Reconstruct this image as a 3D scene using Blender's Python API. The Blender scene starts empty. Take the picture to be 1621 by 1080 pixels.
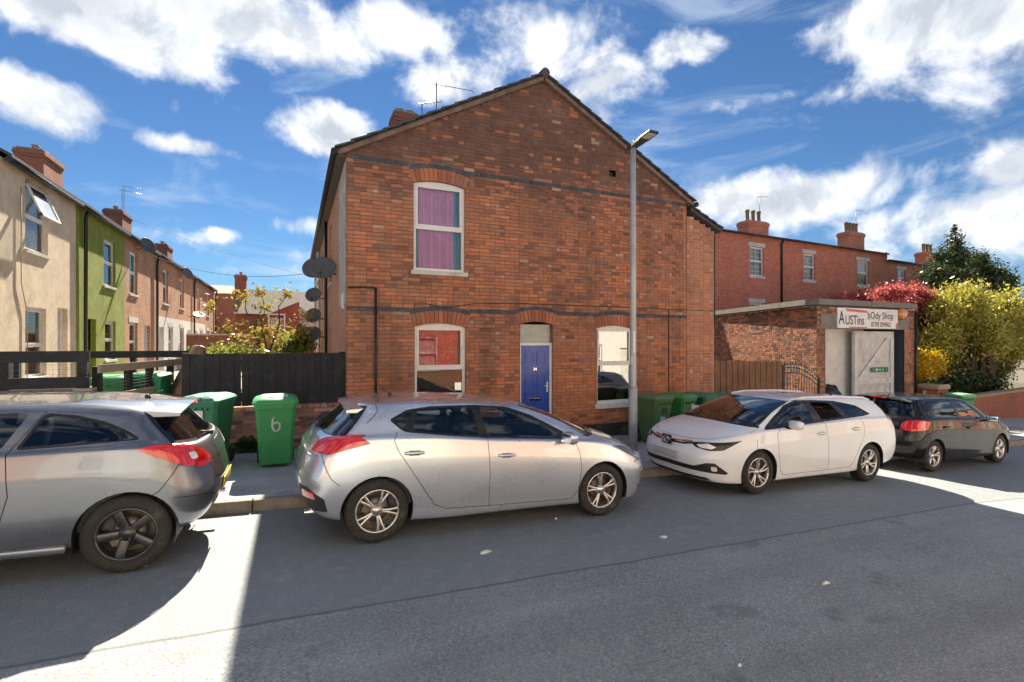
import bpy, bmesh, math, random
import numpy as np
from mathutils import Vector, Matrix
from mathutils.geometry import tessellate_polygon
random.seed(7)
sc = bpy.context.scene
C = sc.collection
rad = math.radians
# ---------------------------------------------------------------- camera
cam_d = bpy.data.cameras.new('camera'); cam = bpy.data.objects.new('camera', cam_d); C.objects.link(cam)
cam_d.sensor_width = 36.0; cam_d.lens = 778.0 / 1621.0 * 36.0; cam_d.clip_end = 3000; cam_d.clip_start = 0.05
CAMZ = 2.0; YAW = 23.9
cam.location = (0, 0, CAMZ); cam.rotation_euler = (rad(90), 0, rad(-YAW)); sc.camera = cam
FWD = Vector((math.sin(rad(YAW)), math.cos(rad(YAW)), 0)); RGT = Vector((math.cos(rad(YAW)), -math.sin(rad(YAW)), 0))
# ---------------------------------------------------------------- world: sky with clouds
SUNV = Vector((-0.18, -1.17, -1.0))            # direction the light travels
SUN_EL = math.atan2(1.0, math.hypot(0.18, 1.17)); SUN_AZ = math.atan2(0.18, 1.17)
w = bpy.data.worlds.new('World'); sc.world = w; w.use_nodes = True
nt = w.node_tree; N = nt.nodes; Lk = nt.links; N.clear()
def nd(t, **k):
    n = N.new(t)
    for a, b in k.items():
        setattr(n, a, b)
    return n
def wmath(op, a, b=None, c=None, clamp=False):
    n = nd('ShaderNodeMath', operation=op); n.use_clamp = clamp
    for i, v in enumerate((a, b, c)):
        if v is None: continue
        if isinstance(v, (int, float)): n.inputs[i].default_value = v
        else: Lk.new(v, n.inputs[i])
    return n.outputs[0]
sky = nd('ShaderNodeTexSky', sky_type='NISHITA'); sky.sun_disc = False
sky.sun_elevation = SUN_EL; sky.sun_rotation = SUN_AZ; sky.air_density = 1.0; sky.dust_density = 0.0; sky.ozone_density = 3.0
tc = nd('ShaderNodeTexCoord'); sep = nd('ShaderNodeSeparateXYZ'); DIR = tc.outputs['Generated']; Lk.new(DIR, sep.inputs[0])
def mrange(v, a, b, c, d, smooth=True):
    n = nd('ShaderNodeMapRange'); n.interpolation_type = 'SMOOTHSTEP' if smooth else 'LINEAR'
    n.inputs[1].default_value = a; n.inputs[2].default_value = b; n.inputs[3].default_value = c; n.inputs[4].default_value = d
    Lk.new(v, n.inputs[0]); return n.outputs[0]
def vm(op, a, b):
    n = nd('ShaderNodeVectorMath', operation=op)
    for i, q in enumerate((a, b)):
        if isinstance(q, tuple): n.inputs[i].default_value = q
        elif q is not None: Lk.new(q, n.inputs[i])
    return n
def cnoise(vec, scale, det, rough, dist=0.0):
    n = nd('ShaderNodeTexNoise'); n.inputs['Scale'].default_value = scale; n.inputs['Detail'].default_value = det; n.inputs['Roughness'].default_value = rough
    n.inputs['Distortion'].default_value = dist; Lk.new(vec, n.inputs['Vector']); return n.outputs['Fac']
az = wmath('ARCTAN2', sep.outputs[0], sep.outputs[1]); el = wmath('ARCSINE', sep.outputs[2])
cb = nd('ShaderNodeCombineXYZ'); Lk.new(az, cb.inputs[0]); Lk.new(el, cb.inputs[1]); AE = cb.outputs[0]
# cloud banks by direction (azimuth, elevation from the photograph's pixels): x, y, half width, half height, weight
BANKS = [(130, 10, 330, 85, .30), (430, 40, 300, 75, .30), (640, 60, 130, 60, .22), (60, 160, 150, 52, .30), (520, 208, 80, 48, .30), (290, 232, 110, 20, .22), (870, 75, 125, 105, .30), (700, 120, 110, 60, .22), (930, 130, 120, 80, .20), (1110, 70, 105, 42, .28),
         (1400, 40, 240, 70, .30), (1580, 30, 120, 50, .24), (1240, 150, 120, 24, .22), (1300, 155, 60, 26, .22), (1270, 305, 230, 50, .32), (1540, 345, 220, 75, .32), (1600, 270, 80, 50, .28), (480, 355, 70, 24, .2), (350, 370, 34, 14, .24), (300, 60, 420, 90, .06)]
bsum = None
for (px, py, rx_, ry_, wt) in BANKS:
    d_ = FWD + RGT * ((px - 810.5) / 778) + Vector((0, 0, (540 - py) / 778)); hyp = math.hypot(d_.x, d_.y); a_, e_ = math.atan2(d_.x, d_.y), math.atan2(d_.z, hyp)
    ka = 778 * d_.length ** 0 * (hyp ** 2) ** .5 / hyp / hyp * 1.0; ra, re = rx_ / 778 / (hyp * hyp), ry_ / 778 / (d_.length_squared / hyp)
    q = vm('LENGTH', vm('MULTIPLY', vm('SUBTRACT', AE, (a_, e_, 0)).outputs[0], (1 / ra, 1 / re, 0)).outputs[0], None).outputs['Value']
    q = wmath('MULTIPLY', mrange(q, 0, 1.55, 1, 0), wt * 1.05); bsum = q if bsum is None else wmath('MAXIMUM', bsum, q)
outside = mrange(vm('DOT_PRODUCT', DIR, tuple(FWD)).outputs['Value'], .35, .62, .09, 0)      # beyond the view the cover goes on evenly
fine = cnoise(DIR, 6.5, 12, .58, .25); fine2 = cnoise(vm('ADD', DIR, (0.006, 0.02, .03)).outputs[0], 6.5, 6, .58, .25); big = cnoise(DIR, 2.3, 3, .5)
d0 = wmath('ADD', wmath('ADD', wmath('MULTIPLY', fine, .85), wmath('MULTIPLY', big, .30)), wmath('ADD', bsum, outside))
CT = .640
cover = mrange(d0, CT, CT + .19, 0, 1)
thick = mrange(d0, CT + .02, CT + .46, 0, .85); up = mrange(wmath('SUBTRACT', fine2, fine), -.07, .08, 0, .55)
shade = wmath('ADD', thick, up, clamp=True)
wisp = mrange(cnoise(vm('MULTIPLY', DIR, (1.0, 1.0, 3.4)).outputs[0], 3.4, 9, .62, .8), .50, .76, 0, .45)
ccol = nd('ShaderNodeMix', data_type='RGBA'); Lk.new(shade, ccol.inputs[0])
ccol.inputs[6].default_value = (1.55, 1.56, 1.57, 1); ccol.inputs[7].default_value = (0.74, 0.815, 0.92, 1)
SKYM = nd('ShaderNodeMix', data_type='RGBA', blend_type='MULTIPLY'); SKYM.inputs[0].default_value = 1.0
Lk.new(sky.outputs[0], SKYM.inputs[6]); SKYM.inputs[7].default_value = (0.066, 0.093, 0.117, 1)
m1 = nd('ShaderNodeMix', data_type='RGBA'); Lk.new(wisp, m1.inputs[0]); Lk.new(SKYM.outputs[2], m1.inputs[6]); m1.inputs[7].default_value = (.95, 1.1, 1.3, 1)
m2 = nd('ShaderNodeMix', data_type='RGBA'); Lk.new(cover, m2.inputs[0]); Lk.new(m1.outputs[2], m2.inputs[6]); Lk.new(ccol.outputs[2], m2.inputs[7])
bg = nd('ShaderNodeBackground'); bg.inputs[1].default_value = 0.10; Lk.new(m2.outputs[2], bg.inputs[0])
wo = nd('ShaderNodeOutputWorld'); Lk.new(bg.outputs[0], wo.inputs[0])
# ---------------------------------------------------------------- sun
sl = bpy.data.lights.new('sun', 'SUN'); sl.energy = 2.0; sl.angle = rad(0.53); sl.color = (1.0, 0.88, 0.70)
so = bpy.data.objects.new('sun', sl); C.objects.link(so); so.rotation_euler = SUNV.to_track_quat('-Z', 'Y').to_euler(); so.location = (3, 20, 30)
# ---------------------------------------------------------------- exposure
sc.view_settings.view_transform = 'Standard'; sc.view_settings.look = 'None'; sc.view_settings.gamma = 1.0
sc.view_settings.use_curve_mapping = False; sc.view_settings.exposure = 3.08
sc.cycles.use_denoising = True; sc.cycles.max_bounces = 8; sc.cycles.transparent_max_bounces = 16
sc.cycles.sample_clamp_indirect = 6.0; sc.cycles.caustics_reflective = False; sc.cycles.caustics_refractive = False
# ================================================================ helpers
MW = {}
def base_m(o): return MW.get(o.name, Matrix.Identity(4))
def tag(o, label=None, cat=None, group=None, kind=None):
    if label: o['label'] = label
    if cat: o['category'] = cat
    if group: o['group'] = group
    if kind: o['kind'] = kind
    return o
def thing(name, label, cat, loc=(0, 0, 0), rotz=0.0, group=None):
    o = bpy.data.objects.new(name, None); C.objects.link(o); o.empty_display_size = 0.2
    o.location = loc; o.rotation_euler = (0, 0, rotz)
    MW[o.name] = Matrix.Translation(Vector(loc)) @ Matrix.Rotation(rotz, 4, 'Z')
    return tag(o, label, cat, group)
def copy_tree(o, parent=None):
    c = o.copy(); C.objects.link(c); c.parent = parent
    for ch in KIDS.get(o.name, []):
        copy_tree(ch, c)
    return c
KIDS = {}
def setparent(o, p):
    o.parent = p; KIDS.setdefault(p.name, []).append(o)
class PF:
    """a wall plane: O origin, U along, V up, Nn outward"""
    def __init__(s, O, U, Nn, V=(0, 0, 1)):
        s.O = Vector(O); s.U = Vector(U).normalized(); s.V = Vector(V); s.N = Vector(Nn).normalized()
    def p(s, a, b, d=0.0): return s.O + s.U * a + s.V * b + s.N * d
    def hit(s, px, py):
        u = (px - 810.5) / 778.0; v = (540.0 - py) / 778.0
        r = FWD + RGT * u + Vector((0, 0, v)); o = Vector((0, 0, CAMZ))
        t = (s.O - o).dot(s.N) / r.dot(s.N); q = o + r * t - s.O
        return q.dot(s.U), q.dot(s.V)
class MB:
    def __init__(s): s.v = []; s.f = []; s.m = []; s.sm = []
    def add(s, vs, fs, mi=0, smooth=False):
        o = len(s.v); s.v += [Vector(q) for q in vs]
        for f in fs: s.f.append([o + i for i in f]); s.m.append(mi); s.sm.append(smooth)
        return s
    def quad(s, a, b, c, d, mi=0): return s.add([a, b, c, d], [(0, 1, 2, 3)], mi)
    def box(s, x0, x1, y0, y1, z0, z1, mi=0, M=None, bev=0.0):
        if bev > 0:
            b = bev; vs = []; 
            bm = bmesh.new(); bmesh.ops.create_cube(bm, size=1.0)
            for q in bm.verts: q.co = Vector(((x0 + x1) / 2 + q.co.x * (x1 - x0), (y0 + y1) / 2 + q.co.y * (y1 - y0), (z0 + z1) / 2 + q.co.z * (z1 - z0)))
            bmesh.ops.bevel(bm, geom=bm.edges[:] , offset=b, segments=2 if b > .012 else 1, profile=.6, affect='EDGES')
            return s.bm(bm, mi, M)
        vs = [Vector((x, y, z)) for z in (z0, z1) for y in (y0, y1) for x in (x0, x1)]
        if M is not None: vs = [M @ q for q in vs]
        return s.add(vs, [(0, 2, 3, 1), (4, 5, 7, 6), (0, 1, 5, 4), (2, 6, 7, 3), (0, 4, 6, 2), (1, 3, 7, 5)], mi)
    def bm(s, bm, mi=0, M=None, smooth=False):
        bm.verts.index_update()
        vs = [q.co.copy() for q in bm.verts]
        if M is not None: vs = [M @ q for q in vs]
        s.add(vs, [[q.index for q in f.verts] for f in bm.faces], mi, smooth); bm.free(); return s
    def pbox(s, pf, a0, a1, b0, b1, d0, d1, mi=0):
        vs = [pf.p(a, b, d) for d in (d0, d1) for b in (b0, b1) for a in (a0, a1)]
        fs = [(0, 2, 3, 1), (4, 5, 7, 6), (0, 1, 5, 4), (2, 6, 7, 3), (0, 4, 6, 2), (1, 3, 7, 5)]
        if pf.U.cross(pf.V).dot(pf.N) < 0: fs = [f[::-1] for f in fs]
        return s.add(vs, fs, mi)
    def ppoly(s, pf, pts, d0, d1, mi=0):
        """extruded polygon in a wall plane"""
        n = len(pts)
        if sum(pts[i][0] * pts[(i + 1) % n][1] - pts[(i + 1) % n][0] * pts[i][1] for i in range(n)) < 0: pts = pts[::-1]
        vs = [pf.p(a, b, d0) for a, b in pts] + [pf.p(a, b, d1) for a, b in pts]
        fs = [tuple(range(n))[::-1], tuple(range(n, 2 * n))] + [(i, (i + 1) % n, n + (i + 1) % n, n + i) for i in range(n)]
        if pf.U.cross(pf.V).dot(pf.N) < 0: fs = [f[::-1] for f in fs]
        return s.add(vs, fs, mi)
    def tube(s, pts, r, n=8, mi=0, cap=True, smooth=True):
        pts = [Vector(q) for q in pts]; rs = r if isinstance(r, (list, tuple)) else [r] * len(pts)
        o = len(s.v); k = len(pts); ref = None
        for i, q in enumerate(pts):
            t = (pts[min(i + 1, k - 1)] - pts[max(i - 1, 0)]).normalized()
            if ref is None: ref = t.orthogonal().normalized()
            ref = (ref - t * ref.dot(t)).normalized(); bb = t.cross(ref)
            for j in range(n):
                an = 2 * math.pi * j / n; s.v.append(q + (ref * math.cos(an) + bb * math.sin(an)) * rs[i])
        for i in range(k - 1):
            for j in range(n):
                s.f.append([o + i * n + j, o + i * n + (j + 1) % n, o + (i + 1) * n + (j + 1) % n, o + (i + 1) * n + j]); s.m.append(mi); s.sm.append(smooth)
        if cap:
            s.f.append([o + j for j in range(n)][::-1]); s.m.append(mi); s.sm.append(False)
            s.f.append([o + (k - 1) * n + j for j in range(n)]); s.m.append(mi); s.sm.append(False)
        return s
    def lathe(s, prof, n=24, M=None, mi=0, smooth=True, close=False):
        """profile of (radius, height) turned about local z"""
        o = len(s.v)
        for r, z in prof:
            for j in range(n):
                an = 2 * math.pi * j / n; q = Vector((r * math.cos(an), r * math.sin(an), z)); s.v.append(M @ q if M is not None else q)
        for i in range(len(prof) - 1):
            for j in range(n):
                s.f.append([o + i * n + j, o + i * n + (j + 1) % n, o + (i + 1) * n + (j + 1) % n, o + (i + 1) * n + j]); s.m.append(mi); s.sm.append(smooth)
        return s
    def build(s, name, mats, parent=None, world=True, auto=None):
        me = bpy.data.meshes.new(name); vs = s.v
        if parent is not None and world:
            im = base_m(parent).inverted(); vs = [im @ q for q in vs]
        me.from_pydata([tuple(q) for q in vs], [], s.f)
        mats = mats if isinstance(mats, (list, tuple)) else [mats]
        for m_ in mats: me.materials.append(m_)
        me.polygons.foreach_set('material_index', s.m); me.polygons.foreach_set('use_smooth', s.sm)
        me.update()
        if auto: me.set_sharp_from_angle(angle=rad(auto))
        o = bpy.data.objects.new(name, me); C.objects.link(o)
        if parent is not None:
            setparent(o, parent)
            if world: MW[o.name] = base_m(parent)
        return o
# ---------------------------------------------------------------- materials
MATS = {}
def newmat(name):
    m = bpy.data.materials.new(name); m.use_nodes = True; t = m.node_tree; b = t.nodes['Principled BSDF']; MATS[name] = m
    return m, t, b
def lnk(t, a, b): t.links.new(a, b)
def tn(t, ty, **k):
    n = t.nodes.new(ty)
    for a, b in k.items(): setattr(n, a, b)
    return n
def noise(t, scale, det=4, rough=.6, co='Object', vec=None, dim='3D'):
    n = tn(t, 'ShaderNodeTexNoise'); n.inputs['Scale'].default_value = scale; n.inputs['Detail'].default_value = det; n.inputs['Roughness'].default_value = rough
    if vec is None:
        if co == 'World': vec = tn(t, 'ShaderNodeNewGeometry').outputs['Position']
        else: vec = tn(t, 'ShaderNodeTexCoord').outputs[co]
    lnk(t, vec, n.inputs['Vector']); return n.outputs['Fac']
def mr(t, v, a, b, c, d):
    n = tn(t, 'ShaderNodeMapRange'); lnk(t, v, n.inputs[0])
    for i, q in enumerate((a, b, c, d)): n.inputs[i + 1].default_value = q
    return n.outputs[0]
def mixc(t, f, c1, c2, mode='MIX'):
    n = tn(t, 'ShaderNodeMix', data_type='RGBA', blend_type=mode)
    for i, q in ((0, f), (6, c1), (7, c2)):
        if isinstance(q, (int, float)): n.inputs[i].default_value = q
        elif isinstance(q, tuple): n.inputs[i].default_value = q if len(q) == 4 else (*q, 1)
        else: lnk(t, q, n.inputs[i])
    return n.outputs[2]
def bump(t, b, h, strength, dist=.01):
    n = tn(t, 'ShaderNodeBump'); n.inputs['Strength'].default_value = strength; n.inputs['Distance'].default_value = dist
    lnk(t, h, n.inputs['Height']); lnk(t, n.outputs[0], b.inputs['Normal'])
def MT(name, col, rough=.6, var=.18, scale=6.0, bmp=0.0, bsc=40.0, metal=0.0, spec=.5, coat=0.0, dirt=None, dsc=2.0, co='World'):
    """plain procedural material: colour broken by noise, optional dirt patches and relief"""
    if name in MATS: return MATS[name]
    m, t, b = newmat(name)
    n1 = noise(t, scale, 5, .65, co)
    c = mixc(t, mr(t, n1, .3, .7, 0, 1), tuple(q * (1 - var) for q in col), tuple(min(1, q * (1 + var)) for q in col))
    if dirt:
        c = mixc(t, mr(t, noise(t, dsc, 7, .7, co), .5, .72, 0, .75), c, dirt)
    lnk(t, c, b.inputs['Base Color'])
    lnk(t, mr(t, n1, .3, .7, max(0, rough - .08), min(1, rough + .08)), b.inputs['Roughness'])
    b.inputs['Metallic'].default_value = metal; b.inputs['Specular IOR Level'].default_value = spec; b.inputs['Coat Weight'].default_value = coat; b.inputs['Coat Roughness'].default_value = .03
    if bmp: bump(t, b, noise(t, bsc, 6, .7, co), bmp)
    return m
def brick_tex(name, axis, c1, c2, mortar, dark=(.06, .035, .03), bw=.225, rh=.075, dark_amt=.6, off=.5):
    """brickwork for walls too far away or too slanted to tell bricks apart"""
    if name in MATS: return MATS[name]
    m, t, b = newmat(name)
    g = tn(t, 'ShaderNodeNewGeometry'); s = tn(t, 'ShaderNodeSeparateXYZ'); lnk(t, g.outputs['Position'], s.inputs[0])
    cb = tn(t, 'ShaderNodeCombineXYZ'); lnk(t, s.outputs[axis], cb.inputs[0]); lnk(t, s.outputs[2], cb.inputs[1])
    br = tn(t, 'ShaderNodeTexBrick'); br.offset = off; lnk(t, cb.outputs[0], br.inputs['Vector'])
    br.inputs['Scale'].default_value = 1; br.inputs['Brick Width'].default_value = bw; br.inputs['Row Height'].default_value = rh; br.inputs['Mortar Size'].default_value = .006
    br.inputs['Color1'].default_value = (*c1, 1); br.inputs['Color2'].default_value = (*c2, 1); br.inputs['Mortar'].default_value = (*mortar, 1); br.inputs['Bias'].default_value = -.1
    n1 = noise(t, 1.3, 6, .65, 'World'); n2 = noise(t, 14, 3, .6, 'World')
    c = mixc(t, mr(t, n1, .45, .75, 0, dark_amt), br.outputs['Color'], dark)
    c = mixc(t, mr(t, n2, .35, .7, 0, .35), c, tuple(q * 1.35 for q in c1))
    lnk(t, c, b.inputs['Base Color']); b.inputs['Roughness'].default_value = .88
    h = tn(t, 'ShaderNodeMath', operation='SUBTRACT'); h.inputs[0].default_value = 1; lnk(t, br.outputs['Fac'], h.inputs[1])
    bump(t, b, h.outputs[0], .6, .008)
    return m
def brick_obj_mat(name, use_attr):
    """single bricks: own colour per brick plus grain"""
    m, t, b = newmat(name)
    if use_attr: src = tn(t, 'ShaderNodeVertexColor', layer_name='Col').outputs['Color']
    else: src = tn(t, 'ShaderNodeObjectInfo').outputs['Color']
    n1 = noise(t, 38, 6, .7, 'World'); n2 = noise(t, 2.2, 5, .6, 'World')
    c = mixc(t, mr(t, n1, .3, .7, .0, .5), src, mixc(t, .45, src, (.10, .07, .055)))
    mp = tn(t, 'ShaderNodeMapping'); mp.inputs['Scale'].default_value = (1.5, 1.5, .28); lnk(t, tn(t, 'ShaderNodeNewGeometry').outputs['Position'], mp.inputs[0]); n3 = noise(t, 1.0, 7, .65, vec=mp.outputs[0]); n4 = noise(t, .75, 6, .62, 'World')
    c = mixc(t, mr(t, n3, .50, .70, 0, .50), c, (.085, .06, .05)); c = mixc(t, mr(t, n4, .50, .68, 0, .42), c, (.12, .08, .065))
    c = mixc(t, mr(t, n2, .52, .78, 0, .32), c, (.42, .32, .25))
    lnk(t, c, b.inputs['Base Color']); b.inputs['Roughness'].default_value = .9; b.inputs['Specular IOR Level'].default_value = .25
    bump(t, b, n1, .5, .006)
    return m
def glass(name, tint=(.75, .85, .88), gloss=(1, 1, 1), rough=0.0, ior=1.5, boost=0.04, mult=1.6):
    if name in MATS: return MATS[name]
    m, t, b = newmat(name); t.nodes.remove(b); out = t.nodes['Material Output']
    tr = tn(t, 'ShaderNodeBsdfTransparent'); tr.inputs[0].default_value = (*tint, 1)
    gl = tn(t, 'ShaderNodeBsdfGlossy'); gl.inputs['Roughness'].default_value = rough; gl.inputs[0].default_value = (*gloss, 1)
    fr = tn(t, 'ShaderNodeFresnel'); fr.inputs[0].default_value = ior
    ad = tn(t, 'ShaderNodeMath', operation='MULTIPLY_ADD'); lnk(t, fr.outputs[0], ad.inputs[0]); ad.inputs[1].default_value = mult; ad.inputs[2].default_value = boost; ad.use_clamp = True
    mx = tn(t, 'ShaderNodeMixShader'); lnk(t, ad.outputs[0], mx.inputs[0]); lnk(t, tr.outputs[0], mx.inputs[1]); lnk(t, gl.outputs[0], mx.inputs[2])
    lnk(t, mx.outputs[0], out.inputs[0]); return m
# ================================================================ ground
from mathutils import noise as mnoise
GX = [-20, 9, 11.3, 14, 25, 45]; GZ = [.885, -.362, -.54, -.62, -1.02, -1.8]
def g(x): return float(np.interp(x, GX, GZ))
def pave_z(x, y=7.5): return g(x) + .046 + .008 * (y - 6.7)
def road_z(x, y): return g(x) - .05 * max(0, y - 5)
def asphalt(name, base, chip, seam=None, fine=140, blotch=.35, dust=.0):
    m, t, b = newmat(name)
    pos = tn(t, 'ShaderNodeNewGeometry').outputs['Position']; s = tn(t, 'ShaderNodeSeparateXYZ'); lnk(t, pos, s.inputs[0])
    v = tn(t, 'ShaderNodeTexVoronoi'); v.inputs['Scale'].default_value = fine; lnk(t, pos, v.inputs['Vector'])
    vs = tn(t, 'ShaderNodeSeparateColor'); lnk(t, v.outputs['Color'], vs.inputs[0])
    n1 = noise(t, 62, 4, .75, 'World'); n2 = noise(t, .9, 7, .6, 'World'); n3 = noise(t, 7, 6, .7, 'World')
    c = mixc(t, mr(t, vs.outputs[0], .45, .95, 0, 1), base, chip)
    c = mixc(t, mr(t, n1, .47, .66, 0, .85), c, tuple(q * .30 for q in base))
    c = mixc(t, mr(t, n2, .35, .7, 0, blotch), c, tuple(q * 1.6 for q in base))
    st = tn(t, 'ShaderNodeMapping'); st.inputs['Scale'].default_value = (.22, 2.6, 1); lnk(t, pos, st.inputs[0]); n4 = noise(t, 1.0, 5, .6, vec=st.outputs[0]); c = mixc(t, mr(t, n4, .42, .7, 0, .38), c, tuple(q * .55 for q in base)); c = mixc(t, mr(t, noise(t, 2.3, 3, .5, 'World'), .63, .72, 0, .45), c, tuple(q * .45 for q in base))
    c = mixc(t, mr(t, n3, .56, .75, 0, .30), c, tuple(min(1, q * 1.7) for q in base))
    if seam is not None:
        # older, darker and finer surface in the parking strip beyond the joint
        wob = tn(t, 'ShaderNodeMath', operation='MULTIPLY_ADD'); lnk(t, noise(t, 1.1, 4, .6, 'World'), wob.inputs[0]); wob.inputs[1].default_value = .10; lnk(t, s.outputs[1], wob.inputs[2])
        f = mr(t, wob.outputs[0], seam + .05 - .006, seam + .05 + .006, 0, 1)
        old = mixc(t, mr(t, n1, .3, .7, 0, 1), (.165, .19, .21), (.28, .31, .33)); old = mixc(t, mr(t, n3, .5, .78, 0, .55), old, (.38, .40, .42))
        c = mixc(t, f, c, old)
        ln = mr(t, wob.outputs[0], seam + .035, seam + .06, 0, 1); l2 = mr(t, wob.outputs[0], seam + .06, seam + .085, 1, 0)
        mm = tn(t, 'ShaderNodeMath', operation='MULTIPLY'); lnk(t, ln, mm.inputs[0]); lnk(t, l2, mm.inputs[1])
        c = mixc(t, mm.outputs[0], c, (.12, .125, .13))
    lnk(t, c, b.inputs['Base Color']); b.inputs['Roughness'].default_value = .78; b.inputs['Specular IOR Level'].default_value = .35
    hn = tn(t, 'ShaderNodeMath', operation='ADD'); lnk(t, v.outputs['Distance'], hn.inputs[0]); lnk(t, n1, hn.inputs[1])
    bump(t, b, hn.outputs[0], .55, .006)
    return m
def sheet(name, xs, ys, zf, mat):
    vs = [(x, y, zf(x, y)) for x in xs for y in ys]; n = len(ys)
    m = MB(); m.add(vs, [(i * n + j, (i + 1) * n + j, (i + 1) * n + j + 1, i * n + j + 1) for i in range(len(xs) - 1) for j in range(n - 1)], 0, True)
    return tag(m.build(name, mat), kind='structure')
XS = [-90, -60, -40, -30, -20] + [q * 1.0 for q in range(-19, 46)] + [60, 90]
sheet('ground', [-600, -200, -90, -40, -20, 9, 11.3, 14, 25, 45, 90, 200, 600], [-600, -60, -2, 10, 60, 600], lambda x, y: g(x) - .25, MT('bare_ground', (.12, .105, .085), .95, .3, 1.5, .4, 20))
sheet('road', XS, [-1.3, 0, 1.5, 3, 4.2, 5, 5.6, 6.2, 6.75], road_z, asphalt('road_asphalt', (.245, .275, .295), (.38, .405, .41), seam=3.82, fine=70))
sheet('pavement', XS, [6.72, 7.5, 8.5, 9.6], pave_z, asphalt('pavement_asphalt', (.37, .385, .395), (.48, .49, .49), fine=120, blotch=.5))
sheet('pavement_opposite', XS, [-3.4, -2.2, -1.25], lambda x, y: g(x) + .09, asphalt('pavement_asphalt_b', (.12, .12, .118), (.2, .2, .19), fine=160))
KM = MT('kerb_concrete', (.30, .265, .215), .9, .3, 5, .5, 50, dirt=(.10, .085, .065), dsc=3)
kerb = sheet('kerb', XS, [6.63, 6.74], lambda x, y: pave_z(x) - .16, KM)
kb = MB(); kb.box(0, .905, 0, .125, -.25, 0, bev=.014); kproto = None
for i in range(52):
    x = -9.6 + i * .915
    if kproto is None: kproto = kb.build('kerbstone', KM, kerb, world=False); o = kproto
    else: o = kproto.copy(); C.objects.link(o); setparent(o, kerb)
    o.location = (x, 6.615 + random.uniform(-.004, .004), pave_z(x) + .004 + random.uniform(-.004, .004)); o.rotation_euler = (0, math.atan2(g(x) - g(x + .9), .9), 0)
YS = [9.55, 11, 12.5, 14, 20, 30, 48]
sheet('yard', [-5.25, -2.5, .9], YS, lambda x, y: np.interp(y, [9.5, 13, 48], [.14, .50, .70]), MT('yard_concrete', (.26, .25, .23), .9, .25, 2, .3, 30, dirt=(.12, .11, .09)))
sheet('garden', [9.9, 12, 14, 18.5, 25, 45, 60], [9.6, 12, 20, 40], lambda x, y: g(x) + .02, MT('garden_soil', (.075, .07, .04), .95, .4, 3, .6, 15, dirt=(.06, .10, .02)))
# ================================================================ brick generator
BRK_J = brick_obj_mat('brick_joined', True); BRK_O = brick_obj_mat('brick_single', False)
def brick_mesh(name, l, h=.064, ch=.004, dep=.02):
    vs = []
    for (d, i) in ((-dep, 0), (0 - ch, 0), (0, ch)):
        for (x, z) in ((i, i), (l - i, i), (l - i, h - i), (i, h - i)): vs.append((x, d, z))
    fs = [(8, 9, 10, 11)] + [(4 * k + j, 4 * k + (j + 1) % 4, 4 * (k + 1) + (j + 1) % 4, 4 * (k + 1) + j) for k in (0, 1) for j in range(4)]
    return vs, fs
def one_brick_mesh(name, l):
    vs, fs = brick_mesh(name, l); me = bpy.data.meshes.new(name); me.from_pydata([(x, -d, z) for x, d, z in vs], [], fs); me.materials.append(BRK_O); me.update(); return me
STR_ME = one_brick_mesh('brick', .213); HDR_ME = one_brick_mesh('brick', .1)
def add_brick(B, cols, pf, a0, a1, b0, h, dj, col, fl=1):
    vs, fs = brick_mesh('', a1 - a0, h); tl = random.uniform(-.0015, .0015)
    B.add([pf.p(a0 + x, b0 + z, d + dj + tl * z / h) for x, d, z in vs], [f if fl > 0 else f[::-1] for f in fs]); cols += [col] * len(vs)
def joined(B, cols, name, parent):
    o = B.build(name, BRK_J, parent); ca = o.data.color_attributes.new('Col', 'FLOAT_COLOR', 'POINT')
    ca.data.foreach_set('color', np.array([(*c, 1) for c in cols], dtype=np.float32).ravel()); o['kind'] = 'stuff'; return o
def place_brick(parent, pf, a0, a1, b0, dj, col, h=.064):
    l = a1 - a0; st = l > .15; o = bpy.data.objects.new('brick', STR_ME if st else HDR_ME); C.objects.link(o); setparent(o, parent)
    w = Matrix((( *pf.U, 0), (*pf.N * -1, 0), (*pf.V, 0), (0, 0, 0, 1))).transposed(); w.translation = pf.p(a0, b0, dj)
    m = base_m(parent).inverted() @ w; o.matrix_local = m @ Matrix.Diagonal((l / (.213 if st else .1), 1, h / .064, 1)); o.color = (*col, 1); return o
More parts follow.
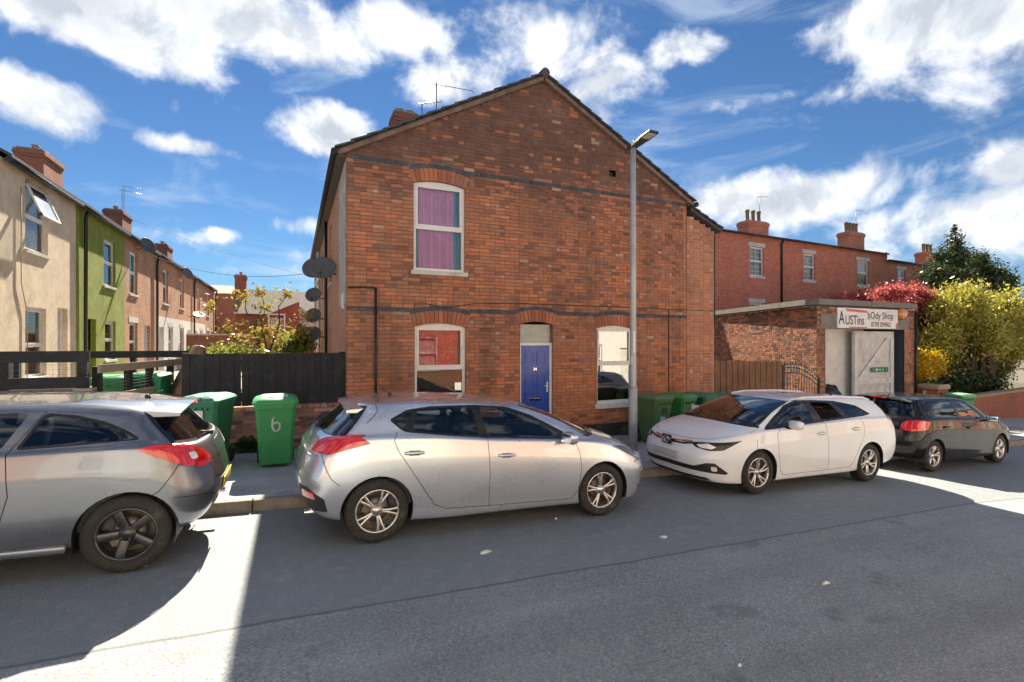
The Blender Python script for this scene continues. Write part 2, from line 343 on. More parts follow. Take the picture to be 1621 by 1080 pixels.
def brick_wall(parent, pf, z0, z1, pitch, iv, colfn, indiv=300, mortar=(.22, .165, .125), zmin=-9, bond='mix', name='brickwork', a_off=0.0, vis=None):
    fl = 1 if pf.U.cross(pf.V).dot(pf.N) > 0 else -1
    rows = int((z1 - z0) / pitch); out = []; mo = MB(); rnd = random.Random(11)
    cam_p = Vector((0, 0, CAMZ))
    for r in range(rows):
        b0 = z0 + r * pitch; ivs = iv(b0 + pitch / 2)
        hdr = (bond == 'mix' and r % 4 == 2)
        for (s, e) in ivs:
            mo.add([pf.p(s, b0 - .001, -.008), pf.p(e, b0 - .001, -.008), pf.p(e, b0 + pitch + .001, -.008), pf.p(s, b0 + pitch + .001, -.008)], [(0, 1, 2, 3) if fl > 0 else (3, 2, 1, 0)])
            a = s - rnd.choice((0, .056, .112, .168)) if s > -50 else s; first = True
            a = math.floor(s / .45) * .45 + (.1125 if r % 2 else 0) - .225 + a_off
            k = 0
            while a < e:
                if hdr: l = .1025
                elif bond == 'mix' and rnd.random() < .22: l = .1025
                elif bond == 'flem': l = .215 if (k + r) % 2 else .1025
                else: l = .215
                x0, x1 = max(a, s + .003), min(a + l, e - .003); a += l + .010; k += 1
                if x1 - x0 < .03: continue
                out.append((x0, x1, b0 + .005 + rnd.uniform(-.0015, .0015), rnd.gauss(0, .0016), colfn((x0 + x1) / 2, b0, rnd)))
    mo.build('mortar', MT('mortar_%d' % int(mortar[0] * 1000), mortar, .95, .3, 4, .4, 90, dirt=tuple(q * .4 for q in mortar)), parent)
    def size(q):
        p = pf.p((q[0] + q[1]) / 2, q[2]); return (q[1] - q[0]) / (p - cam_p).length * (1 if q[2] > zmin else .01) * (1 if vis is None or vis((q[0] + q[1]) / 2, q[2]) else .01)
    out.sort(key=size, reverse=True)
    for q in out[:indiv]: place_brick(parent, pf, q[0], q[1], q[2], q[3], q[4], pitch - .010)
    if len(out) > indiv:
        B = MB(); cols = []
        for q in out[indiv:]: add_brick(B, cols, pf, q[0], q[1], q[2], pitch - .010, q[3], q[4], fl)
        joined(B, cols, name, parent)
def sub_iv(ivs, a, b):
    out = []
    for s, e in ivs:
        if b <= s or a >= e: out.append((s, e)); continue
        if a > s: out.append((s, a))
        if b < e: out.append((b, e))
    return out
def arch_geo(a0, a1, crown, rise):
    hw = (a1 - a0) / 2; R = (hw * hw + rise * rise) / (2 * rise); return (a0 + a1) / 2, crown - R, R, hw
def arch_void(a0, a1, b0, crown, rise, tot, z):
    """half interval hidden by an opening and the arch over it"""
    xc, zc, R, hw = arch_geo(a0, a1, crown, rise)
    if z < b0: return None
    if z < crown - rise: return (a0, a1)
    Re = R + tot
    if z - zc >= Re: return None
    h = math.sqrt(Re * Re - (z - zc) ** 2); k = (hw + .02) / R; lim = hw + .02 + max(0, z - (crown - rise)) * k * .9
    return (xc - min(h, lim), xc + min(h, lim))
def arch_bricks(parent, pf, a0, a1, crown, rise, hgt, n, col, band=None, bh=.09, name='arch_brick'):
    xc, zc, R, hw = arch_geo(a0, a1, crown, rise); A = math.asin(min(1, (hw + .02) / R)); fl = 1 if pf.U.cross(pf.V).dot(pf.N) > 0 else -1
    def ring(r0, r1, k, mat_, nm, proud):
        for i in range(k):
            t0 = -A + 2 * A * i / k + .006 / r1; t1 = -A + 2 * A * (i + 1) / k - .006 / r1; B = MB()
            pts = [(xc + r0 * math.sin(t0), zc + r0 * math.cos(t0)), (xc + r0 * math.sin(t1), zc + r0 * math.cos(t1)), (xc + r1 * math.sin(t1), zc + r1 * math.cos(t1)), (xc + r1 * math.sin(t0), zc + r1 * math.cos(t0))]
            B.ppoly(pf, pts, -.07, proud + random.uniform(-.002, .002)); o = B.build(nm, mat_, parent); q = random.uniform(.75, 1.2); o.color = (col[0] * q, col[1] * q, col[2] * q, 1)
    ring(R + .004, R + hgt, n, BRK_O, name, .002)
    if band is not None: ring(R + hgt + .008, R + hgt + bh, max(4, n // 2 + 1), band, 'band_brick', .004)
    B = MB(); K = 10; A2 = A * 1.14; Ro = R + hgt + bh + .085; pts = [(xc + R * math.sin(-A + 2 * A * i / K), zc + R * math.cos(-A + 2 * A * i / K)) for i in range(K + 1)] + [(xc + Ro * math.sin(A2 - 2 * A2 * i / K), zc + Ro * math.cos(A2 - 2 * A2 * i / K)) for i in range(K + 1)]
    B.ppoly(pf, pts, -.08, -.011); B.build('arch_mortar', MATS['mortar_220'], parent)
# ================================================================ windows, doors, walls
UPVC = MT('white_upvc', (.80, .80, .79), .32, .05, 5, dirt=(.55, .52, .47), dsc=2.5)
STONE = MT('painted_stone', (.62, .60, .56), .8, .15, 8, .3, 40, dirt=(.30, .27, .23))
HGLASS = glass('house_glass', (.86, .90, .90), (1, 1, 1), 0.0, 1.5, .012, 1.2)
RGLASS = glass('reflecting_glass', (.75, .80, .80), (1, 1, 1), 0.0, 1.5, .22)
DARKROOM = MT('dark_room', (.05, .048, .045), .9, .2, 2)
NET = MT('net_curtain', (.62, .61, .58), .9, .1, 20)
BLKPIPE = MT('black_pipe', (.012, .012, .013), .4, .2, 8)
LEAD = MT('roof_slate', (.05, .05, .055), .75, .3, 5, .4, 25, dirt=(.12, .115, .09), dsc=3)
def window(parent, pf, a0, a1, b0, b1, rise=0.0, split=.5, dep=-.07, sill=True, curtain=None, fw=.06, fmat=None, sillm=None, bars=0, gl=None, lean=0.0, sillw=.06, lintel=None, room=True):
    fmat = fmat or UPVC; m = MB(); d0, d1 = dep - .06, dep; bm_ = b0 + (b1 - b0) * split; top = b1 - rise
    m.pbox(pf, a0, a0 + fw, b0, top, d0, d1); m.pbox(pf, a1 - fw, a1, b0, top, d0, d1); m.pbox(pf, a0 + fw, a1 - fw, b0, b0 + fw, d0, d1)
    if rise > 0:
        xc, zc, R, hw = arch_geo(a0, a1, b1, rise); A = math.asin(min(1, hw / R))
        pts = [(a1, top - .03), (a1, top)] + [(xc + R * math.sin(A - 2 * A * i / 8), zc + R * math.cos(A - 2 * A * i / 8)) for i in range(9)] + [(a0, top), (a0, top - .03)]
        m.ppoly(pf, pts, d0, d1 + .002)
    else: m.pbox(pf, a0 + fw, a1 - fw, top - fw, top, d0, d1)
    if split: m.pbox(pf, a0 + fw, a1 - fw, bm_ - fw * .5, bm_ + fw * .5, d0, d1 + .004)
    # opening casement frame in the upper light
    tb = top - (.03 if rise > 0 else fw)
    if split:
        f2 = fw * .6
        for q0, q1, r0, r1 in ((a0 + fw, a1 - fw, bm_ + fw * .5, bm_ + fw * .5 + f2), (a0 + fw, a1 - fw, tb - f2, tb), (a0 + fw, a0 + fw + f2, bm_ + fw * .5 + f2, tb - f2), (a1 - fw - f2, a1 - fw, bm_ + fw * .5 + f2, tb - f2)):
            m.pbox(pf, q0, q1, r0, r1, d0 + .01, d1 + .012)
    if bars:
        for i in range(1, bars): m.pbox(pf, a0 + (a1 - a0) * i / bars - .009, a0 + (a1 - a0) * i / bars + .009, b0 + fw, tb, d0 + .02, d1 - .012)
        for i in range(1, 6): m.pbox(pf, a0 + fw, a1 - fw, b0 + (top - b0) * i / 6 - .008, b0 + (top - b0) * i / 6 + .008, d0 + .021, d1 - .013)
    wn = m.build('window', fmat, parent)
    panes = ((b0 + fw, bm_ - fw * .5), (bm_ + fw * .5, tb)) if split else ((b0 + fw, tb),)
    for q0, q1 in panes:
        p = MB(); p.add([pf.p(a0 + fw, q0, dep - .025), pf.p(a1 - fw, q0, dep - .025), pf.p(a1 - fw, q1, dep - .025), pf.p(a0 + fw, q1, dep - .025)], [(0, 1, 2, 3)]); p.build('pane', gl or HGLASS, wn)
    if sill:
        s = MB(); s.pbox(pf, a0 - .05, a1 + .05, b0 - sillw - .01, b0 - .001, dep - .02, .045); s.build('sill', sillm or STONE, wn)
    if lintel:
        s = MB(); s.pbox(pf, a0 - .10, a1 + .10, b1 + .004, b1 + .20, -.06, .012); s.build('lintel', lintel, wn)
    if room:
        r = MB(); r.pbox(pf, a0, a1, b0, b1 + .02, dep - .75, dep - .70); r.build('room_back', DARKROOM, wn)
    if curtain:
        for (c0, c1, cb0, cb1, mt) in curtain:
            q = MB(); n = max(6, int((c1 - c0) / .03)); vs = []
            for i in range(n + 1):
                a = c0 + (c1 - c0) * i / n; d = dep - .15 + .034 * math.sin(i * 1.15) + .008 * math.sin(i * .5)
                vs += [pf.p(a, cb0, d), pf.p(a, cb1, d)]
            q.add(vs, [(2 * i, 2 * i + 2, 2 * i + 3, 2 * i + 1) for i in range(n)], 0, True); q.build('curtain', mt, wn)
    return wn
def wall_holes(pf, a0, a1, b0, b1, holes, rev=.13, mb=None):
    m = mb or MB(); fl = 1 if pf.U.cross(pf.V).dot(pf.N) > 0 else -1
    A = sorted({a0, a1} | {q for h in holes for q in h[:2] if a0 < q < a1}); Bz = sorted({b0, b1} | {q for h in holes for q in h[2:4] if b0 < q < b1})
    for i in range(len(A) - 1):
        for j in range(len(Bz) - 1):
            x, z = (A[i] + A[i + 1]) / 2, (Bz[j] + Bz[j + 1]) / 2
            if any(h[0] < x < h[1] and h[2] < z < h[3] for h in holes): continue
            m.add([pf.p(A[i], Bz[j]), pf.p(A[i + 1], Bz[j]), pf.p(A[i + 1], Bz[j + 1]), pf.p(A[i], Bz[j + 1])], [(0, 1, 2, 3) if fl > 0 else (3, 2, 1, 0)])
    for h in holes:
        for (p, q) in (((h[0], h[2]), (h[0], h[3])), ((h[1], h[3]), (h[1], h[2])), ((h[0], h[3]), (h[1], h[3])), ((h[1], h[2]), (h[0], h[2]))):
            m.add([pf.p(*p), pf.p(*q), pf.p(*q, -rev), pf.p(*p, -rev)], [(0, 1, 2, 3)])
    return m
def door(parent, pf, a0, a1, b0, b1, mat, frame, dep=-.09, fan=None, panels=True, fw=.055):
    m = MB(); m.pbox(pf, a0 + fw, a1 - fw, b0, b1 - fw, dep - .045, dep); 
    L, R = a0 + fw, a1 - fw; H = b1 - fw - b0; md = (L + R) / 2
    dr = m.build('door', mat, parent)
    if panels:
        w = (R - L)
        for (q0, q1) in ((L + w * .13, md - w * .05), (md + w * .05, R - w * .13)):
            for (z0, z1) in ((.08, .27), (.36, .69), (.80, .94)):
                p = MB(); zz0, zz1 = b0 + H * z0, b0 + H * z1; t = .016
                p.pbox(pf, q0, q1, zz0, zz0 + t, dep, dep + .009); p.pbox(pf, q0, q1, zz1 - t, zz1, dep, dep + .009); p.pbox(pf, q0, q0 + t, zz0 + t, zz1 - t, dep, dep + .009); p.pbox(pf, q1 - t, q1, zz0 + t, zz1 - t, dep, dep + .009)
                p.pbox(pf, q0 + .035, q1 - .035, zz0 + .035, zz1 - .035, dep, dep + .007); p.build('panel', mat, dr)
    f = MB(); f.pbox(pf, a0, a0 + fw, b0, b1, dep - .06, dep + .02); f.pbox(pf, a1 - fw, a1, b0, b1, dep - .06, dep + .02); f.pbox(pf, a0 + fw, a1 - fw, b1 - fw, b1, dep - .06, dep + .02); f.build('door_frame', frame, dr)
    if fan:
        p = MB(); p.pbox(pf, a0 + .015, a1 - .015, b1 + .004, fan, dep - .02, dep - .012); p.build('fanlight', MT('frosted_pane', (.36, .38, .33), .18, .25, 9, dirt=(.52, .48, .40), dsc=8), dr)
    return dr
def pipe(parent, pts, r, mat, name='downpipe', n=8):
    m = MB(); m.tube(pts, r, n); return m.build(name, mat, parent)
def pots(parent, c, zs, w, n, axis, mat, hgt=.5):
    for i in range(n):
        t = (i + .5) / n - .5; m = MB(); p = Vector(c) + Vector(axis) * t * w
        m.lathe([(.115, 0), (.125, .03), (.10, .06), (.095, hgt * .8), (.12, hgt * .86), (.12, hgt), (.085, hgt), (.08, .1)], 12, Matrix.Translation((p.x, p.y, zs))); m.build('chimney_pot', mat, parent)
def chimney(parent, cx, cy, z0, z1, wx, wy, mat, capm, np_=2, axis=(0, 1, 0), pot=.45, potm=None):
    m = MB(); m.box(cx - wx / 2, cx + wx / 2, cy - wy / 2, cy + wy / 2, z0, z1 - .32); ch = m.build('chimney', mat, parent)
    for k, e in enumerate((.025, .05, .03)):
        q = MB(); q.box(cx - wx / 2 - e, cx + wx / 2 + e, cy - wy / 2 - e, cy + wy / 2 + e, z1 - .318 + k * .08, z1 - .24 + k * .08); q.build('corbel', mat, ch)
    q = MB(); q.box(cx - wx / 2 + .03, cx + wx / 2 - .03, cy - wy / 2 + .03, cy + wy / 2 - .03, z1 - .078, z1 - .02); q.build('flaunching', capm, ch)
    pots(ch, (cx, cy, 0), z1 - .03, (wy if axis[1] else wx) * .85, np_, axis, potm or MT('clay_pot', (.34, .20, .12), .8, .3, 6, dirt=(.10, .08, .07)), pot)
    return ch
def aerial(parent, p, h, L, d=(1, 0, 0), n=7, name='aerial'):
    m = MB(); p = Vector(p); d = Vector(d).normalized(); s = Vector((-d.y, d.x, 0)); m.tube([p, p + Vector((0, 0, h))], .014, 6); t = p + Vector((0, 0, h - .04)); m.tube([t - d * .1, t + d * L], .010, 6)
    for i in range(n):
        q = t + d * (L * i / (n - 1)); m.tube([q - s * .13, q + s * .13], .005, 4)
    return m.build(name, MT('aerial_metal', (.22, .22, .22), .4, .2, metal=.8), parent)
def dish(label, p, dirv, r=.33, arm=None):
    r *= .82
    t = thing('satellite_dish', label, 'satellite dish', p, 0, 'satellite dishes on the houses'); d = Vector(dirv).normalized(); q = d.to_track_quat('Z', 'Y').to_matrix().to_4x4(); p = Vector(p)
    M0 = Matrix.Translation(p) @ q; DG = MT('dish_grey', (.10, .105, .11), .5, .15, 9)
    m = MB(); m.lathe([(r * k / 6, .16 * r * (k / 6) ** 2) for k in range(7)] + [(r, .16 * r - .012)] + [(r * k / 6, .16 * r * (k / 6) ** 2 - .012) for k in range(5, -1, -1)], 24, M0); m.build('reflector', DG, t)
    e = M0 @ Vector((0, -r * .75, r * 1.0)); m = MB(); m.tube([M0 @ Vector((0, -r * .95, .05)), e], .011, 6); m.tube([e, e - d * .10], .03, 10); m.build('receiver_arm', DG, t)
    if arm is not None: m = MB(); m.tube([p - d * .02, p - d * .12, Vector(arm)], .018, 6); m.build('bracket', DG, t)
    return t
def text(s, a, b, size, parent, pf_y, sx=1.0, mat=None, name='lettering'):
    cu_ = bpy.data.curves.new(name, 'FONT'); cu_.body = s; cu_.size = size; cu_.extrude = .0015; cu_.offset = .006 * size; o = bpy.data.objects.new(name, cu_); C.objects.link(o)
    bpy.context.view_layer.update(); me = bpy.data.meshes.new_from_object(o.evaluated_get(bpy.context.evaluated_depsgraph_get())); bpy.data.objects.remove(o); me.name = name; me.materials.clear(); me.materials.append(mat)
    o = bpy.data.objects.new(name, me); C.objects.link(o); setparent(o, parent)
    o.matrix_local = base_m(parent).inverted() @ Matrix.Translation((a, pf_y, b)) @ Matrix.Rotation(rad(90), 4, 'X') @ Matrix.Diagonal((sx, 1, 1, 1)); return o
# ================================================================ cars
def cr_axis(P, n, sym=False):
    """centripetal Catmull-Rom along axis 0 of P (K, M, 3)"""
    K = len(P)
    p0 = 2 * P[0] - P[1]; pE = 2 * P[-1] - P[-2]
    if sym:
        p0 = P[1] * np.array([1, -1, 1]); pE = P[-2] * np.array([1, -1, 1])
    Q = np.concatenate([p0[None], P, pE[None]]); out = []
    d = np.maximum(np.linalg.norm(Q[1:] - Q[:-1], axis=2) ** .5, 1e-3)
    for i in range(K - 1):
        A0, A1, A2, A3 = Q[i], Q[i + 1], Q[i + 2], Q[i + 3]
        t0 = np.zeros_like(d[i]); t1 = t0 + d[i]; t2 = t1 + d[i + 1]; t3 = t2 + d[i + 2]
        for k in range(n + (1 if i == K - 2 else 0)):
            t = t1 + (t2 - t1) * k / n
            L = lambda a, b, ta, tb: ((tb - t) / (tb - ta))[:, None] * a + ((t - ta) / (tb - ta))[:, None] * b
            B1 = L(A0, A1, t0, t1); B2 = L(A1, A2, t1, t2); B3 = L(A2, A3, t2, t3)
            C1 = L(B1, B2, t0, t2); C2 = L(B2, B3, t1, t3)
            out.append(L(C1, C2, t1, t2))
    return np.array(out)
def car_rings(rings):
    R = []
    for (xr, xf, W, rr, rf, crown, zp) in rings:
        x = [xr, xr + .03 * rr, xr + .16 * rr, xr + .5 * rr, xr + 1.15 * rr]; y = [0, .40, .70, .905, .985]
        xa, xb = xr + 1.15 * rr, xf - 1.15 * rf
        for q in (.25, .5, .75): x.append(xa + (xb - xa) * q); y.append(1.0)
        x += [xb, xf - .5 * rf, xf - .17 * rf, xf - .03 * rf, xf]; y += [.985, .89, .68, .38, 0]
        x = np.array(x); y = np.array(y) * W
        z = np.interp(x, [q[0] for q in zp], [q[1] for q in zp])
        if crown and W > 0: z = z + crown * (1 - (y / W) ** 2) * np.clip((x - (xf - 1.2 * rf)) / (1.2 * rf), 0, 1)
        R.append(np.stack([x, y, z], 1))
    return np.array(R)
NS, NT = 9, 7
def car_surface(rings):
    R = car_rings(rings)                                   # (R, S, 3)
    A = cr_axis(np.swapaxes(R, 0, 1), NS, sym=True)        # (S', R, 3)
    G = cr_axis(np.swapaxes(A, 0, 1), NT)                  # (R', S', 3)
    G[:, :, 1] = np.maximum(G[:, :, 1], 0); G[:, 0, 1] = 0; G[:, -1, 1] = 0
    ds = np.gradient(G, axis=1); dt = np.gradient(G, axis=0); n = np.cross(dt, ds)
    n[:, 0, 1] = 0; n[:, -1, 1] = 0; n[-1] = (0, 0, 1); n[0] = (0, 0, -1)
    ln = np.linalg.norm(n, axis=2, keepdims=True); n = n / np.maximum(ln, 1e-9)
    seg = np.linalg.norm(np.diff(G, axis=1), axis=2); q = np.concatenate([np.zeros((len(G), 1)), np.cumsum(seg, 1)], 1)
    qf = q[:, -1:] - q
    T, S = np.meshgrid(np.arange(G.shape[0]) / NT, np.arange(G.shape[1]) / NS, indexing='ij')
    V = np.concatenate([G, n, q[..., None], qf[..., None], S[..., None], T[..., None]], 2)   # x y z nx ny nz qr qf s t
    faces = []
    for i in range(V.shape[0] - 1):
        for j in range(V.shape[1] - 1):
            f = [V[i, j], V[i + 1, j], V[i + 1, j + 1], V[i, j + 1]]
            faces.append(f)
    return faces
SP = {'side': (0, 2), 'rear': (6, 2), 'front': (7, 2), 'st': (8, 9), 'top': (0, 1)}
def clip_half(poly, a, b, ia, ib):
    """split a face by the line a->b; left part, right part"""
    ex, ey = b[0] - a[0], b[1] - a[1]
    D = [ex * (v[ib] - a[1]) - ey * (v[ia] - a[0]) for v in poly]
    L, R = [], []
    for i, v in enumerate(poly):
        j = (i + 1) % len(poly); d, e = D[i], D[j]
        if d >= 0: L.append(v)
        if d <= 0: R.append(v)
        if d * e < 0: q = v + (poly[j] - v) * (d / (d - e)); L.append(q); R.append(q)
    return (L if len(L) > 2 else None), (R if len(R) > 2 else None)
def tri_region(poly):
    t = tessellate_polygon([[Vector((a, b, 0)) for a, b in poly]]); out = []
    for q in t:
        p = [poly[i] for i in q]
        if (p[1][0] - p[0][0]) * (p[2][1] - p[0][1]) - (p[1][1] - p[0][1]) * (p[2][0] - p[0][0]) < 0: p = p[::-1]
        out.append(p)
    return out
def stroke(pts, wd, closed=False):
    out = []; n = len(pts)
    for i in range(n if closed else n - 1):
        a, b = pts[i], pts[(i + 1) % n]; dx, dy = b[0] - a[0], b[1] - a[1]; l = math.hypot(dx, dy) or 1e-6
        ux, uy = dx / l, dy / l; nx, ny = -uy * wd / 2, ux * wd / 2; e = wd * .35
        out.append([(a[0] - ux * e - nx, a[1] - uy * e - ny), (b[0] + ux * e - nx, b[1] + uy * e - ny), (b[0] + ux * e + nx, b[1] + uy * e + ny), (a[0] - ux * e + nx, a[1] - uy * e + ny)])
    return out
def cut(faces, space, polys, filt):
    ia, ib = SP[space]; inside, rest = [], []
    bb = [(min(p[0] for p in q), max(p[0] for p in q), min(p[1] for p in q), max(p[1] for p in q)) for q in polys]
    gx0, gx1, gy0, gy1 = min(b[0] for b in bb), max(b[1] for b in bb), min(b[2] for b in bb), max(b[3] for b in bb)
    for f in faces:
        xs = [v[ia] for v in f]; ys = [v[ib] for v in f]
        if max(xs) < gx0 or min(xs) > gx1 or max(ys) < gy0 or min(ys) > gy1 or not filt(sum(f) / len(f)): rest.append(f); continue
        cur = [f]
        for q, b in zip(polys, bb):
            nxt = []
            for g in cur:
                xs = [v[ia] for v in g]; ys = [v[ib] for v in g]
                if max(xs) < b[0] or min(xs) > b[1] or max(ys) < b[2] or min(ys) > b[3]: nxt.append(g); continue
                ins = g
                outs = []
                for k in range(len(q)):
                    L, Rr = clip_half(ins, q[k], q[(k + 1) % len(q)], ia, ib)
                    if Rr is not None: outs.append(Rr)
                    ins = L
                    if ins is None: break
                if ins is None: nxt.append(g)
                else:
                    inside.append(ins); nxt += outs
            cur = nxt
        rest += cur
    return inside, rest
def soup(name, faces, mat, parent, sides=(1, -1), off=0.0, x0=0.0, sub=None):
    vs, fs, ns, key = [], [], [], {}
    for sgn in sides:
        for f in faces:
            idx = []
            for v in (f if sgn > 0 else f[::-1]):
                n = v[3:6] / max(1e-9, np.linalg.norm(v[3:6])); p = v[:3] + n * off
                k = (round(p[0], 5), round(p[1] * sgn, 5), round(p[2], 5))
                if k not in key:
                    key[k] = len(vs); vs.append((p[0] - x0, p[1] * sgn, p[2])); ns.append((n[0], n[1] * sgn, n[2]))
                i = key[k]
                if not idx or (i != idx[-1] and i != idx[0]): idx.append(i)
            if len(idx) > 2 and len(set(idx)) == len(idx): fs.append(idx)
    me = bpy.data.meshes.new(name); me.from_pydata(vs, [], fs); me.materials.append(mat)
    me.polygons.foreach_set('use_smooth', [True] * len(fs)); me.update()
    try: me.normals_split_custom_set_from_vertices(ns)
    except Exception: pass
    o = bpy.data.objects.new(name, me); C.objects.link(o); setparent(o, parent); return o
def circ(cx, cz, r, n=28): return [(cx + r * math.cos(2 * math.pi * i / n), cz + r * math.sin(2 * math.pi * i / n)) for i in range(n)]
def rnd_poly(pts, r=.03, k=4):
    out = []; n = len(pts)
    for i in range(n):
        p0, p, p1 = Vector(pts[i - 1]), Vector(pts[i]), Vector(pts[(i + 1) % n]); a = (p0 - p); b = (p1 - p)
        ra = min(r, a.length * .45); rb = min(r, b.length * .45); A = p + a.normalized() * ra; B = p + b.normalized() * rb
        for j in range(k + 1):
            t = j / k; q = A * (1 - t) ** 2 + p * 2 * t * (1 - t) + B * t * t; out.append((q.x, q.y))
    return out
# ---------------------------------------------------------------- car materials
def paint(name, col, metal, rough, flake=.06, dust=(.30, .27, .23), dusty=.16):
    m, t, b = newmat(name)
    co = tn(t, 'ShaderNodeTexCoord').outputs['Object']
    fl = noise(t, 1.2, 2, .5, vec=co); flake = min(flake, .025); du = noise(t, 3.0, 3, .5, vec=co)
    s = tn(t, 'ShaderNodeSeparateXYZ'); lnk(t, co, s.inputs[0])
    c = mixc(t, fl, tuple(q * (1 - flake) for q in col), tuple(min(1, q * (1 + flake)) for q in col))
    low = mr(t, s.outputs[2], .15, .75, 1, .12); dm = tn(t, 'ShaderNodeMath', operation='MULTIPLY'); lnk(t, low, dm.inputs[0]); lnk(t, mr(t, du, .35, .75, 0, dusty), dm.inputs[1])
    lnk(t, mixc(t, dm.outputs[0], c, dust), b.inputs['Base Color'])
    b.inputs['Metallic'].default_value = metal
    lnk(t, mr(t, du, .3, .8, rough, rough + .1), b.inputs['Roughness'])
    b.inputs['Specular IOR Level'].default_value = .5 if metal > 0 else .08; b.inputs['Coat Weight'].default_value = 1.0; b.inputs['Coat Roughness'].default_value = .025; b.inputs['Coat IOR'].default_value = 1.5
    return m
CARGLASS = glass('car_glass', (.60, .70, .72), (1, 1, 1), 0.0, 1.52, .02, 1.3)
PRIVGLASS = glass('car_glass_dark', (.22, .25, .26), (1, 1, 1), 0.0, 1.52, .02, 1.3)
RUBBER = MT('tyre_rubber', (.022, .021, .020), .82, .25, 14, .35, 60, co='Object', dirt=(.10, .09, .075), dsc=6)
SEAM = MT('panel_shadow_gap', (.012, .012, .012), .9, .1)
BLKTRIM = MT('black_trim', (.012, .012, .013), .28, .1)
BLKPLAS = MT('black_plastic', (.018, .018, .018), .55, .15, 30, .15, 300, co='Object')
ALLOY = MT('alloy_silver', (.62, .61, .59), .28, .10, 12, metal=.9, co='Object', dirt=(.24, .20, .16), dsc=9)
ALLOYD = MT('alloy_dark', (.075, .075, .078), .30, .15, 12, metal=.7, co='Object', dirt=(.14, .12, .10), dsc=9)
BRAKE = MT('brake_disc', (.18, .15, .13), .45, .3, 20, metal=.7, co='Object')
CHROME = MT('chrome', (.80, .80, .80), .08, .05, metal=1.0, co='Object')
SEATM = MT('seat_fabric', (.085, .088, .098), .9, .2, 40, .2, 200, co='Object')
REDLAMP = MT('red_lamp', (.62, .012, .012), .10, .25, 25, spec=.7, coat=1.0, co='Object')
WHTLAMP = MT('clear_lamp', (.78, .78, .76), .10, .2, 30, coat=1.0, co='Object')
ORGLAMP = MT('amber_lamp', (.70, .25, .06), .12, .2, 25, coat=1.0, co='Object')
PLATEY = MT('plate_yellow', (.78, .55, .04), .4, .08, 20, co='Object')
PLATEW = MT('plate_grey', (.50, .49, .48), .4, .08, 20, co='Object')
def wheel_parts(style, rad_, wid, rimr, rim_mat):
    """wheel with its axis along y, outer face towards -y, centre at origin"""
    M = Matrix.Rotation(rad(90), 4, 'X')     # local z of lathe -> -y
    T = MB(); w2 = wid / 2
    prof = [(rimr, -w2 + .004), (rimr + .012, -w2), (rimr + .05, -w2 - .004), (rad_ - .03, -w2 + .004), (rad_ - .008, -w2 + .018), (rad_, -w2 + .045)]
    for g in (-.035, 0, .035):
        prof += [(rad_, g - .006), (rad_ - .008, g - .004), (rad_ - .008, g + .004), (rad_, g + .006)]
    prof += [(rad_, w2 - .045), (rad_ - .008, w2 - .018), (rad_ - .03, w2 - .004), (rad_ - .045, w2 + .003), (rimr + .05, w2 + .005), (rimr + .02, w2 + .003), (rimr + .006, w2 - .004), (rimr, w2 - .012)]
    T.lathe(prof, 48, M)
    B = MB(); zf = w2 - .012
    B.lathe([(rimr, zf), (rimr - .006, zf + .004), (rimr - .016, zf - .002), (rimr - .022, zf - .02), (rimr - .03, -w2 + .02), (rimr, -w2)], 48, M)
    def spoke(a, r0, r1, w0, w1, z0, z1, dep=.03, twist=0.0):
        ca, sa = math.cos(a), math.sin(a); a2 = a + twist; ca2, sa2 = math.cos(a2), math.sin(a2)
        vs = []
        for (r, wd, z, c_, s_) in ((r0, w0, z0, ca, sa), ((r0 + r1) / 2, (w0 + w1) / 2, (z0 + z1) / 2 + .006, math.cos(a + twist / 2), math.sin(a + twist / 2)), (r1, w1, z1, ca2, sa2)):
            for (o, dz) in ((-.5, -dep), (-.5, -.006), (-.32, 0), (.32, 0), (.5, -.006), (.5, -dep)):
                vs.append(M @ Vector((r * c_ - o * wd * s_, r * s_ + o * wd * c_, z + dz)))
        fs = []
        for i in range(2):
            for j in range(5): fs.append((i * 6 + j, i * 6 + j + 1, (i + 1) * 6 + j + 1, (i + 1) * 6 + j))
        B.add(vs, fs, 0, True)
    rr = rimr - .012
    if style == 'double5':
        for k in range(5):
            a = 2 * math.pi * k / 5 + .31
            for d in (-1, 1): spoke(a + d * .075, .045, rr, .030, .027, zf - .022, zf - .006, .03, d * .075)
    elif style == 'five':
        for k in range(5): spoke(2 * math.pi * k / 5 + .32, .04, rr, .070, .075, zf - .03, zf - .008, .03)
    elif style == 'ten':
        for k in range(5):
            a = 2 * math.pi * k / 5 + .2
            spoke(a, .045, rr, .036, .026, zf - .02, zf - .006, .03, .20); spoke(a + .30, .045, rr, .030, .020, zf - .024, zf - .008, .03, .26)
    else:
        for k in range(5):
            a = 2 * math.pi * k / 5 + .5
            for d in (-1, 1): spoke(a + d * .05, .045, rr, .032, .040, zf - .02, zf - .006, .03, d * .14)
    B.lathe([(.0, zf - .012), (.026, zf - .012), (.030, zf - .017), (.060, zf - .022), (.066, zf - .05)], 24, M)
    for k in range(5):
        a = 2 * math.pi * k / 5 + .31 + .63; q = Matrix.Translation(M @ Vector((.052 * math.cos(a), .052 * math.sin(a), zf - .02)))
        B.lathe([(.0, .004), (.006, .004), (.007, 0)], 8, q @ M, 1)
    D = MB(); D.lathe([(.05, .0), (.125, .0), (.125, .015), (.05, .015)], 32, M); D.lathe([(.0, .03), (.05, .03), (.05, -.06)], 20, M)
    D.lathe([(rimr - .025, -w2 + .03), (.02, -w2 + .03)], 32, M)
    D.pbox(PF((0, 0, 0), (1, 0, 0), (0, -1, 0)), -.14, -.07, -.06, .06, -.01, .03)
    return T, B, D
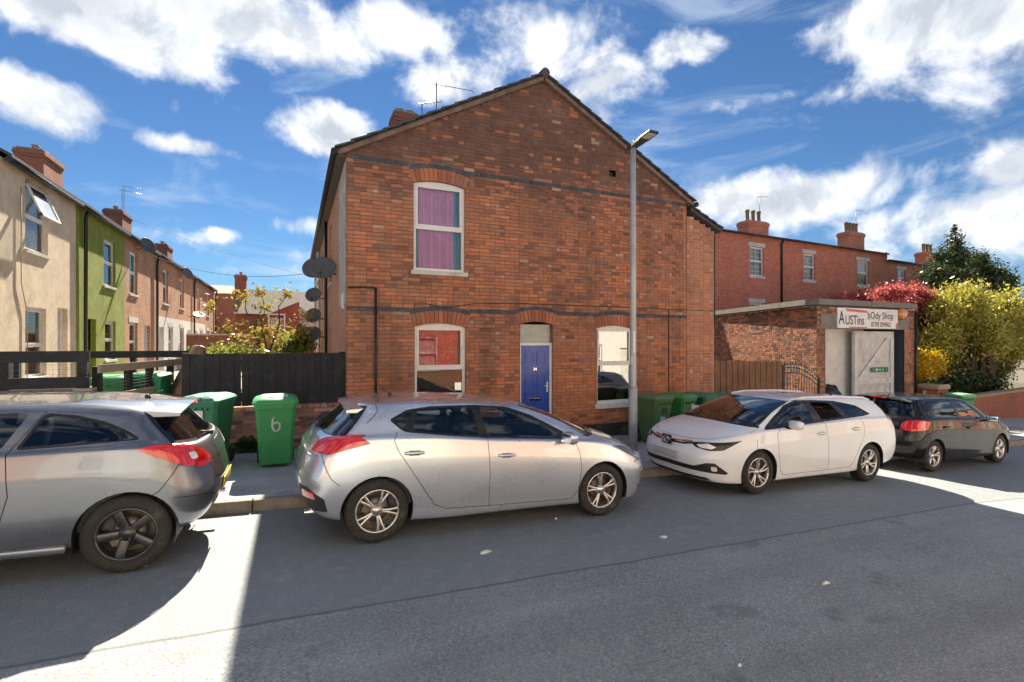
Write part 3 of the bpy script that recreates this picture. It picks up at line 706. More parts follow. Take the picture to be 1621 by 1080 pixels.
def put_wheels(root, P, x0):
    T, B, D = wheel_parts(P['rim'], P['tr'], .20, P['rimr'], P['rimmat'])
    proto = None
    for xw in (P['xrw'], P['xfw']):
        for side in (-1, 1):
            if proto is None:
                w_ = D.build('wheel', BRAKE, root, world=False); B.build('rim', [P['rimmat'], BRAKE], w_, world=False); T.build('tyre', RUBBER, w_, world=False); proto = w_
            else:
                w_ = proto.copy(); C.objects.link(w_); setparent(w_, root)
                for ch in KIDS[proto.name]:
                    c = ch.copy(); C.objects.link(c); setparent(c, w_)
            w_.location = (xw - x0, side * (P['W'] - .125), P['tr']); w_.rotation_euler = (0, (0.4 if xw == P['xrw'] else 1.1) * (1 if side < 0 else -1), math.pi if side > 0 else 0)
def rbox(name, dims, loc, mat, parent, bev=.03, rot=(0, 0, 0), taper=None, seg=3):
    bm = bmesh.new(); bmesh.ops.create_cube(bm, size=1.0)
    for v in bm.verts:
        v.co = Vector((v.co.x * dims[0], v.co.y * dims[1], v.co.z * dims[2]))
        if taper: v.co.x *= 1 + taper[0] * v.co.z / dims[2]; v.co.y *= 1 + taper[1] * v.co.z / dims[2]
    bmesh.ops.bevel(bm, geom=bm.edges[:], offset=bev, segments=seg, profile=.5, affect='EDGES')
    me = bpy.data.meshes.new(name); bm.to_mesh(me); bm.free(); me.materials.append(mat)
    me.polygons.foreach_set('use_smooth', [True] * len(me.polygons)); me.set_sharp_from_angle(angle=rad(50))
    o = bpy.data.objects.new(name, me); C.objects.link(o); setparent(o, parent); o.location = loc; o.rotation_euler = rot; return o
CURK = [1.0]
def ZK(z): return z if z < .98 else .98 + (z - .98) * CURK[0]
def build_car(P, label, loc, tilt, flip, group='cars parked along the kerb'):
    root = thing('parked_car', label, 'car', loc, 0, group); x0 = P['xrw']; PM = P['paint']
    root.rotation_euler = (0, -tilt if flip else tilt, math.pi if flip else 0)
    CURK[0] = P.get('k', 1.0); zk = lambda pl: [(a, ZK(b)) for a, b in pl]
    rg = [(*q[:6], zk(q[6])) for q in P['rings']]; q = rg[5]; rg.insert(6, (q[0] + .012, q[1] - .012, q[2] - .008, q[3], q[4], q[5], [(a, b + .045) for a, b in q[6]])); up = lambda pl: [(a, b + 1) for a, b in pl]
    faces = car_surface(rg); W = P['W']; L = P['L']
    side = lambda c: c[4] > .22 and c[1] > .35
    low = lambda c: c[1] > .42 and c[2] < .9
    # wheel openings
    for xw in (P['xrw'], P['xfw']):
        _, faces = cut(faces, 'side', [circ(xw, P['tr'] + .005, P['tr'] + .035, 32)], low)
    # side glazing
    for nm, poly, mt in P['glass']:
        ins, faces = cut(faces, 'side', tri_region(rnd_poly(zk(poly), .03)), side)
        for sg in (1, -1): soup(nm, ins, mt, root, (sg,), -.004, x0)
    ins, faces = cut(faces, 'side', tri_region(rnd_poly(zk(P['dlo']), .04)), side); [soup('window_trim', ins, BLKTRIM, root, (sg,), -.001, x0) for sg in (1, -1)]
    for nm, poly, mt in P['st_glass']:
        ins, faces = cut(faces, 'st', tri_region(up(poly)), lambda c: True); soup(nm, ins, mt, root, (1, -1), -.003, x0)
    for nm, poly in P.get('st_trim', []):
        ins, faces = cut(faces, 'st', tri_region(up(poly)), lambda c: True); soup(nm, ins, BLKTRIM, root, (1, -1), -.001, x0)
    for nm, space, poly, mt, off, pair in P['lamps']:
        fl = (lambda c: c[0] < L * .3) if space == 'rear' else (lambda c: c[0] > L * .62)
        ins, faces = cut(faces, space, tri_region(rnd_poly(poly, .02) if pair != 'raw' else poly), fl)
        if pair == 'pair':
            for sg in (1, -1): soup(nm, ins, mt, root, (sg,), off, x0)
        else: soup(nm, ins, mt, root, (1, -1), off, x0)
    # panel gaps
    seam = []
    for space, pts, closed in P['seams']:
        fl = side if space == 'side' else ((lambda c: c[0] < L * .35) if space == 'rear' else ((lambda c: c[0] > L * .6) if space == 'front' else (lambda c: True)))
        ins, faces = cut(faces, space, stroke(up(pts) if space == 'st' else zk(pts), .0065 if space != 'st' else .035, closed), fl); seam += ins
    soup('panel_gap', seam, SEAM, root, (1, -1), -.004, x0)
    for nm, poly in P['doors']:
        ins, faces = cut(faces, 'side', tri_region(zk(poly)), side)
        for sg in (1, -1):
            d = soup(nm, ins, PM, root, (sg,), 0, x0)
            hx, hz = P['handles'][nm]
            rbox('handle', (.20, .035, .032), (hx - x0, sg * (W + .008), hz), PM, d, .012)
            rbox('handle_recess', (.11, .012, .05), (hx - x0, sg * (W - .006), hz - .004), MT('handle_shadow', (.10, .10, .10), .5), d, .005)
    ins, faces = cut(faces, 'st', tri_region([(5, -1), (13.5, -1), (13.5, 6.98), (5, 6.98)]) if 0 else tri_region(up(P['hood_st'])), lambda c: c[0] > L * .6 and c[5] > .25)
    soup('bonnet', ins, PM, root, (1, -1), 0, x0)
    soup('body', faces, PM, root, (1, -1), 0, x0)
    # wheel arch liners
    for xw in (P['xrw'], P['xfw']):
        for sg in (1, -1):
            m = MB(); R = P['tr'] + .033; n = 20
            vs = []
            for i in range(n + 1):
                a = -.35 + (math.pi + .7) * i / n
                for y in (W - .015, .45): vs.append((xw - x0 + R * math.cos(a), sg * y, P['tr'] + .005 + R * math.sin(a)))
            m.add(vs, [(2 * i, 2 * i + 1, 2 * i + 3, 2 * i + 2) for i in range(n)], 0, True)
            m.add([vs[2 * i + 1] for i in range(n + 1)], [tuple(range(n + 1))])
            m.build('arch_liner', BLKPLAS, root, world=False)
    put_wheels(root, P, x0)
    # cabin
    c0, c1, bz = P['cabin']; m = MB(); hw = W - .13
    m.box(c0 - x0, c1 - x0, -hw, hw, .34, .36); 
    for sg in (1, -1): m.box(c0 - x0, c1 - x0, sg * hw - .01, sg * hw + .01, .36, bz)
    m.box(c0 - x0 - .02, c0 - x0, -hw, hw, .36, bz); m.build('cabin_lining', SEATM, root, world=False)
    fx = P['seat_x'] - x0
    for sg in (1, -1):
        s_ = rbox('seat', (.52, .50, .18), (fx + .2, sg * .37, .50), SEATM, root, .05)
        rbox('seat_back', (.16, .48, .60), (-.14, 0, .33), SEATM, s_, .06, (0, -.22, 0), (0, -.25)); rbox('headrest', (.10, .26, .19), (-.25, 0, .715), SEATM, s_, .04, (0, -.1, 0))
    rs = rbox('rear_bench', (.5, 1.2, .18), (fx - .65, 0, .50), SEATM, root, .05); rbox('bench_back', (.16, 1.2, .60), (-.26, 0, .34), SEATM, rs, .06, (0, -.3, 0), (0, -.1))
    for sg in (1, -1): rbox('headrest', (.09, .25, .16), (-.36, sg * .36, .60), SEATM, rs, .035, (0, -.1, 0))
    da = rbox('dashboard', (.48, 1.32, .30), (P['dash_x'] - x0, 0, bz - .10), BLKPLAS, root, .08)
    m = MB(); q = Matrix.Translation((P['dash_x'] - x0 - .36, -.37, bz - .02)) @ Matrix.Rotation(rad(-65), 4, 'Y')
    m.lathe([(.165 + .014 * math.cos(a * math.pi / 4), .014 * math.sin(a * math.pi / 4)) for a in range(9)], 28, q); m.box(-.16, .16, -.02, .02, -.01, .01, M=q); m.build('steering_wheel', BLKPLAS, da, world=False).matrix_local = Matrix.Translation(-da.location)
    # mirrors
    mx, mz = P['mirror']
    for sg in (1, -1):
        o = rbox('wing_mirror', (.13, .21, .135), (mx - x0, sg * (W + .09), mz), P.get('mirrormat', PM), root, .052, (0, 0, sg * -.22), (.1, .12), 4)
        rbox('mirror_glass', (.006, .165, .10), (-.062, 0, 0), CHROME, o, .002); rbox('mirror_arm', (.07, .12, .04), (.02, -sg * .11, -.055), BLKTRIM, o, .015)
    # plates, aerial, wipers, sills
    if P.get('rear_plate'):
        x_, z_ = P['rear_plate'][:2]; rbox('number_plate', (.012, .52, .11), (x_ - x0, 0, z_), PLATEY, root, .003, (0, P['rear_plate'][2], 0))
    if P.get('front_plate'):
        x_, z_ = P['front_plate'][:2]; rbox('number_plate', (.012, .52, .11), (x_ - x0, 0, z_), PLATEW, root, .003, (0, -.08, 0))
    ax, az, ah, al = P['aerial']; az = ZK(az); m = MB(); m.tube([(ax - x0, 0, az - .02), (ax - x0 + .01, 0, az + .02)], [.028, .014], 10); m.tube([(ax - x0, 0, az + .015), (ax - x0 - al, 0, az + ah)], [.005, .003], 6); m.build('aerial', BLKPLAS, root, world=False)
    for extra in P.get('extra', []): extra(root, x0)
    return root
def spoiler(x_a, x_b, z_a, z_b, w, mat, lamp=True):
    def f(root, x0, z_a=z_a, z_b=z_b):
        z_a, z_b = ZK(z_a), ZK(z_b); n = 12; vs = []
        for i in range(n + 1):
            t = -1 + 2 * i / n; y = t * w; k = 1 - .10 * abs(t) ** 3; drop = .055 * abs(t) ** 2.5
            for (x, z) in ((x_a, z_a - drop), (x_b + (1 - k) * .3, z_b - drop), (x_b + .004 + (1 - k) * .3, z_b - .028 - drop), (x_a + .02, z_a - .06 - drop)): vs.append((x - x0, y, z))
        m = MB(); m.add(vs, [(i * 4 + j, i * 4 + (j + 1) % 4, (i + 1) * 4 + (j + 1) % 4, (i + 1) * 4 + j) for i in range(n) for j in range(4)], 0, True); m.add(vs[:4], [(0, 1, 2, 3)]); m.add(vs[-4:], [(3, 2, 1, 0)])
        o = m.build('roof_spoiler', mat, root, world=False, auto=35)
        if lamp: rbox('brake_light', (.012, .30, .022), (x_b - x0 - .004, 0, z_b - .018), REDLAMP, o, .004)
    return f
def rear_wiper(x, y, z, dx, dy, dz):
    def f(root, x0):
        m = MB(); m.tube([(x - x0, y, z), (x - x0 + dx, y + dy, z + dz)], [.012, .006], 6); m.tube([(x - x0 - .03, y, z - .01), (x - x0 + .02, y, z)], .022, 10); m.build('rear_wiper', BLKPLAS, root, world=False)
    return f
def front_wipers(xa, za, W):
    def f(root, x0):
        for y0_, y1_ in ((.05, .62), (-.55, .02)):
            m = MB(); m.tube([(xa - x0 + .02, y0_, za + .005), (xa - x0 - .05, (y0_ + y1_) / 2, za + .03), (xa - x0 - .10, y1_, za + .035)], .008, 6); m.build('wiper', BLKPLAS, root, world=False)
    return f
def sill(xa, xb, y, z, mat):
    def f(root, x0):
        for sg in (1, -1): rbox('sill', (xb - xa, .05, .07), ((xa + xb) / 2 - x0, sg * y, z), mat, root, .02)
    return f
def exhaust(x, y, z):
    def f(root, x0):
        m = MB(); m.tube([(x - x0 + .25, y, z), (x - x0, y, z)], .03, 12, cap=False); m.tube([(x - x0 + .02, y, z), (x - x0 + .25, y, z)], .024, 12); m.build('exhaust_pipe', CHROME, root, world=False)
    return f
SILVER = paint('paint_silver', (.60, .645, .71), .75, .25)
WHITE = paint('paint_white', (.80, .83, .87), 0.0, .35, .0)
BLACK = paint('paint_black', (.006, .006, .008), 0.0, .3, .0, dusty=.02); BLACK.node_tree.nodes['Principled BSDF'].inputs['Coat Weight'].default_value = .75
GREY = paint('paint_grey', (.19, .205, .24), .8, .24)
silver = dict(k=.86, L=4.31, W=.888, xrw=.76, xfw=3.41, tr=.316, rimr=.215, rim='double5', rimmat=ALLOY, paint=SILVER,
    rings=[(.5, 3.9, 0, .2, .2, 0, [(0, .21), (4, .21)]), (.32, 4.0, .66, .3, .4, 0, [(0, .21), (4, .2)]),
        (.13, 4.17, .845, .35, .5, 0, [(0, .30), (.5, .25), (1.1, .19), (3.0, .19), (3.9, .17), (4.3, .2)]),
        (.05, 4.27, .872, .38, .55, 0, [(0, .42), (1, .33), (3, .31), (4.3, .33)]),
        (0, 4.31, .888, .40, .60, 0, [(0, .62), (1, .58), (3, .52), (4.3, .50)]),
        (.05, 4.26, .884, .42, .62, 0, [(0, .84), (1, .84), (2, .80), (3, .74), (4.3, .62)]),
        (.17, 4.12, .853, .40, .60, 0, [(.1, 1.0), (.6, 1.035), (1, 1.05), (1.9, .965), (3.1, .90), (3.55, .865), (3.9, .79), (4.12, .71)]),
        (.20, 3.88, .832, .38, .55, .045, [(.1, 1.02), (.6, 1.065), (1, 1.08), (1.9, .99), (3.1, .925), (3.55, .90), (3.88, .83)]),
        (.23, 3.42, .80, .34, .32, .02, [(.2, 1.04), (1.05, 1.095), (1.9, 1.005), (3.05, .95), (3.42, .985)]),
        (.40, 2.98, .715, .30, .28, .01, [(.38, 1.22), (1, 1.26), (1.9, 1.235), (2.6, 1.185), (2.98, 1.20)]),
        (.53, 2.46, .605, .26, .22, .01, [(.5, 1.37), (1.0, 1.40), (1.8, 1.41), (2.2, 1.375), (2.46, 1.385)]),
        (.60, 2.28, .42, .2, .2, 0, [(.56, 1.405), (1.2, 1.45), (2.1, 1.435), (2.28, 1.42)]), (.75, 2.1, 0, .2, .2, 0, [(.7, 1.425), (1.4, 1.468), (2.1, 1.45)])],
    glass=[('quarter_window', [(.90, 1.225), (1.00, 1.135), (1.10, 1.31), (1.02, 1.30)], CARGLASS),
        ('rear_door_window', [(1.09, 1.11), (1.82, 1.03), (1.76, 1.365), (1.30, 1.355), (1.16, 1.335)], CARGLASS),
        ('front_door_window', [(1.92, 1.02), (2.72, .97), (2.86, .985), (2.70, 1.10), (2.45, 1.235), (2.17, 1.34), (1.86, 1.368)], CARGLASS)],
    dlo=[(.855, 1.235), (1.0, 1.10), (1.10, 1.085), (1.9, .995), (3.06, .935), (2.76, 1.105), (2.48, 1.26), (2.2, 1.362), (1.8, 1.392), (1.3, 1.38), (1.05, 1.345)],
    st_glass=[('windscreen', [(8.75, 8.06), (13, 8.06), (13, 9.93), (8.9, 9.93)], CARGLASS), ('rear_window', [(-.1, 8.15), (3.0, 8.15), (2.8, 9.85), (-.1, 9.85)], PRIVGLASS)],
    st_trim=[('rear_window_trim', [(-.1, 8.05), (3.2, 8.05), (3.0, 10.0), (-.1, 10.0)]), ('cowl', [(8.6, 7.86), (13, 7.86), (13, 8.06), (8.6, 8.06)])],
    lamps=[('tail_lamp', 'rear', [(.55, .985), (.62, .90), (.86, .885), (1.18, .99), (.98, 1.065), (.70, 1.06)], REDLAMP, .006, 'pair'),
        ('rear_reflector', 'rear', [(.58, .455), (.80, .455), (.78, .53), (.58, .53)], REDLAMP, .002, 'pair'), ('bumper_insert', 'rear', [(.5, .32), (.88, .34), (.90, .47), (.72, .57), (.5, .57)], BLKPLAS, .0, 'pair'),
        ('headlamp_lens', 'front', [(.54, .645), (.80, .645), (.93, .70), (.78, .745), (.60, .705)], CHROME, .004, 'pair'), ('headlamp', 'front', [(.45, .62), (.62, .595), (.85, .625), (1.0, .71), (1.22, .845), (1.02, .835), (.72, .765), (.5, .69)], MT('lamp_housing', (.10, .105, .11), .08, .2, 20, coat=1.0, co='Object'), .003, 'pair'),
        ('grille', 'front', [(-.1, .60), (.36, .60), (.42, .67), (-.1, .69)], BLKPLAS, .0, 'merge'), ('lower_grille', 'front', [(-.1, .28), (.55, .28), (.45, .45), (-.1, .46)], BLKPLAS, 0, 'merge')],
    seams=[('side', [(1.90, 1.0), (1.93, .62), (1.935, .27)], False), ('side', [(.93, 1.10), (.895, 1.02), (.93, .92), (1.24, .47), (1.33, .34), (1.46, .285), (1.93, .272), (2.6, .262), (2.97, .26), (3.05, .34), (3.085, .58), (3.06, .80), (2.98, .955)], False),
        ('rear', [(.78, .90), (.98, .66), (1.06, .60)], False), ('rear', [(0, .66), (.5, .68), (.62, .86)], False), ('front', [(.98, .62), (.80, .66), (.62, .60)], False), ('st', [(8.4, 6.25), (9.5, 6.15), (11, 6.12), (13, 6.1)], False), ('st', [(8.4, 6.25), (8.5, 7), (8.6, 7.86)], False),
        ('side', [(.74, 1.40), (.75, 1.33), (.70, 1.26), (.64, 1.20)], False)],
    doors=[('rear_door', [(.93, 1.10), (.895, 1.02), (.93, .92), (1.24, .47), (1.33, .34), (1.46, .285), (1.935, .272), (1.93, .62), (1.90, 1.01)]), ('front_door', [(1.90, 1.01), (1.93, .62), (1.935, .272), (2.6, .262), (2.97, .26), (3.05, .34), (3.085, .58), (3.06, .80), (2.98, .96)])],
    handles={'rear_door': (1.10, .885), 'front_door': (2.12, .81)}, hood_st=[(8.4, 6.25), (9.5, 6.15), (11, 6.12), (13, 6.1), (13, 7.86), (8.6, 7.86), (8.5, 7)],
    cabin=(.9, 3.2, .90), seat_x=1.95, dash_x=3.08, mirror=(2.86, .985), aerial=(.98, 1.45, .15, .18), front_plate=(4.30, .50),
    extra=[spoiler(.74, .42, 1.43, 1.395, .56, SILVER), rear_wiper(.22, .0, 1.06, .03, .34, .03), front_wipers(3.36, 1.0, .8), exhaust(.10, -.5, .26)])
white = dict(k=.90, L=4.595, W=.88, xrw=1.01, xfw=3.61, tr=.316, rimr=.215, rim='ten', rimmat=ALLOY, paint=WHITE,
    rings=[(.5, 4.2, 0, .2, .2, 0, [(0, .21), (4, .21)]), (.32, 4.3, .66, .3, .4, 0, [(0, .22), (4, .2)]),
        (.11, 4.47, .835, .35, .55, 0, [(0, .34), (.6, .29), (1.4, .2), (3.2, .18), (4, .17), (4.6, .20)]),
        (.03, 4.56, .865, .36, .6, 0, [(0, .46), (1.3, .33), (3.3, .31), (4.6, .34)]),
        (0, 4.595, .88, .38, .66, 0, [(0, .64), (1.3, .58), (3.3, .53), (4.6, .52)]),
        (.04, 4.55, .877, .38, .68, 0, [(0, .86), (1.3, .84), (3.3, .74), (4.6, .66)]),
        (.13, 4.43, .848, .36, .66, 0, [(.1, 1.02), (.9, 1.065), (2.1, .985), (3.4, .905), (3.9, .865), (4.25, .79), (4.45, .735)]),
        (.15, 4.15, .828, .34, .6, .05, [(.1, 1.045), (.9, 1.09), (2.1, 1.01), (3.4, .93), (3.9, .895), (4.15, .85)]),
        (.18, 3.76, .80, .3, .34, .02, [(.17, 1.06), (.9, 1.105), (2.1, 1.025), (3.4, .95), (3.76, .985)]),
        (.29, 3.28, .72, .27, .28, .01, [(.28, 1.22), (1, 1.26), (2, 1.25), (2.9, 1.19), (3.28, 1.2)]),
        (.42, 2.76, .615, .24, .22, .01, [(.42, 1.355), (1, 1.39), (2, 1.40), (2.5, 1.37), (2.76, 1.375)]),
        (.48, 2.58, .43, .2, .2, 0, [(.48, 1.385), (1.3, 1.43), (2.4, 1.42), (2.58, 1.41)]), (.6, 2.4, 0, .2, .2, 0, [(.6, 1.40), (1.4, 1.445), (2.4, 1.435)])],
    glass=[('quarter_window', [(1.50, 1.105), (.98, 1.14), (1.18, 1.25), (1.45, 1.325), (1.72, 1.345)], CARGLASS),
        ('rear_door_window', [(2.16, 1.06), (1.62, 1.09), (1.86, 1.34), (2.30, 1.35)], glass('open_window', (1, 1, 1), (1, 1, 1), 0, 1.01, 0)),
        ('front_door_window', [(2.36, 1.035), (3.16, .98), (3.24, 1.0), (3.06, 1.14), (2.80, 1.27), (2.56, 1.345), (2.42, 1.355)], CARGLASS)],
    dlo=[(.90, 1.135), (1.1, 1.10), (2.2, 1.015), (3.48, .925), (3.20, 1.11), (2.86, 1.295), (2.56, 1.378), (2.2, 1.385), (1.7, 1.37), (1.2, 1.29)],
    st_glass=[('windscreen', [(8.75, 8.06), (13, 8.06), (13, 9.93), (8.9, 9.93)], CARGLASS), ('rear_window', [(-.1, 8.15), (2.9, 8.15), (2.7, 9.85), (-.1, 9.85)], PRIVGLASS)],
    st_trim=[('cowl', [(8.6, 7.86), (13, 7.86), (13, 8.06), (8.6, 8.06)])],
    lamps=[('tail_lamp', 'rear', [(.40, .93), (.75, .93), (1.02, 1.055), (.74, 1.06), (.40, 1.03)], REDLAMP, .008, 'pair'),
        ('headlamp_lens', 'front', [(.50, .70), (.56, .665), (.72, .652), (.78, .69), (.66, .728)], WHTLAMP, .004, 'pair'),
        ('headlamp', 'front', [(.40, .72), (.50, .66), (.70, .63), (.88, .65), (1.14, .79), (.82, .755), (.55, .735)], BLKTRIM, .003, 'pair'),
        ('chrome_bar', 'front', [(-.1, .705), (.30, .72), (.40, .732), (.42, .715), (.30, .70), (-.1, .675)], CHROME, .006, 'merge'),
        ('upper_grille', 'front', [(-.1, .66), (.30, .672), (.44, .70), (.40, .735), (-.1, .70)], BLKPLAS, .001, 'merge'),
        ('fog_lamp', 'front', [(.74, .35), (.82, .35), (.82, .415), (.74, .415)], WHTLAMP, .004, 'pair'),
        ('lower_grille', 'front', [(-.1, .335), (.60, .325), (.94, .31), (.97, .335), (.80, .465), (.68, .46), (.50, .395), (-.1, .405)], BLKPLAS, -.006, 'merge'),
        ('front_lip', 'front', [(-.1, .20), (.70, .20), (.64, .245), (-.1, .245)], BLKPLAS, 0, 'merge')],
    seams=[('side', [(2.16, 1.01), (2.12, .70), (2.09, .275)], False), ('side', [(1.28, 1.08), (1.20, .94), (1.22, .78), (1.36, .55), (1.46, .37), (1.56, .28), (2.09, .27), (2.7, .262), (3.12, .255), (3.19, .33), (3.25, .62), (3.26, .86), (3.18, .94)], False),
        ('front', [(1.42, .80), (1.46, .68), (1.52, .62)], False), ('rear', [(0, .70), (.6, .72), (.85, .66)], False), ('st', [(8.35, 6.25), (9.5, 6.12), (11, 6.08), (13, 6.06)], False), ('st', [(8.35, 6.25), (8.5, 7), (8.6, 7.86)], False)],
    doors=[('rear_door', [(1.28, 1.09), (1.20, .94), (1.22, .78), (1.36, .55), (1.46, .37), (1.56, .28), (2.09, .27), (2.12, .70), (2.16, 1.02)]), ('front_door', [(2.16, 1.02), (2.12, .70), (2.09, .27), (2.7, .262), (3.12, .255), (3.19, .33), (3.25, .62), (3.26, .86), (3.18, .95)])],
    handles={'rear_door': (1.42, .90), 'front_door': (2.27, .85)}, hood_st=[(8.35, 6.25), (9.5, 6.12), (11, 6.08), (13, 6.06), (13, 7.86), (8.6, 7.86), (8.5, 7)],
    cabin=(.5, 3.5, .92), seat_x=2.3, dash_x=3.42, mirror=(3.02, 1.01), aerial=(.75, 1.42, .04, .05), front_plate=(4.612, .505),
    extra=[spoiler(.56, .34, 1.405, 1.39, .52, WHITE), front_wipers(3.70, 1.0, .8)])
def roof_rail(root, x0):
    for sg in (1, -1):
        m = MB(); m.tube([(a - x0, sg * b, ZK(c)) for a, b, c in ((.62, .575, 1.375), (.8, .585, 1.42), (1.5, .59, 1.44), (2.3, .585, 1.425), (2.62, .57, 1.385))], .017, 8); m.build('roof_rail', WHITE, root, world=False)
def oval_badge(x, z, s, mat):
    def f(root, x0):
        Mx = Matrix.Translation((x - x0, 0, z)) @ Matrix.Rotation(rad(90), 4, 'Y'); m = MB()
        def ell(cy, cz, a, b, r):
            m.tube([Mx @ Vector((-(cz + b * math.sin(q * math.pi / 12)), cy + a * math.cos(q * math.pi / 12), .004)) for q in range(25)], r, 6)
        ell(0, 0, .075 * s, .05 * s, .007 * s); ell(0, 0, .026 * s, .046 * s, .005 * s); ell(0, .018 * s, .055 * s, .022 * s, .005 * s)
        m.build('front_badge', mat, root, world=False)
        rbox('badge_disc', (.02, .20 * s, .14 * s), (x - x0 - .012, 0, z), BLKTRIM, root, .009)
    return f
white['extra'] += [roof_rail, oval_badge(4.602, .70, 1.0, CHROME)]
black = dict(k=.97, L=3.97, W=.84, xrw=.66, xfw=3.13, tr=.305, rimr=.20, rim='pairs', rimmat=ALLOY, paint=BLACK,
    rings=[(.5, 3.6, 0, .2, .2, 0, [(0, .22), (4, .21)]), (.32, 3.7, .62, .3, .4, 0, [(0, .22), (4, .2)]),
        (.09, 3.85, .80, .3, .45, 0, [(0, .32), (.5, .26), (1, .2), (2.8, .19), (3.97, .2)]),
        (.02, 3.94, .825, .32, .5, 0, [(0, .44), (1, .33), (2.8, .31), (3.97, .33)]),
        (0, 3.97, .84, .34, .55, 0, [(0, .60), (1, .56), (2.8, .52), (3.97, .5)]),
        (.04, 3.93, .838, .34, .56, 0, [(0, .82), (1, .82), (2.8, .74), (3.97, .64)]),
        (.11, 3.80, .812, .32, .56, 0, [(.1, 1.0), (1, .99), (2.6, .915), (3.2, .86), (3.55, .80), (3.8, .72)]),
        (.13, 3.52, .795, .3, .5, .045, [(.1, 1.025), (1, 1.015), (2.6, .94), (3.2, .895), (3.52, .845)]),
        (.15, 3.06, .768, .28, .3, .02, [(.13, 1.04), (1, 1.03), (2.7, .96), (3.06, .985)]),
        (.25, 2.66, .69, .24, .26, .01, [(.24, 1.21), (1, 1.24), (2, 1.22), (2.66, 1.2)]),
        (.35, 2.20, .595, .2, .2, .01, [(.34, 1.36), (1, 1.395), (1.8, 1.39), (2.2, 1.375)]),
        (.41, 2.02, .42, .2, .2, 0, [(.4, 1.40), (1, 1.44), (1.9, 1.42), (2.02, 1.41)]), (.55, 1.85, 0, .2, .2, 0, [(.5, 1.415), (1.1, 1.455), (1.85, 1.44)])],
    glass=[('rear_door_window', [(.78, 1.06), (1.58, 1.03), (1.50, 1.345), (.98, 1.345), (.86, 1.28)], CARGLASS), ('front_door_window', [(1.68, 1.025), (2.46, .975), (2.54, .99), (2.40, 1.11), (2.18, 1.24), (1.95, 1.325), (1.62, 1.345)], CARGLASS)],
    dlo=[(.72, 1.045), (1.6, 1.01), (2.70, .935), (2.46, 1.11), (2.2, 1.265), (1.95, 1.35), (1.5, 1.372), (.96, 1.37), (.82, 1.28)],
    st_glass=[('windscreen', [(8.75, 8.06), (13, 8.06), (13, 9.93), (8.9, 9.93)], CARGLASS), ('rear_window', [(-.1, 8.2), (2.9, 8.2), (2.7, 9.85), (-.1, 9.85)], PRIVGLASS)],
    st_trim=[('cowl', [(8.6, 7.86), (13, 7.86), (13, 8.06), (8.6, 8.06)])],
    lamps=[('tail_lamp', 'rear', [(.52, .80), (.70, .79), (1.0, .83), (1.03, .97), (.80, 1.005), (.60, .99), (.52, .93)], REDLAMP, .006, 'pair'),
        ('headlamp', 'front', [(.52, .64), (.70, .60), (1.05, .68), (1.0, .79), (.7, .75)], WHTLAMP, .003, 'pair'), ('grille', 'front', [(-.1, .63), (.48, .64), (.48, .70), (-.1, .70)], BLKPLAS, 0, 'merge'), ('lower_grille', 'front', [(-.1, .30), (.5, .30), (.45, .45), (-.1, .45)], BLKPLAS, 0, 'merge')],
    seams=[('side', [(1.63, 1.0), (1.66, .62), (1.66, .27)], False), ('side', [(.80, 1.03), (.86, .88), (1.0, .66), (1.10, .40), (1.22, .285), (1.66, .272), (2.3, .262), (2.70, .26), (2.77, .34), (2.80, .58), (2.78, .80), (2.62, .95)], False), ('rear', [(0, .66), (.6, .68), (.74, .78)], False), ('rear', [(1.03, .83), (1.1, .6)], False),
        ('st', [(8.4, 6.25), (9.5, 6.15), (11, 6.12), (13, 6.1)], False), ('st', [(8.4, 6.25), (8.5, 7), (8.6, 7.86)], False)],
    doors=[('rear_door', [(.80, 1.03), (.86, .88), (1.0, .66), (1.10, .40), (1.22, .285), (1.66, .272), (1.66, .62), (1.63, 1.01)]), ('front_door', [(1.63, 1.01), (1.66, .62), (1.66, .272), (2.3, .262), (2.70, .26), (2.77, .34), (2.80, .58), (2.78, .80), (2.62, .96)])],
    handles={'rear_door': (1.02, .86), 'front_door': (1.86, .82)}, hood_st=[(8.4, 6.25), (9.5, 6.15), (11, 6.12), (13, 6.1), (13, 7.86), (8.6, 7.86), (8.5, 7)],
    cabin=(.7, 2.9, .90), seat_x=1.65, dash_x=2.75, mirror=(2.52, .99), aerial=(.62, 1.43, .14, .16), rear_plate=(-.005, .74, -.05), front_plate=(3.97, .48),
    extra=[spoiler(.52, .30, 1.425, 1.405, .54, BLACK), rear_wiper(.13, 0, 1.06, .05, .36, .10), front_wipers(3.0, 1.0, .8)])
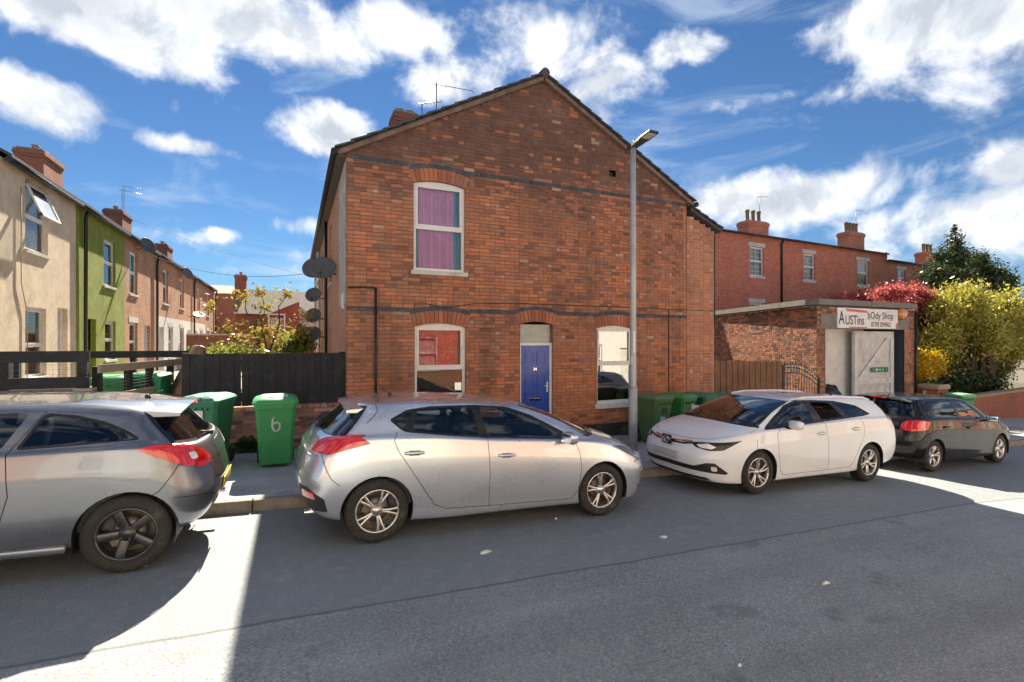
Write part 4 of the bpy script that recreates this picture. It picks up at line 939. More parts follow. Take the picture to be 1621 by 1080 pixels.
grey = dict(k=.84, L=4.0, W=.855, xrw=.62, xfw=3.13, tr=.318, rimr=.215, rim='five', rimmat=ALLOYD, paint=GREY,
    rings=[(.5, 3.6, 0, .2, .2, 0, [(0, .24), (4, .21)]), (.32, 3.7, .62, .3, .4, 0, [(0, .24), (4, .2)]),
        (.12, 3.87, .81, .4, .5, 0, [(0, .30), (.3, .30), (.95, .25), (2.9, .2), (4, .22)]),
        (.03, 3.96, .84, .45, .55, 0, [(0, .43), (1, .36), (3, .32), (4, .34)]),
        (0, 4.0, .855, .48, .6, 0, [(0, .60), (1, .58), (3, .53), (4, .5)]),
        (.05, 3.96, .852, .50, .6, 0, [(0, .82), (1, .84), (3, .75), (4, .66)]),
        (.12, 3.83, .822, .46, .6, 0, [(.1, .97), (.6, 1.025), (1.3, 1.0), (2.7, .92), (3.4, .86), (3.83, .74)]),
        (.15, 3.55, .802, .42, .5, .05, [(.1, .995), (.6, 1.055), (1.3, 1.03), (2.7, .95), (3.55, .87)]),
        (.18, 3.10, .772, .38, .3, .02, [(.15, 1.01), (.6, 1.075), (1.3, 1.05), (2.8, .97), (3.10, 1.0)]),
        (.34, 2.70, .70, .34, .26, .01, [(.3, 1.20), (1, 1.255), (2, 1.24), (2.70, 1.2)]),
        (.48, 2.24, .605, .28, .2, .01, [(.42, 1.36), (1, 1.41), (1.8, 1.415), (2.24, 1.39)]),
        (.56, 2.05, .43, .2, .2, 0, [(.5, 1.40), (1, 1.455), (1.9, 1.445), (2.05, 1.43)]), (.7, 1.9, 0, .2, .2, 0, [(.6, 1.42), (1.1, 1.478), (1.9, 1.465)])],
    glass=[('rear_side_window', [(.61, 1.115), (1.34, 1.065), (1.22, 1.345), (1.05, 1.325), (.85, 1.26), (.70, 1.18)], PRIVGLASS), ('front_door_window', [(1.45, 1.06), (2.5, .995), (2.6, 1.01), (2.42, 1.15), (2.16, 1.29), (1.9, 1.36), (1.33, 1.372)], CARGLASS)],
    dlo=[(.57, 1.105), (1.37, 1.045), (1.235, 1.37), (1.03, 1.345), (.83, 1.28), (.67, 1.19)],
    st_glass=[('windscreen', [(8.75, 8.06), (13, 8.06), (13, 9.93), (8.9, 9.93)], CARGLASS), ('rear_window', [(-.1, 8.2), (2.75, 8.25), (2.75, 9.75), (-.1, 9.85)], PRIVGLASS)],
    st_trim=[('rear_window_trim', [(-.1, 8.05), (2.95, 8.05), (2.95, 9.9), (-.1, 10.0)]), ('cowl', [(8.6, 7.86), (13, 7.86), (13, 8.06), (8.6, 8.06)])],
    lamps=[('reversing_lamp', 'rear', [(.64, .885), (.71, .885), (.71, .945), (.64, .945)], WHTLAMP, .009, 'pair'),
        ('tail_lamp', 'rear', [(.44, .835), (.62, .80), (.80, .85), (1.08, 1.01), (.92, 1.035), (.70, 1.03), (.54, .95)], REDLAMP, .007, 'pair'),
        ('headlamp', 'front', [(.50, .64), (.70, .60), (1.1, .70), (1.2, .84), (.8, .76)], WHTLAMP, .003, 'pair'), ('grille', 'front', [(-.1, .58), (.45, .60), (.45, .68), (-.1, .68)], BLKPLAS, 0, 'merge')],
    seams=[('side', [(1.40, 1.03), (1.36, .70), (1.42, .40), (1.52, .30), (2.5, .272), (2.70, .27), (2.78, .36), (2.80, .60), (2.76, .82), (2.66, .96)], False), ('side', [(1.235, 1.38), (1.40, 1.03)], False), ('rear', [(.82, .87), (1.02, .66), (1.12, .60)], False), ('rear', [(0, .64), (.45, .66), (.52, .84)], False), ('rear', [(.40, .50), (.62, .56), (.92, .59)], False),
        ('st', [(8.4, 6.25), (9.5, 6.15), (11, 6.12), (13, 6.1)], False), ('st', [(8.4, 6.25), (8.5, 7), (8.6, 7.86)], False)],
    doors=[('front_door', [(1.40, 1.03), (1.36, .70), (1.42, .40), (1.52, .30), (2.5, .272), (2.70, .27), (2.78, .36), (2.80, .60), (2.76, .82), (2.66, .97)])],
    handles={'front_door': (1.58, .87)}, hood_st=[(8.4, 6.25), (9.5, 6.15), (11, 6.12), (13, 6.1), (13, 7.86), (8.6, 7.86), (8.5, 7)],
    cabin=(.7, 2.9, .92), seat_x=1.65, dash_x=2.8, mirror=(2.55, 1.02), aerial=(.70, 1.45, .06, .12), rear_plate=(-.006, .56, -.06), front_plate=(4.0, .46),
    extra=[spoiler(.66, .30, 1.43, 1.405, .56, GREY), rear_wiper(.17, 0, 1.02, .04, .34, .06), front_wipers(3.04, 1.01, .8), sill(1.0, 2.8, .82, .25, GREY), exhaust(.06, -.55, .27)])
# ================================================================ the gable-ended house
GW = PF((0, 9.5, 0), (1, 0, 0), (0, -1, 0))
XL_, XR_, EZ, AZ_, AX_ = .87, 9.0, 5.47, 7.64, 4.935
house = thing('gable_house', 'tall red brick end house with a blue front door and dark verge tiles', 'house', (4.9, 9.5, g(4.9)))
WIN = [(2.12, 3.17, 3.38, 5.16), (2.14, 3.19, .56, 2.35), (6.34, 7.37, .56, 2.36)]; DOOR = (4.40, 5.20, -.08, 2.42)
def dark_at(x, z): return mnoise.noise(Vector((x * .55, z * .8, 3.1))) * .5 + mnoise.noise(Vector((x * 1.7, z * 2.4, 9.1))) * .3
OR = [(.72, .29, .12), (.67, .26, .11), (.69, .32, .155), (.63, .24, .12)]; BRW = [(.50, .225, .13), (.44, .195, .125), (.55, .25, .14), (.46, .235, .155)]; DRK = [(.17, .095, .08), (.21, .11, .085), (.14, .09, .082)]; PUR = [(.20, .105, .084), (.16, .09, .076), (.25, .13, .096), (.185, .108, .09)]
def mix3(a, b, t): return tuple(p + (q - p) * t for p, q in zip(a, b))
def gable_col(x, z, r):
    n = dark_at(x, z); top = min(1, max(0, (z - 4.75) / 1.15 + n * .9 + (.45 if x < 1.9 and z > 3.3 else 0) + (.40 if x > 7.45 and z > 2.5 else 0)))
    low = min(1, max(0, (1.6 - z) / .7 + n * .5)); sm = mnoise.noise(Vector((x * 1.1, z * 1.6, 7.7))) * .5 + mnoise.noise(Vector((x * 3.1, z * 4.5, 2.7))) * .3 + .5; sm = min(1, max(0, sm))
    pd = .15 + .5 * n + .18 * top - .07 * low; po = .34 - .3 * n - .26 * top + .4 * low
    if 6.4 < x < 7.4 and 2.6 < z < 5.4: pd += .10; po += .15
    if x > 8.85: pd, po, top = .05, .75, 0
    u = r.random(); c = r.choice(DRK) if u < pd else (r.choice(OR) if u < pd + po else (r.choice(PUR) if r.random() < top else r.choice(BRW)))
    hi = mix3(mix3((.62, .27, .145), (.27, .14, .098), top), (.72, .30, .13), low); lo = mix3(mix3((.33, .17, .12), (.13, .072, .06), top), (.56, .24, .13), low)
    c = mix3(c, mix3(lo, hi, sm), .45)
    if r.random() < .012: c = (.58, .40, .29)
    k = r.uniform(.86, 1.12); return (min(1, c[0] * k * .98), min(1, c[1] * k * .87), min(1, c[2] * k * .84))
PITCH = .0740; Z0 = 2.567 - PITCH * 40
STRING_ROWS = (2.567, 2.567 + PITCH * 38)
def gable_iv(z):
    if z < EZ: iv = [(XL_, XR_)]
    else:
        k = (z - EZ) / (AZ_ - EZ); iv = [(XL_ + k * (AX_ - XL_), XR_ - k * (XR_ - AX_))]
        if iv[0][1] - iv[0][0] < .2: return []
    for (a0, a1, b0, b1) in WIN:
        v = arch_void(a0, a1, b0 - .075, b1, .07, .25 + .09, z)
        if v: iv = sub_iv(iv, *v)
    v = arch_void(DOOR[0], DOOR[1], -1, DOOR[3], .07, .25 + .08, z)
    if v: iv = sub_iv(iv, *v)
    if 5.80 < z < 5.95: iv = sub_iv(iv, 6.68, 6.86)
    for s in STRING_ROWS:
        if s < z < s + PITCH: return []
    return iv
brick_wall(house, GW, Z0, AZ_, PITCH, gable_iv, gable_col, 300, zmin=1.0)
# dark painted string courses
BAND = MT('blue_black_brick', (.050, .060, .080), .7, .35, 10, .3, 60, dirt=(.16, .17, .19), dsc=4)
for s in STRING_ROWS:
    sc_ = MB(); ivs = [(XL_, XR_)]
    for (a0, a1, b0, b1) in WIN:
        v = arch_void(a0, a1, b0, b1, .07, .34, s + .03)
        if v: ivs = sub_iv(ivs, *v)
    v = arch_void(DOOR[0], DOOR[1], -1, DOOR[3], .07, .33, s + .03)
    if v: ivs = sub_iv(ivs, *v)
    for (p, q) in ivs: sc_.pbox(GW, p, q, s - .004, s + PITCH - .008, -.03, -.006)
    crs = sc_.build('string_course', MATS['mortar_220'], house)
    me = None
    for (p, q) in ivs:
        n = max(1, round((q - p) / .225)); l = (q - p) / n
        for i in range(n):
            if me is None:
                b = MB(); b.box(0, .215, -.012, .006, 0, .064, bev=.003); me = b.build('band_brick', BAND, crs); o = me
                for vv in me.data.vertices: pass
                me.matrix_local = Matrix.Identity(4)
            else: o = me.copy(); C.objects.link(o); setparent(o, crs)
            o.matrix_local = base_m(house).inverted() @ Matrix.Translation((p + i * l + .003, 9.5 + random.uniform(-.002, .002), s + .002)); o.scale = ((l - .008) / .215, 1, 1)
    # the first brick's mesh was made relative to its parent: shift it back to its own origin
    im = base_m(house)
    for vv in me.data.vertices: vv.co = im @ vv.co
RED = (.48, .17, .095)
for (a0, a1, b0, b1) in WIN: arch_bricks(house, GW, a0, a1, b1, .07, .25, 13, RED, BAND, .09)
arch_bricks(house, GW, DOOR[0], DOOR[1], DOOR[3], .07, .25, 11, RED, BAND, .08)
RVM = brick_tex('reveal_brick', 1, (.50, .22, .125), (.42, .18, .11), (.38, .31, .24))
for (a0, a1, b0, zt) in [(w_[0], w_[1], w_[2] - .08, w_[3] - .08) for w_ in WIN] + [(DOOR[0], DOOR[1], -.5, DOOR[3] - .06)]:
    for a in (a0, a1): rv = MB(); rv.add([GW.p(a, b0, 0), GW.p(a, b0, -.2), GW.p(a, zt, -.2), GW.p(a, zt, 0)], [(0, 1, 2, 3)]); rv.build('reveal', RVM, house)
PINK = MT('pink_curtain', (.82, .42, .74), .9, .08, 3); BLUEC = MT('blue_curtain', (.22, .46, .66), .9, .10, 3); REDC = MT('red_curtain', (.78, .035, .06), .9, .2, 3, dirt=(.75, .45, .45), dsc=13)
window(house, GW, *WIN[0], .07, .48, curtain=[(2.15, 2.27, 3.40, 5.12, BLUEC), (2.25, 2.98, 3.40, 5.12, PINK), (2.96, 3.14, 3.40, 5.12, BLUEC)], sillw=.07)
window(house, GW, *WIN[1], .07, .50, curtain=[(2.16, 3.08, 1.45, 2.30, REDC)], sillw=.07)
window(house, GW, *WIN[2], .07, .50, gl=RGLASS, curtain=[(6.36, 7.34, 1.5, 2.3, MT('orange_blind', (.55, .20, .08), .8, .15, 3))], sillw=.10, sillm=UPVC)
DBLUE = MT('blue_door_paint', (.02, .07, .40), .3, .10, 6, coat=.2)
dr = door(house, GW, DOOR[0], DOOR[1], DOOR[2], 1.96, DBLUE, UPVC, -.09, fan=2.36)
m = MB(); m.pbox(GW, 4.66, 4.94, .70, .765, -.09, -.082); m.pbox(GW, 4.69, 4.91, .715, .75, -.082, -.077); m.build('letterbox', CHROME, dr)
m = MB(); m.pbox(GW, 5.075, 5.11, .88, 1.10, -.09, -.080); m.tube([GW.p(5.092, 1.02, -.085), GW.p(5.092, 1.02, -.04), GW.p(4.99, 1.02, -.04)], .009, 8); m.build('door_handle', UPVC, dr)
text('34', 4.755, 1.36, .085, dr, 9.5 + .088, 1.0, CHROME, 'door_number')
# plinth, vent hole, pipes, cables and a drawn shadow line on the gable
m = MB(); m.pbox(GW, 5.22, 9.0, -.6, .10, -.02, .018); m.build('plinth', MT('black_plinth', (.035, .034, .033), .9, .4, 6, .5, 40, dirt=(.16, .13, .10)), house)
m = MB(); m.pbox(GW, .875, 4.38, -.6, .02, -.02, .016); m.build('plinth', MATS['black_plinth'], house)
m = MB(); m.pbox(GW, 6.67, 6.87, 5.79, 5.96, -.14, -.10); m.build('vent_hole', DARKROOM, house)
pipe(house, [GW.p(1.40, z, .03) for z in (3.0, 1.5, .2)] , .022, BLKPIPE, 'cable_conduit'); pipe(house, [GW.p(.90, 2.98, .03), GW.p(1.15, 3.0, .03), GW.p(1.36, 3.0, .03), GW.p(1.40, 2.96, .03)], .018, BLKPIPE, 'cable_conduit')
CB = MT('black_cable', (.015, .015, .016), .6, .2)
pipe(house, [GW.p(*q, .015) for q in ((2.12, 2.60), (2.15, 2.74), (2.35, 2.745), (2.66, 2.665), (3.0, 2.70), (3.35, 2.76), (4.4, 2.80), (5.6, 2.80), (7.3, 2.80), (8.30, 2.78), (9.85, 2.78))], .0065, CB, 'wall_cable_or_shadow', 6)
pipe(house, [GW.p(8.42, z, .015) for z in (2.78, 1.5, -.2)], .010, CB, 'wall_cable_or_shadow', 6)
pipe(house, [GW.p(*q, .012) for q in ((4.6, 5.35), (5.9, 5.02), (7.4, 4.40), (9.0, 3.75))], .0035, CB, 'wall_cable_or_shadow', 5)  # thin dark strand drawn in place of faint diagonal shadow lines
pipe(house, [GW.p(*q, .012) for q in ((1.42, .75), (1.75, .45), (1.76, .1))], .007, CB, 'wall_cable_or_shadow', 5)
# side wall, back and roof
SW = PF((XL_, 0, 0), (0, 1, 0), (-1, 0, 0)); SB = brick_tex('side_brick', 1, (.50, .24, .14), (.40, .18, .115), (.40, .33, .25), dark_amt=.4)
sh = [(13.2, 14.2, 3.5, 5.05), (13.2, 14.2, .9, 2.35), (17.4, 18.4, 3.5, 5.05), (17.4, 18.4, .9, 2.35), (15.4, 16.2, .35, 2.4), (20.5, 21.5, 3.5, 5.05)]
wall_holes(SW, 9.5, 25, -.1, 5.5, sh).build('side_wall', SB, house)
for i, h in enumerate(sh):
    if h[3] - h[2] > 2: door(house, SW, h[0], h[1], h[2], h[3], MT('red_gate_paint', (.30, .04, .03), .5), UPVC)
    else: window(house, SW, *h, 0, .5, curtain=[(h[0] + .05, h[1] - .05, h[2] + .05, h[3] - .05, NET)])
m = MB(); m.pbox(SW, 9.56, 10.9, 2.70, 5.32, 0, .012); m.build('render_patch', MT('peeling_render', (.46, .43, .40), .9, .3, 5, .5, 25, dirt=(.24, .16, .12), dsc=4), house)
m = MB(); m.pbox(SW, 9.86, 10.28, 2.62, 2.92, .002, .02); m.build('wall_plaque', UPVC, house)
m = MB(); m.quad((XL_, 25, -.2), (XR_, 25, -.2), (XR_, 25, 5.5), (XL_, 25, 5.5)); m.quad((XR_, 9.5, -1), (XR_, 25, -1), (XR_, 25, 5.5), (XR_, 9.5, 5.5)); m.add([(XL_, 25, 5.5), (XR_, 25, 5.5), (AX_, 25, AZ_)], [(0, 1, 2)]); m.build('rear_wall', SB, house)
RT = MT('roof_tile', (.075, .073, .075), .85, .35, 6, .5, 30, dirt=(.13, .12, .09), dsc=4)
for sg, xe in ((-1, XL_), (1, XR_)):
    ex = xe + sg * .16; zz = EZ - .16 * (AZ_ - EZ) / (AX_ - XL_) + .05; m = MB()
    A = [Vector((ex, 9.42, zz)), Vector((AX_, 9.42, AZ_ + .06)), Vector((AX_, 25.1, AZ_ + .06)), Vector((ex, 25.1, zz))]; up = Vector((0, 0, .05))
    m.add(A + [q + up for q in A], [(0, 1, 2, 3), (4, 7, 6, 5), (0, 4, 5, 1), (2, 6, 7, 3), (3, 7, 4, 0)] if sg < 0 else [(3, 2, 1, 0), (5, 6, 7, 4), (1, 5, 4, 0), (3, 7, 6, 2), (0, 4, 7, 3)])
    rf = m.build('roof', RT, house)
    # bargeboard mortar and stepped verge tiles
    n = 15; d = Vector((AX_ - ex, 0, AZ_ + .06 - zz)); ln = d.length; u = d.normalized(); nn = Vector((-u.z * sg * -1 if sg < 0 else -u.z, 0, abs(u.x))); nn = Vector((-u.z if u.x > 0 else u.z, 0, abs(u.x)))
    vm = MB(); q0 = Vector((ex, 9.40, zz)) - nn * .06; vm.add([q0, q0 + d, q0 + d + nn * .075, q0 + nn * .075, q0 + Vector((0, .12, 0)), q0 + d + Vector((0, .12, 0)), q0 + d + nn * .075 + Vector((0, .12, 0)), q0 + nn * .075 + Vector((0, .12, 0))], [(0, 1, 2, 3), (4, 7, 6, 5), (0, 3, 7, 4), (0, 4, 5, 1)]); vm.build('verge_bedding', MT('verge_mortar', (.20, .13, .10), .95, .4, 6, .5, 40), rf)
    tp = None
    for i in range(n):
        l = ln / n; b = MB(); p = Vector((ex, 9.355, zz)) + u * (i * l) + nn * (.045 + random.uniform(-.004, .006)); e = u * (l + .05); lift0, lift1 = .0, .028
        vs = []
        for y in (0, .33):
            Yv = Vector((0, y, 0)); vs += [p + Yv + nn * lift1, p + e + Yv + nn * lift0, p + e + Yv + nn * (lift0 + .026), p + Yv + nn * (lift1 + .026)]
        b.add(vs, [(0, 1, 2, 3), (7, 6, 5, 4), (0, 4, 5, 1), (3, 2, 6, 7), (0, 3, 7, 4), (1, 5, 6, 2)]); b.build('verge_tile', RT, rf)
m = MB(); m.tube([(AX_, 9.34, AZ_ + .13), (AX_, 25.1, AZ_ + .13)], .10, 10); m.build('ridge_tile', RT, house)
for sg, x in ((-1, XL_ - .21), (1, XR_ + .21)):
    m = MB(); m.tube([(x, 9.36, 5.42), (x, 25.1, 5.42)], .062, 10); m.build('gutter', BLKPIPE, house); m = MB(); m.box(min(x, x - sg * .2), max(x, x - sg * .2), 9.46, 25, 5.38, 5.41); m.build('soffit', MT('soffit_board', (.10, .09, .08), .8), house)
pipe(house, [(XL_ - .05, 14.9, 5.4), (XL_ - .05, 14.9, .4)], .04, BLKPIPE); pipe(house, [(XL_ - .05, 17.0, 4.2), (XL_ - .25, 16.9, 3.8)], .05, UPVC, 'soil_pipe'); pipe(house, [(XL_ - .06, 19.5, 5.3), (XL_ - .06, 19.5, .5)], .06, UPVC, 'soil_pipe')
CHB = brick_tex('chimney_brick', 0, (.26, .10, .065), (.18, .075, .055), (.2, .165, .13)); FLA = MT('flaunching', (.30, .27, .23), .95)
ch = chimney(house, 2.66, 13.0, 6.2, 7.98, .62, .55, CHB, FLA, 2, (1, 0, 0), .12)
aerial(ch, (3.15, 13.1, 6.6), 1.85, .55, (.8, -.5, 0), 6); aerial(ch, (3.55, 13.1, 6.8), 2.25, 1.05, (1, -.05, 0), 5)
# satellite dishes on the side wall
dish('smoked satellite dish high on the brick side wall, foremost of the upper pair', (.58, 11.6, 3.60), (-.25, -1, .45), .34, (.86, 11.7, 3.5)); dish('smoked satellite dish high on the brick side wall, behind its twin', (.45, 13.0, 3.78), (-.35, -1, .45), .34, (.86, 13.1, 3.6))
for i, (y, z, w_) in enumerate(((15.6, 3.35, 'uppermost'), (15.7, 2.75, 'middle'), (15.6, 2.2, 'lowest'))): dish('small dark satellite dish, %s of three beside the white waste pipe' % w_, (.52, y, z), (-.4, -1, .4), .28, (.86, y + .1, z - .1))
# ---------------------------------------------------------------- narrow paler extension
ext = thing('side_extension', 'narrow pale orange brick extension joined to the gable house', 'extension', (9.45, 9.5, g(9.45)))
EX1 = 9.93
def ext_iv(z):
    if z > 5.18: return []
    return [(XR_ + .012, EX1 if z < 4.82 else XR_ + .012 + (EX1 - XR_) * (5.20 - z) / .38)]
PAL = [(.56, .235, .14), (.51, .205, .125), (.60, .27, .165), (.54, .26, .17)]
def ext_col(x, z, r):
    c = r.choice(PAL); k = r.uniform(.86, 1.12); c = (.62, .45, .35) if r.random() < .02 else c; return tuple(min(1, q * k) for q in c)
brick_wall(ext, PF((0, 9.5, 0), (1, 0, 0), (0, -1, 0)), -.60, 5.2, .0745, ext_iv, ext_col, 300, mortar=(.42, .33, .25), bond='flem')
m = MB(); m.quad((EX1, 9.5, -1), (EX1, 14, -1), (EX1, 14, 4.82), (EX1, 9.5, 4.82)); m.quad((XR_ + .01, 14, -1), (XR_ + .01, 14, 5.2), (EX1, 14, 4.82), (EX1, 14, -1)); m.build('side_wall', SB, ext)
m = MB(); A = [Vector((XR_ + .02, 9.38, 5.26)), Vector((EX1 + .14, 9.38, 4.80)), Vector((EX1 + .14, 14.1, 4.80)), Vector((XR_ + .02, 14.1, 5.26))]; m.add(A + [q + Vector((0, 0, .07)) for q in A], [(3, 2, 1, 0), (4, 5, 6, 7), (0, 1, 5, 4), (1, 2, 6, 5), (2, 3, 7, 6)]); rf = m.build('roof', RT, ext)
for i in range(4):
    b = MB(); t0 = i / 4; p = A[0].lerp(A[1], t0) + Vector((0, -.05, .075)); q = A[0].lerp(A[1], t0 + .27) + Vector((0, -.05, .105)); b.add([p, q, q + Vector((0, 0, .026)), p + Vector((0, 0, .026)), p + Vector((0, .3, 0)), q + Vector((0, .3, 0)), q + Vector((0, .3, .026)), p + Vector((0, .3, .026))], [(0, 1, 2, 3), (3, 2, 6, 7), (1, 5, 6, 2), (0, 4, 5, 1)]); b.build('verge_tile', RT, rf)
pipe(ext, [(EX1 - .03, 9.46, 4.75), (EX1 - .03, 9.46, 2.4)], .012, CB, 'wall_cable_or_shadow', 6)
# ================================================================ terrace on the left
LT = PF((-5.2, 0, 0), (0, 1, 0), (1, 0, 0))
BT = brick_tex('terrace_brick', 1, (.50, .25, .13), (.34, .16, .095), (.46, .38, .28), dark_amt=.45)
def py_(px): return LT.hit(px, 540)[0]
def shell(root, y0, y1, wallm, gz=.5, ez=5.58, holes=(), split=None):
    """front wall with openings, end walls, roof, gutter"""
    if split:
        wall_holes(LT, y0 + .004, y1 - .004, gz - .6, split[0], [h for h in holes if h[3] <= split[0] + .01]).build('ground_floor_wall', split[1], root)
        wall_holes(LT, y0 + .004, y1 - .004, split[0], ez, [h for h in holes if h[2] >= split[0]]).build('wall', wallm, root)
    else: wall_holes(LT, y0 + .004, y1 - .004, gz - .6, ez, holes).build('wall', wallm, root)
    m = MB(); m.quad((-5.2, y0 + .004, gz - .6), (-11.2, y0 + .004, gz - .6), (-11.2, y0 + .004, ez), (-5.2, y0 + .004, ez)); m.add([(-5.2, y0 + .004, ez), (-11.2, y0 + .004, ez), (-8.2, y0 + .004, 7.3)], [(0, 1, 2)])
    m.quad((-5.2, y1 - .004, gz - .6), (-5.2, y1 - .004, ez), (-11.2, y1 - .004, ez), (-11.2, y1 - .004, gz - .6)); m.add([(-5.2, y1 - .004, ez), (-8.2, y1 - .004, 7.3), (-11.2, y1 - .004, ez)], [(0, 1, 2)]); m.quad((-11.2, y0, gz - .6), (-11.2, y1, gz - .6), (-11.2, y1, ez), (-11.2, y0, ez)); m.build('end_wall', BT, root)
    m = MB(); A = [(-5.02, y0, ez - .03), (-5.02, y1, ez - .03), (-8.2, y1, 7.36), (-8.2, y0, 7.36), (-11.4, y0, ez - .03), (-11.4, y1, ez - .03)]; m.add([Vector(q) + Vector((0, 0, .03)) for q in A] + [Vector(q) + Vector((0, 0, .09)) for q in A], [(6, 7, 8, 9), (9, 8, 11, 10), (0, 6, 9, 3), (3, 9, 10, 4), (1, 2, 8, 7), (2, 5, 11, 8), (0, 1, 7, 6), (0, 3, 2, 1), (3, 4, 5, 2)]); m.build('roof', LEAD, root)
    m = MB(); m.tube([(-5.07, y0 + .01, ez - .04), (-5.07, y1 - .01, ez - .04)], .06, 8); m.build('gutter', BLKPIPE, root)
def hole(p0, p1, yt, yb, refpx=None):
    a0, a1 = LT.hit(p0, 540)[0], LT.hit(p1, 540)[0]; rp = refpx or (p0 + p1) / 2; return (a0, a1, LT.hit(rp, yb)[1], LT.hit(rp, yt)[1])
Yc = [py_(q) for q in (-1, 120, 197)]
CREAM = MT('cream_render', (.68, .57, .43), .92, .16, 3, .45, 18, dirt=(.42, .33, .24), dsc=2.4); GREEN = MT('green_render', (.23, .28, .035), .92, .22, 3, .45, 18, dirt=(.145, .185, .03), dsc=2.4)
DPAINT = MT('pale_door', (.66, .64, .60), .5, .1, 3)
# cream house
c = thing('terraced_house', 'cream rendered terraced house with two white casement windows', 'house', (-6.5, (Yc[0] + Yc[1]) / 2, .5), 0, 'terraced houses along the side street')
H = [hole(40, 76, 292, 400), hole(40, 73, 487, 597), hole(91, 107, 488, 640)]; H[2] = (H[2][0], H[2][1], .45, H[2][3])
shell(c, Yc[0], Yc[1], CREAM, holes=H)
window(c, LT, *H[0], 0, .48, lean=.1, curtain=[(H[0][0] + .08, H[0][1] - .08, H[0][2] + .1, H[0][3] - .1, NET)]); window(c, LT, *H[1], 0, .45, curtain=[(H[1][0] + .08, H[1][1] - .08, H[1][2] + .1, H[1][3] - .6, MT('green_blind', (.25, .28, .16), .9))]); door(c, LT, *H[2], DPAINT, UPVC, -.12)
# open casement leaning out of the upper window
m = MB(); zt, zb = H[0][3] - .05, H[0][2] + (H[0][3] - H[0][2]) * .5; a0, a1 = H[0][0] + .06, H[0][1] - .06
def cs(a, t, d=0): return LT.p(a, zt + (zb - zt) * t, -.05 + .28 * t + d)
for (p, q, r_, s_) in ((a0, a0 + .06, 0, 1), (a1 - .06, a1, 0, 1), (a0, a1, 0, .08), (a0, a1, .92, 1)):
    vs = [cs(p, r_), cs(q, r_), cs(q, s_), cs(p, s_), cs(p, r_, .04), cs(q, r_, .04), cs(q, s_, .04), cs(p, s_, .04)]; m.add(vs, [(4, 5, 6, 7), (0, 3, 2, 1), (0, 1, 5, 4), (2, 3, 7, 6), (0, 4, 7, 3), (1, 2, 6, 5)])
cas = m.build('open_casement', UPVC, c); m = MB(); m.add([cs(a0, 0, .02), cs(a1, 0, .02), cs(a1, 1, .02), cs(a0, 1, .02)], [(0, 1, 2, 3)]); m.build('pane', HGLASS, cas)
pipe(c, [(-5.17, Yc[0] + .75, 5.2), (-5.17, Yc[0] + .75, 3.2), (-5.17, Yc[0] + 1.0, 2.6), (-5.17, Yc[0] + 1.0, 1)], .010, MT('cream_cable', (.4, .33, .24), .8), 'wall_cable_or_shadow', 5)
# green house
c = thing('terraced_house', 'green rendered terraced house with a black downpipe', 'house', (-6.5, (Yc[1] + Yc[2]) / 2, .5), 0, 'terraced houses along the side street')
H = [hole(164, 183, 378, 452, 168), hole(166, 183, 508, 570, 170), hole(134, 152, 497, 640, 136)]; H[2] = (H[2][0], H[2][1], .5, 2.62)
shell(c, Yc[1], Yc[2], GREEN, holes=H)
window(c, LT, *H[0], 0, .5); window(c, LT, *H[1], 0, .5); door(c, LT, *H[2], DPAINT, UPVC, -.2)
yp = py_(130); pipe(c, [(-5.07, yp, 5.52), (-5.12, yp, 5.3), (-5.13, yp, .5)], .045, BLKPIPE)
# brick houses with partly white ground floors
WB = MT('white_painted_brick', (.70, .68, .64), .85, .12, 6, .4, 12, dirt=(.45, .40, .34), dsc=2)
yb = [Yc[2] + 4.1 * i for i in range(6)]
LAB = ['plain brick terraced house next to the green rendered house', 'brick terraced house with white painted ground floor, second from the green house', 'brick terraced house with white painted ground floor, third from the green house', 'brick terraced house with white painted ground floor, fourth from the green house', 'plain brick terraced house at the far end of the row']
for i in range(5):
    y0, y1 = yb[i], yb[i + 1]; c = thing('terraced_house', LAB[i], 'house', (-6.5, (y0 + y1) / 2, .55), 0, 'terraced houses along the side street')
    H = [(y0 + .55, y0 + 1.5, 3.65, 5.15), (y0 + .55, y0 + 1.5, 1.25, 2.65), (y0 + 2.35, y0 + 3.2, .55, 2.6)] if i % 2 == 0 else [(y0 + 1.2, y0 + 2.15, 3.65, 5.15), (y0 + 2.2, y0 + 3.15, 1.25, 2.65), (y0 + .5, y0 + 1.35, .55, 2.6)]
    shell(c, y0, y1, BT, .55, holes=H, split=(3.05, WB) if i in (1, 2, 3) else None)
    window(c, LT, *H[0], 0, .5, curtain=[(H[0][0] + .06, H[0][1] - .06, H[0][2] + .06, H[0][3] - .06, NET)]); window(c, LT, *H[1], 0, .5, lintel=STONE); door(c, LT, *H[2], DPAINT, UPVC, -.12)
    if i in (0, 2, 4): pipe(c, [(-5.07, y1 - .1, 5.5), (-5.13, y1 - .1, 5.2), (-5.13, y1 - .1, .55)], .045, BLKPIPE)
    if i in (0, 2, 4):
        yy = {0: 22.3, 2: 30.6, 4: 40.0}[i]; ch = chimney(c, -8.1, yy, 6.6, 8.5, .75, 1.5, CHB if i else brick_tex('chimney_brick_y', 1, (.42, .15, .08), (.32, .12, .07), (.3, .24, .18)), FLA, 2 if i else 2, (0, 1, 0), .22)
        if i == 2: aerial(ch, (-7.8, yy - .5, 8.3), 1.2, .8, (.9, .4, 0)); aerial(ch, (-7.8, yy - .2, 8.3), 1.5, .7, (1, .2, 0))
aerial(thing('roof_aerial', 'tall thin television aerial rising over the cream house roof', 'aerial', (-8.1, 18.0, 7.2)), (-8.1, 18.0, 7.2), 2.9, .25, (1, 0, 0), 6, 'mast')
